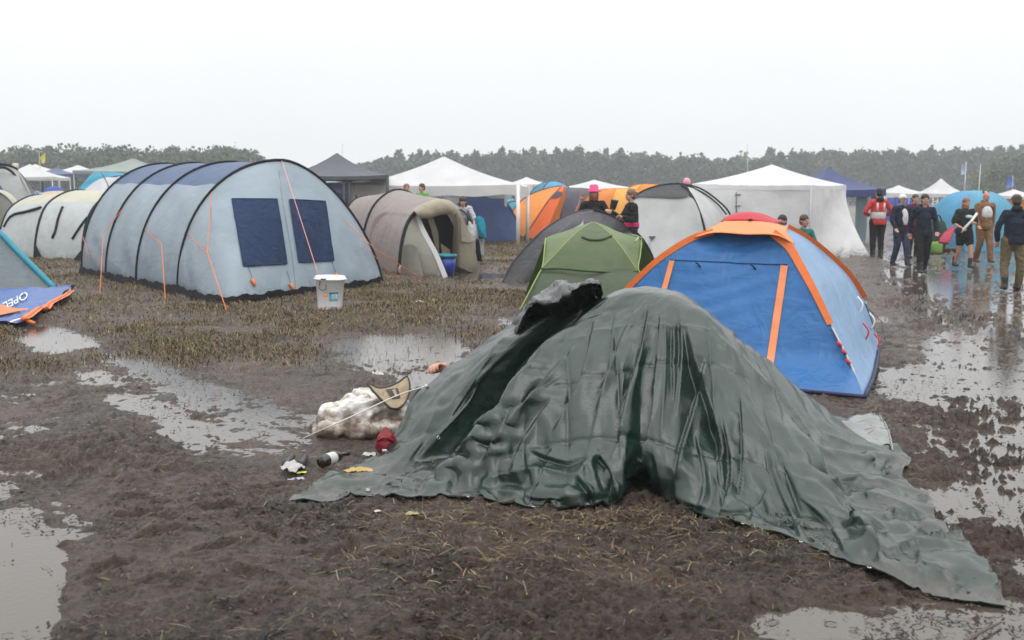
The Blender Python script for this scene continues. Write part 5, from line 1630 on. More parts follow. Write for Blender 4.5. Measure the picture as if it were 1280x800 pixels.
# ---------------------------------------------------------------- simple crossed-pole domes for the rest of the camp
def dome(px, Y, w, d, h, rot, cols, label, base_py=None, sleeve_mat=None, group=None, p=.85, q=.9, door=None, poles=True, flat=0.94, name='dome_tent', x=None):
    x = (px - 640) / FPX * Y * 1.01 if x is None else x
    c = np.array((x, Y, 0.0))
    root = thing(name, c, label, 'tent', group)
    co, si = math.cos(rot), math.sin(rot)
    W = lambda a, b, z: c + np.array((a * co - b * si, a * si + b * co, z))
    n = 15
    t = np.linspace(0, math.pi / 2, n)
    rad = np.cos(t) ** p; zz = np.sin(t) ** q * h
    corner = [(-w / 2, -d / 2), (w / 2, -d / 2), (w / 2, d / 2), (-w / 2, d / 2)]
    leg = [np.array([W(a * r, b * r, z) for r, z in zip(rad, zz)]) for a, b in corner]
    names = ['front_panel', 'side_panel', 'back_panel', 'side_panel']
    for k in range(4):
        A_, B_ = leg[k], leg[(k + 1) % 4]
        g = np.zeros((9, n, 3))
        for i in range(9):
            s = i / 8; g[i] = A_ * (1 - s) + B_ * s
            bul = 4 * s * (1 - s)
            mid = (A_ + B_) / 2 - c; mid[:, 2] = 0
            g[i] += mid * (-(1 - flat) * bul) * np.sin(t)[:, None] + mid * 0.04 * bul * np.cos(t)[:, None]
        g = crinkle(g, .018, 1.7, k + int(px), True)
        mb = MB(); mb.grid(g); mb.build(names[k], cols[k % len(cols)], root)
        if k == 0 and door is not None:
            mb = MB(); i0, i1 = 2, 7; gg = g[i0:i1, :9].copy(); nn = gnormals(g)[i0:i1, :9]
            s_ = 1 if ((gg.mean((0, 1)) - c) * nn.mean((0, 1))).sum() > 0 else -1
            mb.grid(gg + nn * .02 * s_); mb.build('door', door, root)
    if poles:
        for a_, b_ in ((0, 2), (1, 3)):
            mb = MB(); mb.tube(np.vstack([leg[a_], leg[b_][::-1][1:]]), .025, 6); mb.build('pole_sleeve', sleeve_mat or BLACKTAPE, root)
    return root


def C_(r, g, b, k=1.0): return tuple(v * k for v in lin((r, g, b)))


ORG = F('orange dome cloth', (.85, .27, .03), .5, .28, .4); ORG2 = F('deep orange dome cloth', (.85, .15, .02), .5, .25, .4)
MBLUE = F('mid blue dome cloth', (.085, .15, .36), .5, .2, .4); NAVY = F('navy dome cloth', (.035, .045, .085), .5, .12, .4); STRI = F('pale grey stripe cloth', (.45, .46, .47), .5, .2)
TEALC = F('teal dome cloth', (.015, .26, .36), .5, .25, .4); PLUM = F('plum grey dome cloth', (.055, .048, .070), .5, .12, .4); SKY = F('sky blue dome cloth', (.10, .38, .62), .5, .28, .4)
GRN = F('sea green dome cloth', (.04, .32, .22), .5, .25, .4); YEL = F('amber dome cloth', (.86, .44, .08), .5, .28, .4); SAND = F('sand dome cloth', (.62, .46, .32), .5, .25, .4); BUFF = F('yellow buff dome cloth', (.72, .55, .28), .5, .28, .4)
LILAC = F('lilac blue dome cloth', (.22, .32, .58), .5, .25, .4); GREYW = F('white grey dome cloth', (.55, .56, .58), .5, .25, .4)

# middle of the camp
dome(600, 37.5, 2.5, 2.3, 2.0, .25, [MBLUE, MBLUE, MBLUE, MBLUE], 'large mid blue dome tent behind the woman in the white top', p=1.1, sleeve_mat=F('dark blue sleeve', (.03, .05, .16)))
dome(641, 46, 2.4, 2.4, 1.55, .4, [NAVY, STRI, NAVY, NAVY], 'navy dome tent with a pale stripe right of the large blue dome', sleeve_mat=STRI)
dome(622, 57, 2.6, 2.4, 1.95, .2, [TEALC], 'small teal dome tent peeping over the navy striped dome')
dome(652, 41.5, 2.2, 2.2, 1.5, .5, [TEALC, MBLUE, TEALC, TEALC], 'teal and blue dome tent half hidden behind the white pole')
def orange_tent():
    root = thing('dome_tent', G(668, 299), 'orange dome tent with a dark mesh window beside the white gazebo', 'tent')
    Lr = [(634, 283, 38), (637, 272, 38.2), (645, 258, 38.6), (660, 245, 39), (682, 236, 39.4), (700, 232.5, 39.6)]
    Mr = [(655, 297, 37), (664, 283, 37.3), (675, 266, 37.7), (686, 250, 38.3), (696, 239, 39), (702, 232.5, 39.6)]
    Rr_ = [(676, 299, 37.4), (682, 289, 37.6), (690, 272, 38), (697, 256, 38.5), (702, 243, 39), (706, 232, 39.6)]
    Bk = [(700, 296, 41), (704, 280, 41), (706, 262, 41), (707, 248, 40.6), (707, 238, 40.2), (706, 232, 39.7)]
    g1 = crinkle(loft(ribs([Lr, Mr]), 24, 10), .03, 1.2, 5); mb = MB(); mb.grid(g1); mb.build('front_panel', ORG, root)
    g2 = crinkle(loft(ribs([Mr, Rr_]), 24, 8), .02, 1.2, 6); mb = MB(); mb.grid(g2); mb.build('door', ORG2, root)
    mb = MB(); mb.grid(loft(ribs([Rr_, Bk]), 20, 6)); mb.build('side_panel', ORG, root)
    mb = MB(); mb.grid(loft(ribs([Bk, Lr]), 20, 6)); mb.build('back_panel', ORG, root)
    tr = bvh(g2)
    mb = MB(); mb.add([onto(tr, *q, .06) for q in [(687, 249), (697, 240), (703, 241), (701, 245), (692, 248)]], [(0, 1, 2, 3, 4)]); mb.build('mesh_window', NAVY, root)
    sl(root, Lr, .03, NAVY); sl(root, Mr, .03, F('dark orange seam', (.25, .06, .01)))
orange_tent()
dome(712, 42, 3.3, 3.0, 2.05, .6, [PLUM, PLUM, PLUM, PLUM], 'plum grey dome tent behind the waving man', p=.7, sleeve_mat=NAVY)
dome(689, 50, 2.4, 2.4, 2.45, .3, [SKY, TEALC, SKY, TEALC], 'sky blue dome top behind the orange tent', sleeve_mat=NAVY)
dome(770, 31, 1.9, 2.0, 1.93, .5, [YEL, YEL, YEL, ORG], 'amber dome tent between the waving man and the woman in black', sleeve_mat=ORG, p=.6)
dome(806, 33, 2.0, 2.2, 2.08, .2, [ORG, YEL, ORG, YEL], 'orange dome top behind the white and black dome', sleeve_mat=ORG, p=.7)

# left background between cream tunnel and gazebos
dome(57, 36, 2.0, 2.0, 1.52, .3, [BUFF], 'yellow buff dome tent behind the cream tunnel', poles=False)
dome(80, 40, 2.3, 2.2, 1.92, .2, [SAND], 'sand coloured dome tent behind the cream tunnel', poles=False)
dome(50, 50, 2.0, 2.0, 2.02, .1, [LILAC], 'lilac blue dome tent under the white gazebo at left', sleeve_mat=NAVY)
dome(64, 45, 1.2, 1.2, 1.88, .6, [TEALC], 'small teal dome tent between two white gazebos at left', poles=False)
dome(78, 52, 1.6, 1.4, 2.25, .3, [F('royal blue dome cloth', (.03, .08, .42), .5, .2)], 'small royal blue dome tent under the navy canopy', poles=False)
dome(103, 34, 2.4, 2.2, 1.63, .4, [LILAC, SKY, LILAC, LILAC], 'light blue dome tent right behind the cream tunnel', sleeve_mat=BLACKTAPE)
dome(122, 33, 1.3, 2.0, 1.50, .2, [F('pink sand cloth', (.50, .35, .29), .5, .25)], 'small pinkish sand tent wedged against the big tunnel')
def turquoise():
    root = thing('shade_shelter', G(120, 290), 'white tent under a flapping turquoise fly behind the cream tunnel', 'tent')
    mb = MB(); mb.grid(crinkle(loft(ribs([[(92, 242, 42), (100, 234, 42), (110, 222, 42.5), (118, 214, 43)], [(104, 240, 41.5), (114, 230, 42), (122, 221, 42.3), (126, 214.5, 43)], [(118, 232, 42), (128, 225, 42.2), (140, 221, 42.5), (150, 219, 43)], [(130, 216, 44), (140, 215, 44), (148, 216, 44), (156, 217, 44)]]), 16, 20, smooth=True), .05, .9, 4)); mb.build('fly', F('bright turquoise cloth', (.01, .30, .45), .45, .3, .6), root)
    mb = MB(); mb.grid(crinkle(loft(ribs([[(88, 292, 41), (94, 250, 41.3), (104, 239, 41.5), (128, 222, 42.4), (150, 220, 43)], [(120, 294, 40), (125, 255, 40.4), (130, 238, 41), (133, 228, 41.6), (150, 222, 42.8)], [(165, 292, 41.5), (165, 255, 42), (160, 238, 42.4), (156, 228, 42.8), (151, 221, 43)]]), 18, 18, smooth=True), .05, .9, 6)); mb.build('wall', GREYW, root)
    sl(root, [(126, 215, 43), (132, 225, 41.8), (138, 240, 41), (140, 256, 40.8)], .02, NAVY)
turquoise()

# right background
dome(1207, 32, 2.05, 2.0, 1.88, .25, [F('turquoise blue dome cloth', (.13, .42, .60), .5, .3), GRN, GRN, SKY], 'big turquoise dome tent with a green right side behind the walkers', p=.72, q=.85, poles=False)
dome(1115, 72, 1.6, 1.6, 2.25, .2, [F('royal blue dome cloth', (.03, .08, .42))], 'royal blue dome tent under the far white canopy behind the red jacket', p=.8)


# ================================================================== PAVILIONS, FLAGS, MASTS
WHITE = F('white pavilion cloth', (.74, .74, .74), .5, .3, .25, scale=1)
WHITEW = F('white wall cloth', (.70, .70, .69), .5, .25, .7, mud=.6, scale=.9)


def gazebo(label, pxc, Y, w, d, rot, apex_py, edge_py, mat, val=.26, leg_mat=None, group=None, legs=True, mids=False, name='gazebo', curve=.12, leg_r=.022):
    x = (pxc - 640) / FPX * Y
    c = np.array((x, Y, 0.0)); root = thing(name, c, label, 'pavilion', group)
    za = H + (247.3 - apex_py) / FPX * Y * 1.005; ze = H + (247.3 - edge_py) / FPX * (Y - d / 2)
    co, si = math.cos(rot), math.sin(rot)
    W = lambda a, b, z: c + np.array((a * co - b * si, a * si + b * co, z))
    cr = [(-w / 2, -d / 2), (w / 2, -d / 2), (w / 2, d / 2), (-w / 2, d / 2)]
    mb = MB()
    for k in range(4):
        a, b = np.array(cr[k]), np.array(cr[(k + 1) % 4]); g = np.zeros((11, 15, 3))
        for i in range(11):
            t = i / 10
            for j in range(15):
                s = j / 14; e = a * (1 - s) + b * s
                z = ze + (za - ze) * t - curve * 4 * t * (1 - t) - .05 * math.sin(math.pi * s) * (1 - t)
                q = e * (1 - t * .985)
                g[i, j] = W(q[0], q[1], z)
        mb.grid(crinkle(g, .012, 1.2, k + int(pxc)))
    mb.build('roof', mat, root)
    mb = MB()
    for k in range(4):
        a, b = np.array(cr[k]) * 1.004, np.array(cr[(k + 1) % 4]) * 1.004; g = np.zeros((4, 30, 3))
        for i in range(4):
            for j in range(30):
                s = j / 29; e = a * (1 - s) + b * s; o_ = .02 * math.sin(s * 40 + k) * i / 3
                g[i, j] = W(e[0] * (1 + o_ * .2), e[1] * (1 + o_ * .2), ze - .05 * math.sin(math.pi * s) - val * i / 3 * (1 + .08 * math.sin(s * 19)))
        mb.grid(g)
    mb.build('valance', mat, root)
    if legs:
        pts = list(cr)
        if mids: pts += [((cr[k][0] + cr[(k + 1) % 4][0]) / 2, (cr[k][1] + cr[(k + 1) % 4][1]) / 2) for k in range(4)]
        for a, b in pts:
            mb = MB(); mb.tube([W(a * .985, b * .985, 0), W(a * .985, b * .985, ze - .02)], leg_r, 8); mb.build('leg', leg_mat or WHITEPOLE, root)
    root['_w'] = 0
    del root['_w']
    return root, W, cr, za, ze


# the open white pavilion in the middle
root, W, cr, za, ze = gazebo('wide white pavilion with open front behind the taupe tent', 556, 35.3, 5.65, 3.8, -.10, 197.5, 231, WHITE, .34, leg_r=.065)
for a0, a1, z0, z1 in ((-.25, .32, .1, 1.95), (-2.75, -2.1, .9, 1.9), (-.9, -.6, .1, 1.95)):
    g = np.array([[W(a, 1.86, z) for z in np.linspace(z0, z1, 8)] for a in np.linspace(a0, a1, 10)])
    mb = MB(); mb.grid(crinkle(g, .03, 1.3, 4)); mb.build('wall', WHITEW, root)
g = np.array([[W(a, 1.80, z) for z in (1.62, 1.9)] for a in np.linspace(.35, 2.0, 8)])
mb = MB(); mb.grid(g); mb.build('wall', WHITEW, root)
for a in (.34, 1.98, -2.05, -1.0):
    mb = MB(); mb.box(W(a, 1.78, .98), (.10, .03, 1.95), -.1); mb.build('wall_post', WHITEPOLE, root)
# navy shelter and a white-walled one seen beneath it
t = thing('shelter', G(463, 281), 'dark navy awning with a white skirt seen between the grey pavilion and the white one', 'shelter')
mb = MB(); mb.grid(crinkle(loft(ribs([[(400, 229, 44), (500, 226, 44)], [(398, 241, 43.8), (500, 243, 43.8)], [(396, 256, 43.9), (500, 258, 43.9)]]), 16, 10), .06, .8, 3)); mb.build('wall', F('dark navy cloth', (.012, .022, .075), .5, .1), t)
mb = MB(); mb.grid(crinkle(loft(ribs([[(412, 256, 43.7), (500, 258, 43.7)], [(410, 282, 43.5), (500, 282, 43.5)]]), 16, 8), .05, .8, 5)); mb.build('skirt', GREYW, t)
mb = MB(); mb.grid(loft(ribs([[(398, 228, 43.6), (500, 225, 43.6)], [(404, 224, 45), (500, 222, 45)]]), 10, 4)); mb.build('roof', GREYW, t)
# hoarding with a figure print, far behind
t = thing('banner', G(645, 276), 'white banner with a dark figure print beyond the white pavilion', 'banner')
mb = MB(); mb.grid(crinkle(loft(ribs([[(618, 234, 66), (666, 232, 66)], [(618, 262, 66), (668, 262, 66)]]), 12, 8), .04, .8, 3)); mb.build('sheet', F('white banner cloth', (.6, .6, .6), .5, .15), t)
mb = MB(); mb.ell(P(633, 241, 65.7), (.25, .03, .30), 12, 8); mb.ell(P(634, 249, 65.7), (.42, .03, .32), 12, 8); mb.box(P(641, 243, 65.8), (.22, .02, .8)); mb.build('figure_print', NAVY, t)
for px in (619, 667):
    mb = MB(); mb.tube([G(px, 276) * np.array((1, 1, 0)), P(px, 232, 66)], .03, 6); mb.build('post', STEEL, t)

# grey pavilion
root, W, cr, za, ze = gazebo('grey pavilion with dark legs behind the big blue tent', 424, 33, 3.3, 3.0, .12, 193, 219, F('grey pavilion cloth', (.085, .09, .105), .5, .12, .4), .12, plain('dark leg', (.03, .032, .036), .5), leg_r=.055, mids=False)
for a in (.25, .42):
    mb = MB(); mb.tube([W(a, -1.4, 0), W(a + .02, -1.4, ze - .05)], .06, 8); mb.build('leg', plain('dark leg', (.03, .032, .036), .5), root)

# white pavilion with walls on the right
def walled():
    WH2 = F('bright white roof cloth', (.80, .80, .81), .5, .3, .2, scale=1)
    root = thing('gazebo', G(980, 330), 'white pavilion with closed white walls, one blowing loose, behind the blue tent', 'pavilion')
    n0, l0, r0 = P(1014, 231.5, 27.0), P(866, 229.5, 28.4), P(1057, 231, 30.2)
    b0 = l0 + r0 - n0; ap = (n0 + l0 + r0 + b0) / 4; ap[2] = H + (247.3 - 206.5) / FPX * ap[1] * 1.0
    mb = MB()
    for a, b in ((l0, n0), (n0, r0), (r0, b0), (b0, l0)):
        g = np.zeros((9, 14, 3))
        for i in range(9):
            t = i / 8
            for j in range(14):
                s = j / 13; e = a * (1 - s) + b * s; g[i, j] = e * (1 - t) + ap * t; g[i, j, 2] -= .05 * 4 * t * (1 - t) + .03 * math.sin(math.pi * s) * (1 - t)
        mb.grid(crinkle(g, .01, 1, 4))
    mb.build('roof', WH2, root)
    mb = MB()
    for a, b in ((l0, n0), (n0, r0)):
        cen = (l0 + r0) / 2; oa = (a - cen) * 1.006 + cen; ob = (b - cen) * 1.006 + cen
        g = np.array([[oa * (1 - s) + ob * s + np.array((0, 0, -.03 * math.sin(math.pi * s) - .13 * i / 3 + .01 * math.sin(s * 25))) for s in np.linspace(0, 1, 20)] for i in range(4)]); mb.grid(g)
    mb.build('valance', WH2, root)
    def wall(a, b, bil=0.0, seed=1, lower=None):
        g = np.zeros((24, 30, 3)); nrm = np.cross(b - a, (0, 0, 1)); nrm /= np.linalg.norm(nrm)
        for i in range(24):
            t = i / 23
            for j in range(30):
                s = j / 29; p = a * (1 - s) + b * s; p = p * np.array((1, 1, 0)) + np.array((0, 0, (p[2] - .1) * (1 - t) + .02 * t))
                if lower is not None: p = p + lower * (t ** 1.7) * (s ** 1.2)
                g[i, j] = p + nrm * bil * math.sin(math.pi * s) * t
        return crinkle(g, .045, 1.1, seed)
    g = wall(l0, n0, .12, 3); mb = MB(); mb.grid(g); mb.build('wall', WHITEW, root)
    tr = bvh(g)
    mb = MB(); mb.tube([onto(tr, 920.5, 240, .02), onto(tr, 920.5, 266, .02)], .014, 5); mb.tube([onto(tr, 919, 244, .02), onto(tr, 926, 243, .02)], .02, 5); mb.tube([onto(tr, 919, 258, .02), onto(tr, 926, 257, .02)], .016, 5); mb.build('zip', F('grey zip', (.25, .25, .26)), root)
    low = G(1088, 322) - r0 * np.array((1, 1, 0)); low[2] = 0
    g = wall(n0 + np.array((.02, 0, 0)), r0, -.16, 8, low); mb = MB(); mb.grid(g); mb.build('loose_wall', WHITEW, root)
    mb = MB(); mb.grid(loft(ribs([[(1056, 300, 27.9), (1052, 316, 27.5), (1046, 329.5, 26.6)], [(1064, 300, 27.9), (1062, 316, 27.3), (1061, 330, 26.4)]]), 10, 6)); mb.build('wall_flap', WHITEW, root)
    mb = MB(); mb.grid(wall(b0, l0, 0, 5)); mb.build('wall', WHITEW, root)
    for p in (n0, l0, r0, b0):
        q = p * np.array((1, 1, 0)); mb = MB(); mb.tube([q, p - np.array((0, 0, .02))], .024, 8); mb.build('leg', F('lilac grey leg', (.50, .49, .56), .5, 0), root)
walled()
# navy one behind it
root, W, cr, za, ze = gazebo('navy blue pavilion with pale blue curtains behind the white walled pavilion', 1030, 36, 2.9, 2.8, .25, 211, 236, F('navy violet roof cloth', (.045, .062, .18), .5, .15, .3), .24)
for k in range(2):
    g = np.array([[W(1.36, b, z) for z in np.linspace(.05, ze - .2, 10)] for b in np.linspace(-1.38 + .9 * k, -.75 + .9 * k, 12)])
    g[..., 0] += .05 * np.sin(np.arange(12) * 2.1)[:, None]
    mb = MB(); mb.grid(g); mb.build('curtain', F('pale blue curtain', (.30, .42, .47), .5, .3), root)

FAR = 'white pavilions far back in the camp'
gazebo('far white pavilion at the left border with a lowered dark side', 44, 62, 3.7, 3.2, .1, 206.5, 221, WHITE, .18)
gazebo('far white pavilion partly behind the yellow flag', 51, 78, 4.2, 3.4, .2, 206.5, 214, WHITE, .2)
gazebo('far navy pavilion between two white ones at left', 77, 66, 3.0, 3.0, .1, 210.5, 217.5, F('slate navy roof cloth', (.10, .12, .22), .5, .15), .25, leg_mat=NAVY, leg_r=.09)
gazebo('far white pavilion above the turquoise fly', 104, 80, 4.4, 3.4, .1, 207.5, 216, WHITE, .22)
gazebo('grey green pavilion roof behind the left end of the big tent', 172, 52, 5.0, 4.2, .2, 199.5, 214, F('grey green roof cloth', (.30, .35, .32), .5, .25), .15, leg_mat=STEEL)
gazebo('far white pavilion just right of the open white one', 658, 70, 3.6, 3.0, .2, 222, 230, WHITE, .2)
gazebo('long far white pavilion behind the waving man', 742, 60, 6.2, 4.0, .05, 225.5, 236, WHITE, .3)
gazebo('far white pavilion behind the person in the red jacket', 1119, 62, 3.0, 3.0, .1, 232, 241, WHITE, .25)
gazebo('far white pavilion with a curved peak behind the people in navy', 1171, 58, 3.3, 3.0, .05, 224, 241.5, WHITE, .2, curve=.32)
root, W, cr, za, ze = gazebo('white pavilion with an orange back wall behind the right dome', 1262, 45, 2.8, 2.6, .1, 237, 244.5, WHITE, .12)
mb = MB(); mb.grid(np.array([[W(a, 1.1, z) for z in (.3, 1.6)] for a in (-1.3, 0, 1.3)])); mb.build('wall', F('orange wall cloth', (.80, .33, .07), .5, .3), root)


def flag(label, px, Y, py0, pole_r, shapes, name='flag'):
    base = np.array(((px - 640) / FPX * Y, Y, 0.0)); root = thing(name, base, label, 'flag')
    mb = MB(); top = P(px, py0, Y); top[:2] = base[:2]; mb.tube([base, top], [pole_r, pole_r * .7], 6); mb.build('pole', STEEL, root)
    for pts, mat in shapes:
        p = np.array([P(*q, Y + (.15 * math.sin(k * 2.0))) for k, q in enumerate(pts)]); n = len(p) // 2
        g = loft([p[:n], p[n:][::-1]], 8, 6); mb = MB(); mb.grid(crinkle(g, .05, 1.4, 4)); mb.build('cloth', mat, root)
    return root


flag('yellow flag on a pole before the left wood', 56.5, 75, 189, .035, [([(56.5, 190.5), (56.5, 197), (56.3, 203), (52, 204), (51, 199.5), (49, 197.5)], F('yellow flag cloth', (.75, .66, .10), .6, .35))])
flag('blue and white feather flag above the turquoise dome', 1201, 70, 203, .05, [([(1201.5, 204), (1201.5, 211), (1201.5, 219), (1206, 217), (1206.5, 211), (1205, 205)], F('pale blue flag cloth', (.40, .50, .68), .6, .3))])
flag('blue pennant on a pole above the white pavilion at right', 1260, 66, 219, .03, [([(1260, 220), (1259, 228), (1258, 236), (1268, 233), (1267, 227), (1263, 220)], F('blue flag cloth', (.12, .20, .55), .6, .3))])
for px, py, Y, lab in ((934, 181, 90, 'thin pale mast above the white walled pavilion'), (428, 181, 80, 'thin faint mast behind the grey pavilion'), (1218, 204, 60, 'leaning thin pole beside the feather flag')):
    b = np.array(((px - 640) / FPX * Y, Y, 0)); t = thing('mast', b, lab, 'mast'); top = P(px + (8 if px == 1218 else 0), py, Y)
    mb = MB(); mb.tube([b, top], [.05, .02], 6); mb.build('pole', F('pale mast', (.5, .52, .53), .5, 0), t)
    mb = MB(); mb.lathe([(0, -.05), (.05, 0), (0, .06)], top, 8); mb.build('tip', STEEL, t)
t = thing('sign_board', P(19.5, 215, 60) * np.array((1, 1, 0)), 'small beige board on a post behind the tall grey tent', 'sign')
mb = MB(); mb.box(P(19.5, 208, 60), (.36, .05, .40)); mb.build('board', plain('beige board', (.62, .55, .42), .7), t)
mb = MB(); mb.tube([P(19.5, 210, 60.04) * np.array((1, 1, 0)), P(19.5, 208, 60.04)], .04, 6); mb.build('post', plain('post wood', (.2, .15, .1), .8), t)
t = thing('balloon', P(858.5, 260, 30) * np.array((1, 1, 0)), 'small pink balloon on a stick above the white and black dome', 'balloon')
mb = MB(); mb.ell(P(858.5, 228, 30), (.115, .115, .14), 14, 10); mb.build('body', plain('pink rubber', (.70, .28, .36), .4), t)
mb = MB(); mb.tube([P(858.5, 260, 30) * np.array((1, 1, 0)), P(858.5, 232, 30)], .01, 5); mb.build('stick', WHITEPOLE, t)


# ================================================================== PEOPLE
def skinm(name, rgb):
    return plain(name, rgb, .5, .4, .08, 14)


SKIN = skinm('fair skin', (.50, .30, .225)); SKINR = skinm('ruddy skin', (.52, .25, .19))


def cloth(name, rgb): return fabric(name, rgb, .78, 0, 1.0, mud=.75, scale=4.5, spec=.2)


def remesh(mb, voxel, fold=0.0, seed=1, smooth=4):
    """weld overlapping limb shapes into one continuous skin"""
    V = np.concatenate(mb.v); me = bpy.data.meshes.new('tmp'); me.from_pydata(V.tolist(), [], mb.f); me.update()
    o = bpy.data.objects.new('tmp', me); COL.objects.link(o)
    m = o.modifiers.new('r', 'REMESH'); m.mode = 'VOXEL'; m.voxel_size = voxel; m.use_smooth_shade = True
    s = o.modifiers.new('s', 'SMOOTH'); s.iterations = smooth; s.factor = .5
    dg = bpy.context.evaluated_depsgraph_get()
    me2 = bpy.data.meshes.new_from_object(o.evaluated_get(dg))
    bpy.data.objects.remove(o); bpy.data.meshes.remove(me)
    n = len(me2.vertices); co = np.zeros(n * 3); me2.vertices.foreach_get('co', co); co = co.reshape(-1, 3)
    if fold:
        no = np.zeros(n * 3); me2.vertices.foreach_get('normal', no); no = no.reshape(-1, 3)
        w = fbm(co[:, 0] * 9, co[:, 1] * 9, 3, seed, co[:, 2] * 16)
        co = co + no * (fold * w)[:, None]; me2.vertices.foreach_set('co', co.ravel())
    me2.update()
    return me2


def limb(mb, pts, rad, n=10):
    pts = [np.array(p, float) for p in pts]
    c = rs(np.array(pts), 6 * (len(pts) - 1) + 1) if len(pts) > 2 else np.array(rs(np.array(pts), 5))
    r = np.interp(np.linspace(0, 1, len(c)), np.linspace(0, 1, len(rad)), rad)
    mb.tube(c, r, n)
    mb.ell(pts[0], rad[0], n, 6); mb.ell(pts[-1], rad[-1], n, 6)


J0 = dict(pel=(0, 0, .95), wst=(0, 0, 1.10), chs=(0, .0, 1.30), nck=(0, .01, 1.47), hed=(0, -.015, 1.635),
          shL=(.175, .01, 1.41), elL=(.235, .03, 1.14), wrL=(.235, -.05, .90), shR=(-.175, .01, 1.41), elR=(-.235, .03, 1.14), wrR=(-.235, -.05, .90),
          hpL=(.09, 0, .92), knL=(.10, -.02, .50), anL=(.10, .02, .085), hpR=(-.09, 0, .92), knR=(-.10, -.02, .50), anR=(-.10, .02, .085))


def hand(mb, wr, el, curl=.5, side=1, s=1.0, palm=None):
    """palm, four unequal bent fingers and a thumb"""
    wr = np.array(wr); d = wr - np.array(el); d /= np.linalg.norm(d) + 1e-9
    up = np.array(palm if palm is not None else (0, -1, 0), float); up -= d * up.dot(d); up /= np.linalg.norm(up) + 1e-9
    lat = np.cross(d, up)
    c = wr + d * .055 * s
    limb(mb, [wr, c - lat * .012 * s, ], [.022 * s, .026 * s], 8); limb(mb, [wr, c + lat * .014 * s], [.022 * s, .026 * s], 8)
    kn = wr + d * .095 * s
    for k, (o, L) in enumerate(((-.030, .058), (-.010, .070), (.011, .066), (.030, .050))):
        a = kn + lat * o * s; f1 = d * math.cos(curl * .6) + up * math.sin(curl * .6); f2 = d * math.cos(curl * 1.6) + up * math.sin(curl * 1.6); f3 = d * math.cos(curl * 2.3) + up * math.sin(curl * 2.3)
        sp = lat * o * .25 * (1 - min(curl, 1))
        p1 = a + (f1 + sp) * L * .5 * s; p2 = p1 + f2 * L * .32 * s; p3 = p2 + f3 * L * .25 * s
        limb(mb, [a - d * .03 * s, a, p1, p2, p3], [.0115 * s, .011 * s, .010 * s, .009 * s, .0075 * s], 7)
    b = wr + d * .035 * s - lat * .026 * s * side
    t1 = b + (d * .6 - lat * .7 * side + up * .35) * .035 * s; t2 = t1 + (d * .85 - lat * .25 * side + up * .4) * .032 * s
    limb(mb, [wr + d * .02 * s, b, t1, t2], [.016 * s, .014 * s, .0115 * s, .009 * s], 7)


def HEMCUT(J): return bool(J['pel'][2] > .8 and min(J['wrL'][2], J['wrR'][2]) > J['pel'][2] - .10)


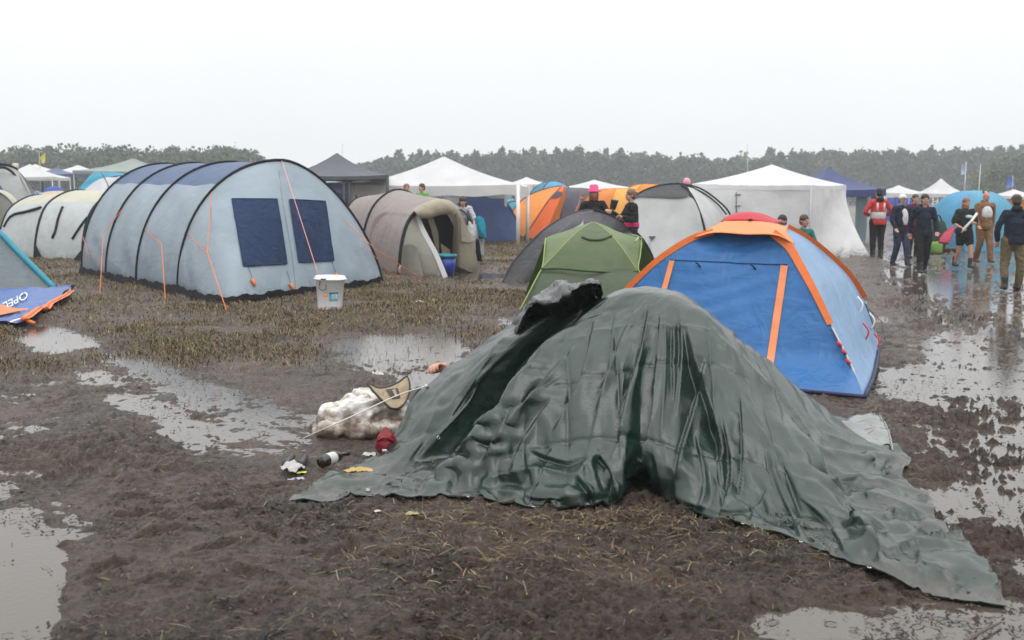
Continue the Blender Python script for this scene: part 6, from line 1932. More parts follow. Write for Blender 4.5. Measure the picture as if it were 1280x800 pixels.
def person(label, px, Y, hgt, yaw=0.0, pose=None, top=None, bottom=None, shoes=None, skin=SKIN, hair=None, hat=None, sleeve=1.0, legs=1.0, tuck=.90, bulk=1.0, hood=False,
           curlL=.6, curlR=.6, palmL=None, palmR=None, look=0.0, nod=0.0, beard=None, hairlen=0.0, base=None, group=None, extra=None, z0=0.0, wide=1.0, bun=False):
    x = (px - 640) / FPX * Y * 1.005
    loc = np.array((x, Y, z0)); root = thing('person', loc, label, 'person', group)
    J = {k: np.array(v, float) for k, v in J0.items()}
    for k, v in (pose or {}).items(): J[k] = np.array(v, float)
    s = hgt / 1.75; co, si = math.cos(yaw), math.sin(yaw); RZ = np.array(((co, -si, 0), (si, co, 0), (0, 0, 1)))

    def put(name, me, mat, parent=root):
        n = len(me.vertices); c = np.zeros(n * 3); me.vertices.foreach_get('co', c); c = (c.reshape(-1, 3) @ RZ.T) * s
        if parent is root: pass
        me.vertices.foreach_set('co', c.ravel()); me.materials.clear(); me.materials.append(mat); me.name = name
        me.polygons.foreach_set('use_smooth', np.ones(len(me.polygons), bool)); me.update()
        o = bpy.data.objects.new(name, me); COL.objects.link(o); o.parent = parent; return o

    def put_mb(name, mb, mat, smooth=True):
        V = np.concatenate(mb.v); me = bpy.data.meshes.new(name); me.from_pydata(V.tolist(), [], mb.f); me.update(); return put(name, me, mat)
    # ---- body
    mb = MB(); hd = J['hed']; nk = J['nck']
    cl, sl_ = math.cos(look), math.sin(look); HZ = np.array(((cl, -sl_, 0), (sl_, cl, 0), (0, 0, 1)))
    cn, sn = math.cos(nod), math.sin(nod); HX = np.array(((1, 0, 0), (0, cn, -sn), (0, sn, cn))); HR = HZ @ HX
    hp = lambda *p: hd + HR @ np.array(p)
    mb.ell(hd + HR @ np.array((0, .012, .02)), (.074, .092, .098), 16, 12, rot=HR)         # skull
    mb.ell(hp(0, -.028, -.045), (.056, .062, .070), 14, 10, rot=HR)                           # jaw
    mb.ell(hp(0, -.070, -.088), (.022, .018, .016), 8, 6, rot=HR)                             # chin
    mb.ell(hp(0, -.098, -.016), (.012, .020, .022), 8, 6, rot=HR)                             # nose
    mb.ell(hp(0, -.078, .022), (.048, .018, .010), 8, 6, rot=HR)                              # brow
    for e in (-1, 1):
        mb.ell(hp(.076 * e, .012, -.008), (.010, .020, .030), 8, 6, rot=HR); mb.ell(hp(.042 * e, -.070, -.030), (.018, .014, .016), 8, 6, rot=HR)
    limb(mb, [nk - np.array((0, 0, .05)), hd + HR @ np.array((0, .015, -.07))], [.055, .050], 10)
    limb(mb, [J['pel'], J['wst'], J['chs'], nk - np.array((0, 0, .06))], [.125 * bulk, .115 * bulk, .125 * bulk, .07], 14)
    for q in 'LR':
        limb(mb, [J['chs'] + np.array((0, 0, .07)), J['sh' + q]], [.09, .062], 10)
        limb(mb, [J['sh' + q], J['el' + q], J['wr' + q]], [.053, .040, .027], 10)
        limb(mb, [J['pel'], J['hp' + q]], [.11, .095], 10)
        limb(mb, [J['hp' + q], J['kn' + q], J['an' + q]], [.088, .058, .040], 10)
        f = J['an' + q]; limb(mb, [f + np.array((0, .03, -.045)), f + np.array((0, -.14, -.055))], [.035, .028], 8)
    hand(mb, J['wrL'], J['elL'], curlL, 1, palm=palmL); hand(mb, J['wrR'], J['elR'], curlR, -1, palm=palmR)
    body = put('body', remesh(mb, .0085, smooth=3), skin)
    # ---- face details
    dk = plain('dark eye', (.015, .012, .010), .3, .5); lip = plain('lips', (.32, .10, .085), .5)
    for e in (-1, 1):
        m2 = MB(); m2.ell(hp(.030 * e, -.084, .002), (.011, .006, .006), 8, 6, rot=HR); put_mb('eye', m2, dk)
    m2 = MB(); m2.ell(hp(0, -.084, -.058), (.022, .008, .006), 8, 6, rot=HR); put_mb('mouth', m2, lip)
    # ---- clothes
    if top is not None:
        m2 = MB(); k = bulk * 1.14
        hem = J['pel'] * (1 - 0) + np.array((0, 0, tuck - .95))
        limb(m2, [hem, J['wst'], J['chs'], nk - np.array((0, 0, .075))], [.148 * k, .135 * k, .138 * k, .075], 16)
        for q in 'LR':
            limb(m2, [J['chs'] + np.array((0, 0, .075)), J['sh' + q]], [.105, .078], 10)
            sh, el, wr = J['sh' + q], J['el' + q], J['wr' + q]
            if sleeve > .6: limb(m2, [sh, el, el + (wr - el) * min(1, (sleeve - .5) * 2 * .95)], [.074 * wide, .062 * wide, .050 * wide], 10)
            else: limb(m2, [sh, sh + (el - sh) * sleeve * 2], [.072 * wide, .068 * wide], 10)
        if hood: m2.ell(nk + np.array((0, .045, .03)), (.105, .085, .065), 12, 8)
        else: limb(m2, [nk - np.array((0, 0, .05)), nk + np.array((0, 0, .0))], [.075, .064], 12)
        me_ = remesh(m2, .013, .012, 3); bm = bmesh.new(); bm.from_mesh(me_)
        bmesh.ops.bisect_plane(bm, geom=bm.verts[:] + bm.edges[:] + bm.faces[:], plane_co=(0, 0, hem[2] - .05), plane_no=(0, 0, -1), clear_outer=HEMCUT(J))
        bm.to_mesh(me_); bm.free(); put('top', me_, top)
    if bottom is not None:
        m2 = MB(); limb(m2, [J['pel'] + np.array((0, 0, .10)), J['pel']], [.132 * bulk, .142 * bulk], 14)
        for q in 'LR':
            hpq, kn, an = J['hp' + q], J['kn' + q], J['an' + q]; limb(m2, [J['pel'], hpq], [.135 * bulk, .112 * bulk], 10)
            if legs > .6: limb(m2, [hpq, kn, kn + (an - kn) * min(1, (legs - .5) * 2)], [.108 * bulk, .082, .066], 10)
            else: limb(m2, [hpq, hpq + (kn - hpq) * legs * 2], [.112 * bulk, .100], 10)
        put('trousers' if legs > .6 else 'shorts', remesh(m2, .014, .012, 5), bottom)
    for q in 'LR':
        m2 = MB(); f = J['an' + q]
        limb(m2, [f + np.array((0, .03, -.04)), f + np.array((0, -.05, -.042)), f + np.array((0, -.15, -.050))], [.050, .046, .038], 10)
        limb(m2, [f + np.array((0, .0, .14)), f + np.array((0, .01, 0))], [.056, .052], 10)
        put('boot', remesh(m2, .012), shoes or plain('muddy black boots', (.03, .026, .023), .5))
    if hair is not None:
        m2 = MB(); m2.ell(hd + HR @ np.array((0, .018, .048)), (.088, .096, .088), 16, 12, rot=HR); m2.ell(hd + HR @ np.array((0, .05, -.01)), (.082, .065, .08), 14, 10, rot=HR)
        if hairlen:
            for e in (-1, 0, 1): limb(m2, [hp(.05 * e, .065 - .03 * abs(e), .02), hp(.062 * e, .062 - .02 * abs(e), -.10 - hairlen * .5), hp(.055 * e, .05, -.12 - hairlen)], [.042, .040, .022], 8)
        if bun: m2.ell(hp(0, .135, .035), (.042, .042, .042), 10, 8)
        put('hair', remesh(m2, .010, .010, 7, 2), hair)
    if beard is not None:
        m2 = MB(); m2.ell(hp(0, -.048, -.085), (.056, .052, .062), 12, 8, rot=HR); m2.ell(hp(0, -.058, -.13), (.035, .032, .045), 10, 8, rot=HR); put('beard', remesh(m2, .011, .012, 8, 2), beard)
    if hat is not None:
        kind, hm = hat; m2 = MB()
        ax = HR @ np.array((0, 0, 1.0))
        if kind == 'bucket': m2.lathe([(.0, .165), (.06, .163), (.082, .15), (.098, .055), (.150, .025), (.148, .018), (.094, .045), (.075, .14), (0, .15)], hd + HR @ np.array((0, .014, 0)), 22, axis=ax)
        elif kind == 'cap':
            m2.lathe([(.0, .135), (.05, .128), (.085, .095), (.096, .03), (.094, .025), (.08, .09), (0, .125)], hd + HR @ np.array((0, .014, 0)), 20, axis=ax)
            m2.ell(hp(0, -.115, .045), (.070, .060, .010), 12, 6, rot=HR)
        else: m2.ell(hd + HR @ np.array((0, .015, .045)), (.092, .104, .092), 16, 10, rot=HR)
        put_mb('hat', m2, hm)
    if extra: extra(root, J, put_mb, MB, hp)
    return root


NAVYC = cloth('dark navy cotton', (.012, .017, .032)); BLACKC = cloth('black cotton', (.012, .012, .013)); JEAN = cloth('blue denim', (.030, .042, .075)); KHAKI = cloth('khaki trousers', (.17, .13, .075))
REDC = cloth('red waterproof', (.52, .045, .04)); BROWNC = cloth('brown plush', (.22, .115, .05)); MAROON = cloth('maroon cotton', (.085, .012, .028)); WHT = cloth('white cotton', (.62, .62, .64)); TEALJ = cloth('teal jacket cloth', (.012, .16, .14)); GREENJ = cloth('bright green jacket cloth', (.14, .34, .06)); GREYP = cloth('grey cotton', (.30, .30, .31))
HBR = plain('brown hair', (.055, .032, .018), .6); HDK = plain('dark hair', (.014, .011, .009), .6); HGI = plain('ginger hair', (.26, .085, .035), .6); HFA = plain('fair brown hair', (.17, .10, .05), .6)
PINK = plain('hot pink felt', (.78, .06, .20), .7); WCAP = plain('white cap cloth', (.72, .72, .72), .7)
WALK = dict(knL=(.09, -.13, .52), anL=(.09, -.20, .12), knR=(-.09, .0, .50), anR=(-.09, .16, .10), elL=(.25, .10, 1.16), wrL=(.25, .10, .92), elR=(-.25, -.02, 1.15), wrR=(-.23, -.16, .95))
WALK2 = dict(knR=(-.09, -.13, .52), anR=(-.09, -.20, .12), knL=(.09, .0, .50), anL=(.09, .16, .10), elR=(-.25, .10, 1.16), wrR=(-.25, .10, .92), elL=(.25, -.02, 1.15), wrL=(.23, -.16, .95))


def vest(root, J, put, MBc, hp):
    m = MBc(); m.lathe([(.172, 1.02), (.176, 1.12), (.172, 1.28), (.155, 1.38), (.09, 1.45)], (0, .01, 0), 22); put('safety_vest', m, cloth('red vest cloth', (.60, .03, .025)))
    m = MBc(); m.lathe([(.172, 0), (.181, .02), (.181, .15), (.172, .17)], (0, .01, 1.00), 24); put('reflective_band', m, plain('silver tape', (.55, .54, .52), .35))
    for e in (-1, 1):
        m = MBc(); m.box((.085 * e, .165, 1.28), (.045, .02, .22)); put('reflective_strap', m, plain('silver tape', (.55, .54, .52), .35))
    m = MBc(); m.ell((0, .10, 1.47), (.10, .09, .07), 12, 8); put('collar', m, BLACKC)


person('person seen from behind in a red jacket and reflective vest by the white pavilion', 1093, 27.3, 1.90, math.pi, dict(elL=(.33, .02, 1.16), wrL=(.20, -.14, 1.10), elR=(-.33, .02, 1.16), wrR=(-.20, -.14, 1.10)), REDC, BLACKC, hair=HDK, extra=vest, bulk=1.15)


def open_shirt(root, J, put, MBc, hp):
    m = MBc(); m.ell((.02, -.085, 1.19), (.10, .088, .23), 16, 10); put('shirt_front', m, WHT)
    m = MBc(); m.ell((.02, -.105, 1.04), (.075, .062, .04), 12, 8); put('shirt_tail', m, cloth('pinkish cotton', (.55, .22, .24)))


person('person in a white cap and open navy jacket over a white shirt walking towards us', 1122, 24.0, 1.72, .15, WALK, NAVYC, JEAN, hair=HBR, hat=('cap', WCAP), extra=open_shirt, tuck=.88)
person('person in a maroon top half hidden between the two walkers in navy', 1138, 27.5, 1.74, .1, {}, MAROON, BLACKC, hair=HBR)
person('person in a plain navy hooded top and black trousers walking beside the white cap', 1150, 21.6, 1.72, -.1, WALK2, NAVYC, BLACKC, hair=HDK, skin=SKINR, hood=True)


def long_roll(root, J, put, MBc, hp):
    m = MBc(); m.tube([(-.26, -.26, .92), (.02, -.22, 1.18), (.20, -.16, 1.38)], [.032, .034, .032], 10); put('white_roll', m, plain('white plastic roll', (.62, .64, .65), .4))
    m = MBc(); m.ell((-.27, -.20, .95), (.11, .09, .09), 12, 8); put('dark_pouch', m, BLACKC)
    m = MBc(); m.ell((.0, -.165, 1.30), (.10, .03, .04), 10, 6); put('shirt_print', m, WHT)


person('bare-legged person with ginger hair in loose black clothes carrying a white roll', 1201, 23.2, 1.64, .12, dict(knL=(.09, -.14, .53), anL=(.09, -.17, .12), knR=(-.09, .04, .52), anR=(-.09, .22, .14), elR=(-.27, .02, 1.16), wrR=(-.20, -.20, 1.02), elL=(.27, .0, 1.16), wrL=(.06, -.24, 1.16)),
       cloth('black green cotton', (.014, .019, .016)), BLACKC, hair=HGI, skin=SKINR, legs=.34, sleeve=.45, tuck=.84, bulk=1.12, hairlen=.06, extra=long_roll, wide=1.25)


def belly(root, J, put, MBc, hp):
    m = MBc(); m.ell((0, -.090, 1.22), (.135, .095, .185), 18, 12); put('white_belly', m, WHT)
    for e in (-1, 1):
        m = MBc(); m.ell(hp(.06 * e, .03, .11), (.03, .02, .04), 10, 6); put('suit_ear', m, BROWNC)


person('person in a brown plush animal suit with a white belly and red brown boots', 1225, 25.2, 1.80, .05, WALK, BROWNC, BROWNC, shoes=plain('red brown boots', (.16, .035, .018), .45), hair=None, skin=SKINR, extra=belly, bulk=1.1, hood=True, wide=1.15)
person('person seen from behind in a black hooded top and khaki trousers at the right border', 1263, 17.8, 1.70, math.pi - .1, dict(elL=(.30, .02, 1.16), wrL=(.28, -.04, .92), elR=(-.30, .03, 1.17), wrR=(-.36, -.02, .93), hpL=(.10, 0, .92), knL=(.13, -.04, .50), anL=(.14, .06, .10), knR=(-.13, .03, .50), anR=(-.14, -.06, .085)), NAVYC, KHAKI, hair=HBR, hood=True, bulk=1.15, shoes=plain('black rubber boots', (.015, .015, .016), .35))


def chest_print(root, J, put, MBc, hp):
    mt = plain('gold print', (.52, .33, .04), .5)
    for k in range(5):
        m = MBc(); m.box((-.07 + .036 * k, -.158, 1.27 + .004 * (k % 2)), (.026, .02, .055 if k % 2 else .045)); put('shirt_print', m, mt)
    m = MBc(); m.box((0, -.158, 1.225), (.15, .02, .012)); put('shirt_print', m, mt)


person('waving person in a hot pink bucket hat and black shirt behind the charcoal tent', 741, 21.4, 1.88, .05, dict(shR=(-.185, .01, 1.40), elR=(-.34, -.02, 1.24), wrR=(-.275, -.10, 1.48), elL=(.30, -.04, 1.20), wrL=(.25, -.28, 1.24)), BLACKC, BLACKC,
       hair=HGI, hairlen=.10, beard=HGI, hat=('bucket', PINK), sleeve=.40, curlR=.12, palmR=(0, -1, .1), curlL=.9, skin=SKINR, extra=chest_print, bulk=1.15)


def belt(root, J, put, MBc, hp):
    m = MBc(); m.lathe([(.150, 0), (.172, .02), (.168, .09), (.148, .11)], (0, 0, 1.0), 20); put('waist_band', m, cloth('hot pink cotton', (.70, .04, .17)))


person('person with a hair bun in black long sleeves and a pink waist band facing left', 787, 20.6, 1.82, -1.35, dict(elR=(-.24, -.12, 1.20), wrR=(-.16, -.34, 1.30), elL=(.25, -.02, 1.16), wrL=(.20, -.22, 1.20)), BLACKC, BLACKC, hair=HFA, bun=True, extra=belt, tuck=1.02)
m = thing('mug', P(766, 259, 20.75) * np.array((1, 1, 0)) + np.array((0, 0, 1.40)), 'dark grey tumbler held between the waving man and the woman in black', 'tumbler')
c = P(765.5, 262, 20.75); mb = MB(); mb.lathe([(0, 0), (.060, 0), (.078, .20), (.082, .205), (.076, .21), (.068, .19), (.0, .02)], c, 18, axis=(.25, 0, 1)); m.location = tuple(c)
mb.build('body', plain('dark grey steel', (.05, .05, .06), .35, .5), m)
mb = MB(); mb.lathe([(.079, .19), (.086, .195), (.084, .215), (.078, .21)], c, 18, axis=(.25, 0, 1)); mb.build('rim', plain('mid grey steel', (.25, .25, .26), .3, .5, metal=.6), m)


def strap(root, J, put, MBc, hp):
    m = MBc(); m.tube(rs(np.array([(-.16, .02, 1.36), (-.02, -.27, 1.30), (.15, -.15, 1.10)]), 10), .014, 5); put('bag_strap', m, BLACKC)
    m = MBc(); m.ell((.17, -.10, 1.02), (.07, .05, .08), 10, 8); put('hip_bag', m, MAROON)


person('person with brown hair in a white top bending over a bundle beside the taupe tent', 577, 24.5, 1.78, .35, dict(pel=(0, .10, .93), wst=(0, .04, 1.07), chs=(0, -.08, 1.26), nck=(0, -.17, 1.40), hed=(-.03, -.25, 1.53), shL=(.175, -.12, 1.36), shR=(-.175, -.12, 1.36), elL=(.26, -.22, 1.12), wrL=(.20, -.36, .94), elR=(-.25, -.26, 1.14), wrR=(-.12, -.42, 1.0), hpL=(.09, .08, .92), hpR=(-.09, .08, .92)),
       cloth('white grey cotton', (.50, .50, .55)), cloth('dark grey trousers', (.030, .028, .036)), hair=HBR, hairlen=.10, nod=.5, look=-.3, sleeve=.5, extra=strap)
b = thing('bundle', G(592, 322), 'bundle of teal and grey jackets held by the bending person in white', 'clothes bundle')
mb = MB(); mb.grid(crinkle(loft(ribs([[(586, 276, 23.6), (592, 282, 23.4), (600, 275, 23.6)], [(580, 300, 23.5), (590, 300, 23.2), (603, 294, 23.6)], [(584, 318, 23.6), (592, 322, 23.4), (605, 321, 23.6)]]), 16, 16, smooth=True), .06, 3, 4, False)); mb.build('grey_jacket', cloth('grey white nylon', (.40, .41, .42)), b, solid=.03)
mb = MB(); mb.grid(crinkle(loft(ribs([[(594, 273, 23.5), (599, 270, 23.4), (604, 274, 23.6)], [(596, 285, 23.4), (600, 284, 23.3), (606, 288, 23.5)], [(599, 297, 23.4), (603, 297, 23.35), (607, 300, 23.5)]]), 12, 12, smooth=True), .04, 3, 6, False)); mb.build('teal_jacket', cloth('bright teal nylon', (.01, .24, .33)), b, solid=.03)
mb = MB(); mb.grid(crinkle(loft(ribs([[(593, 298, 23.3), (598, 300, 23.25)], [(595, 312, 23.3), (600, 312, 23.25)], [(592, 325, 23.3), (603, 327, 23.3)]]), 10, 10, smooth=True), .03, 3, 7, False)); mb.build('dark_sleeve', BLACKC, b, solid=.03)
person('person with reddish hair in a maroon top behind the taupe tent', 510, 31.5, 1.92, .3, {}, MAROON, BLACKC, hair=HGI, z0=.16)
person('person in a bright green jacket behind the taupe tent', 529, 31.0, 1.88, -.6, {}, GREENJ, BLACKC, hair=HBR, bulk=1.2, z0=.20)
SIT = dict(pel=(0, .05, .50), wst=(0, .06, .66), chs=(0, .02, .86), nck=(0, .0, 1.03), hed=(0, -.03, 1.19), shL=(.175, 0, .97), shR=(-.175, 0, .97), elL=(.25, -.06, .74), elR=(-.25, -.06, .74), wrL=(.14, -.28, .68), wrR=(-.14, -.28, .68),
           hpL=(.09, .04, .48), hpR=(-.09, .04, .48), knL=(.12, -.40, .50), knR=(-.12, -.40, .50), anL=(.12, -.38, .09), anR=(-.12, -.38, .09))
for px, yaw, lab, tp, hr, sk, Y in ((975, -.7, 'seated person with dark hair in black before the white pavilion wall', BLACKC, HDK, SKIN, 19.6), (1001, .4, 'seated person with cropped hair in a teal jacket before the white pavilion wall', TEALJ, HBR, SKINR, 19.8)):
    person(lab, px, Y, 1.75, yaw, SIT, tp, BLACKC, hair=hr, skin=sk, bulk=1.15)
    c = np.array(((px - 640) / FPX * Y * 1.005, Y, 0)); t = thing('camp_chair', c, ('folding camp chair under the seated person with dark hair' if px < 990 else 'folding camp chair under the seated person in the teal jacket'), 'camp chair')
    co, si = math.cos(yaw), math.sin(yaw); Wc = lambda a, b_, z: c + np.array((a * co - b_ * si, a * si + b_ * co, z))
    dkf = cloth('dark chair cloth', (.03, .05, .05))
    mb = MB(); mb.grid(np.array([[Wc(a, b_, .42 - .05 * math.cos(a * 6)) for b_ in (-.22, 0, .22)] for a in np.linspace(-.26, .26, 6)])); mb.build('seat', dkf, t, solid=.012)
    mb = MB(); mb.grid(np.array([[Wc(a, .24 + .12 * (z - .42), z) for z in (.42, .7, .92)] for a in np.linspace(-.26, .26, 6)])); mb.build('backrest', dkf, t, solid=.012)
    for a in (-.27, .27):
        for b_ in (-.22, .25):
            mb = MB(); mb.tube([Wc(a, b_, .0), Wc(a, b_ + (.08 if b_ > 0 else 0), .93 if b_ > 0 else .55)], .012, 6); mb.build('leg', STEEL, t)


# ================================================================== THINGS ON THE GROUND
def gp(px, py, lift=0.0):
    p = G(px, py, .03); p[2] = GZ(p[0], p[1]) + lift; return p


# white bucket
def bucket():
    c = gp(412.5, 388); t = thing('bucket', c, 'large white plastic bucket with orange and teal labels on the grass before the big tent', 'bucket')
    ax = np.array((.03, 0, 1.0)); wp = plain('white bucket plastic', (.84, .84, .83), .38, .5, .05)
    prof = [(.0, 0), (.165, .0), (.172, .02), (.205, .43), (.222, .435), (.226, .455), (.216, .47), (.214, .485), (0, .492)]
    mb = MB(); mb.lathe(prof, c, 32, axis=ax); mb.build('body', wp, t)
    mb = MB(); mb.lathe([(.226, .43), (.236, .435), (.236, .452), (.226, .458)], c, 32, axis=ax); mb.build('lid_rim', plain('white lid plastic', (.76, .76, .76), .35, .5, .04), t)
    R0 = lambda z: .172 + (.205 - .172) * z / .43
    def lab(a0, a1, z0, z1, mat, name, off=.003, parent=t):
        g = np.array([[c + ax * z + (R0(z) + off) * np.array((math.sin(a), -math.cos(a), 0)) for z in np.linspace(z0, z1, 4)] for a in np.linspace(a0, a1, 8)])
        mb = MB(); mb.grid(g); return mb.build(name, mat, parent)
    tl = lab(.10, .80, .135, .26, plain('teal label print', (.10, .36, .42), .5), 'label')
    wl = plain('white label print', (.68, .72, .73), .5); nv = plain('dark label print', (.02, .12, .20), .5)
    lab(.10, .80, .242, .262, nv, 'label_band', .005, tl)
    lab(.32, .74, .165, .232, wl, 'label_panel', .005, tl)
    for k in range(4): lab(.38, .66, .175 + .014 * k, .180 + .014 * k, nv, 'label_line', .007, tl)
    ol = lab(-.32, -.02, .20, .255, plain('orange label print', (.80, .17, .04), .5), 'label')
    lab(-.32, -.04, .155, .195, plain('pale orange label print', (.80, .50, .28), .5), 'label')
    lab(.66, .72, .305, .325, plain('orange label print', (.80, .17, .04), .5), 'sticker')
    lab(-.30, -.05, .22, .235, wl, 'label_line', .005, ol)
    hb = np.array([c + ax * z + r * np.array((math.sin(a), -math.cos(a), 0)) for a, z, r in ((-.55, .42, .215), (-.62, .33, .218), (-.45, .30, .222), (-.12, .31, .222), (-.10, .38, .215))])
    mb = MB(); mb.tube(rs(hb, 20), .005, 6); mb.build('handle', plain('black wire', (.03, .03, .03), .4), t)
    mb = MB(); mb.tube([c + ax * .452 + .232 * np.array((math.sin(a), -math.cos(a), 0)) for a in np.linspace(-.42, -.08, 5)], .010, 6); mb.build('grip', plain('black wire', (.03, .03, .03), .4), t)
bucket()


# muddy white duvet and the beige mesh flap
def duvet():
    c = gp(450, 540); t = thing('duvet', c, 'crumpled muddy white duvet lying left of the tarpaulin', 'duvet')
    m, nt_, b = nodes_of('muddy duvet'); geo = N(nt_, 'ShaderNodeNewGeometry')
    n1 = N(nt_, 'ShaderNodeTexNoise', Scale=5.5, Detail=7.0, Roughness=.62); nt_.links.new(geo.outputs['Position'], n1.inputs['Vector'])
    sx = N(nt_, 'ShaderNodeSeparateXYZ'); nt_.links.new(geo.outputs['Position'], sx.inputs[0])
    mr = N(nt_, 'ShaderNodeMapRange'); mr.inputs['From Min'].default_value = .02; mr.inputs['From Max'].default_value = .34; mr.inputs['To Min'].default_value = .20; mr.inputs['To Max'].default_value = -.10
    nt_.links.new(sx.outputs['Z'], mr.inputs['Value']); ad = N(nt_, 'ShaderNodeMath', operation='ADD'); nt_.links.new(n1.outputs[0], ad.inputs[0]); nt_.links.new(mr.outputs[0], ad.inputs[1])
    cr = N(nt_, 'ShaderNodeValToRGB'); e = cr.color_ramp.elements
    e[0].position = .50; e[0].color = (.70, .68, .64, 1); e[1].position = .74; e[1].color = (.085, .058, .040, 1); q = e.new(.60); q.color = (.36, .30, .25, 1)
    nt_.links.new(ad.outputs[0], cr.inputs[0]); nt_.links.new(cr.outputs[0], b.inputs['Base Color']); b.inputs['Roughness'].default_value = .75
    n2 = N(nt_, 'ShaderNodeTexNoise', Scale=26.0, Detail=4.0); nt_.links.new(geo.outputs['Position'], n2.inputs['Vector']); bp = N(nt_, 'ShaderNodeBump', Strength=.6, Distance=.02); nt_.links.new(n2.outputs[0], bp.inputs['Height']); nt_.links.new(bp.outputs[0], b.inputs['Normal'])
    nu, nv = 110, 70
    ph = np.linspace(0, 2 * math.pi, nu)[:, None]; th = np.linspace(0.0, 1.0, nv)[None, :]
    # outline on the ground as seen, dome over it
    rad = .36 * (1 + .10 * np.cos(2 * ph) + .05 * np.sin(3 * ph + 1))
    rr = np.sin(th * math.pi / 2) ** .8; zz = np.cos(th * math.pi / 2) ** .75
    X = rad * rr * np.cos(ph); Yv = .30 * (1 + .05 * np.cos(3 * ph)) * rr * np.sin(ph); Z = .33 * zz + 0 * ph
    fold = np.abs(fbm(X * 3.6 + .8 * Yv, Yv * 4.2, 2, 5, Z * 4)); f2 = np.abs(fbm(X * 8 + Yv * 3, Yv * 9, 2, 9, Z * 8))
    k = 1 + .26 * (fold - .25) + .05 * (f2 - .25)
    X = X * k - .12 * zz * 0; Z = np.maximum(0, Z * (.84 + .42 * (fold - .1)) + .02 * (f2 - .2) * zz)
    Z = Z * (1 - .35 * sstep(-.05, -.36, X)) ; Yv = Yv * k
    g = np.stack([X + c[0], Yv + c[1] + .20, Z + c[2] - .01], -1)
    nn = gnormals(g); q_ = 1.0 - .5 * zz
    g = g + nn * (.034 * np.abs(fbm((X + Yv + .5 * Z) * 2.4, (X - Yv - Z) * 8.5, 2, 3)) + .020 * np.abs(fbm((X * .4 + Z) * 4, (Yv - .6 * X) * 13, 2, 8)) + .008 * facets(X * 16 + Z * 12, Yv * 16 + Z * 9, 4) + .004 * facets(X * 40, Yv * 40 + Z * 30, 5))[..., None]
    mb = MB(); mb.grid(g); mb.build('cover', m, t)
    for (a, r_, z) in ((-2.2, .30, .05), (-1.5, .27, .045), (-.8, .30, .06)):
        gx = MB(); th_ = np.linspace(0, math.pi, 18)[:, None]; p_ = np.linspace(0, 2 * math.pi, 26)[None, :]
        q = np.stack([.13 * np.sin(th_) * np.cos(p_), .09 * np.sin(th_) * np.sin(p_), .065 * np.cos(th_) + 0 * p_], -1); q *= (1 + .45 * fbm(q[..., 0] * 11 + a, q[..., 1] * 11, 3, 3, q[..., 2] * 11))[..., None]
        gx.grid(q + np.array((c[0] + r_ * math.cos(a), c[1] + .16 + r_ * math.sin(a) * .9, c[2] + z))); gx.build('loose_fold', m, t)
    # flap
    t2 = thing('mesh_flap', G(495, 515), 'stiff beige flap with black edging and a dark square patch resting on the duvet', 'flap')
    sand = fabric('sand mesh cloth', (.40, .31, .20), .6, .1, .5, scale=4); bk = plain('black edging', (.03, .024, .022), .6)
    edge = [[(459, 479, 6.75), (468, 490, 6.72), (478, 500, 6.70), (488, 510, 6.68)], [(474, 485, 6.80), (482, 492, 6.78), (489, 500, 6.76), (495, 511, 6.72)], [(494, 480, 6.90), (498, 489, 6.86), (501, 499, 6.82), (502, 508, 6.76)], [(509, 469.5, 7.0), (512, 478, 6.96), (512, 488, 6.92), (508, 501, 6.85)]]
    g = loft(ribs(edge), 20, 20, smooth=True); g = crinkle(g, .006, 7, 3, False); mb = MB(); mb.grid(g); mb.build('cloth', sand, t2, solid=.006)
    for c_ in (g[0], g[-1], g[:, 0], g[:, -1]):
        mb = MB(); mb.tube(c_, .008, 6); mb.build('edging', bk, t2)
    tr = bvh(g); mb = MB(); mb.grid(ontop(tr, [(482, 488), (497, 486), (500, 498), (489, 499)], 6, 6, .010)); p_ = mb.build('patch', plain('dark brown patch', (.05, .035, .035), .6), t2)
    mb = MB(); mb.grid(ontop(tr, [(489, 489), (493, 488), (496, 497), (493, 498)], 4, 4, .014)); mb.build('patch_print', sand, p_)
    # rod lying towards the red bag
    r_ = thing('rod', gp(492, 545), 'grey blue rod lying between the duvet and the red bag', 'rod'); a, b_ = gp(487, 547, .03), gp(500, 512, .05)
    mb = MB(); mb.tube([a, b_], .012, 8); mb.build('shaft', plain('blue grey rod', (.06, .08, .11), .4), r_); mb = MB(); mb.tube([b_, b_ + (b_ - a) * .12], .017, 8); mb.build('end_cap', bk, r_)
    s_ = thing('strap', gp(515, 505), 'black webbing strap in the mud between the flap and the tarpaulin', 'strap')
    mb = MB(); mb.grid(strip(np.array([gp(498, 520, .03), gp(508, 512, .05), gp(516, 500, .03), gp(524, 487, .03)]), .045, up=(0, -.3, 1))); mb.build('webbing', bk, s_, solid=.006)
    mb = MB(); mb.box(gp(500, 518, .05), (.06, .05, .02), .6); mb.build('buckle', bk, s_)
duvet()

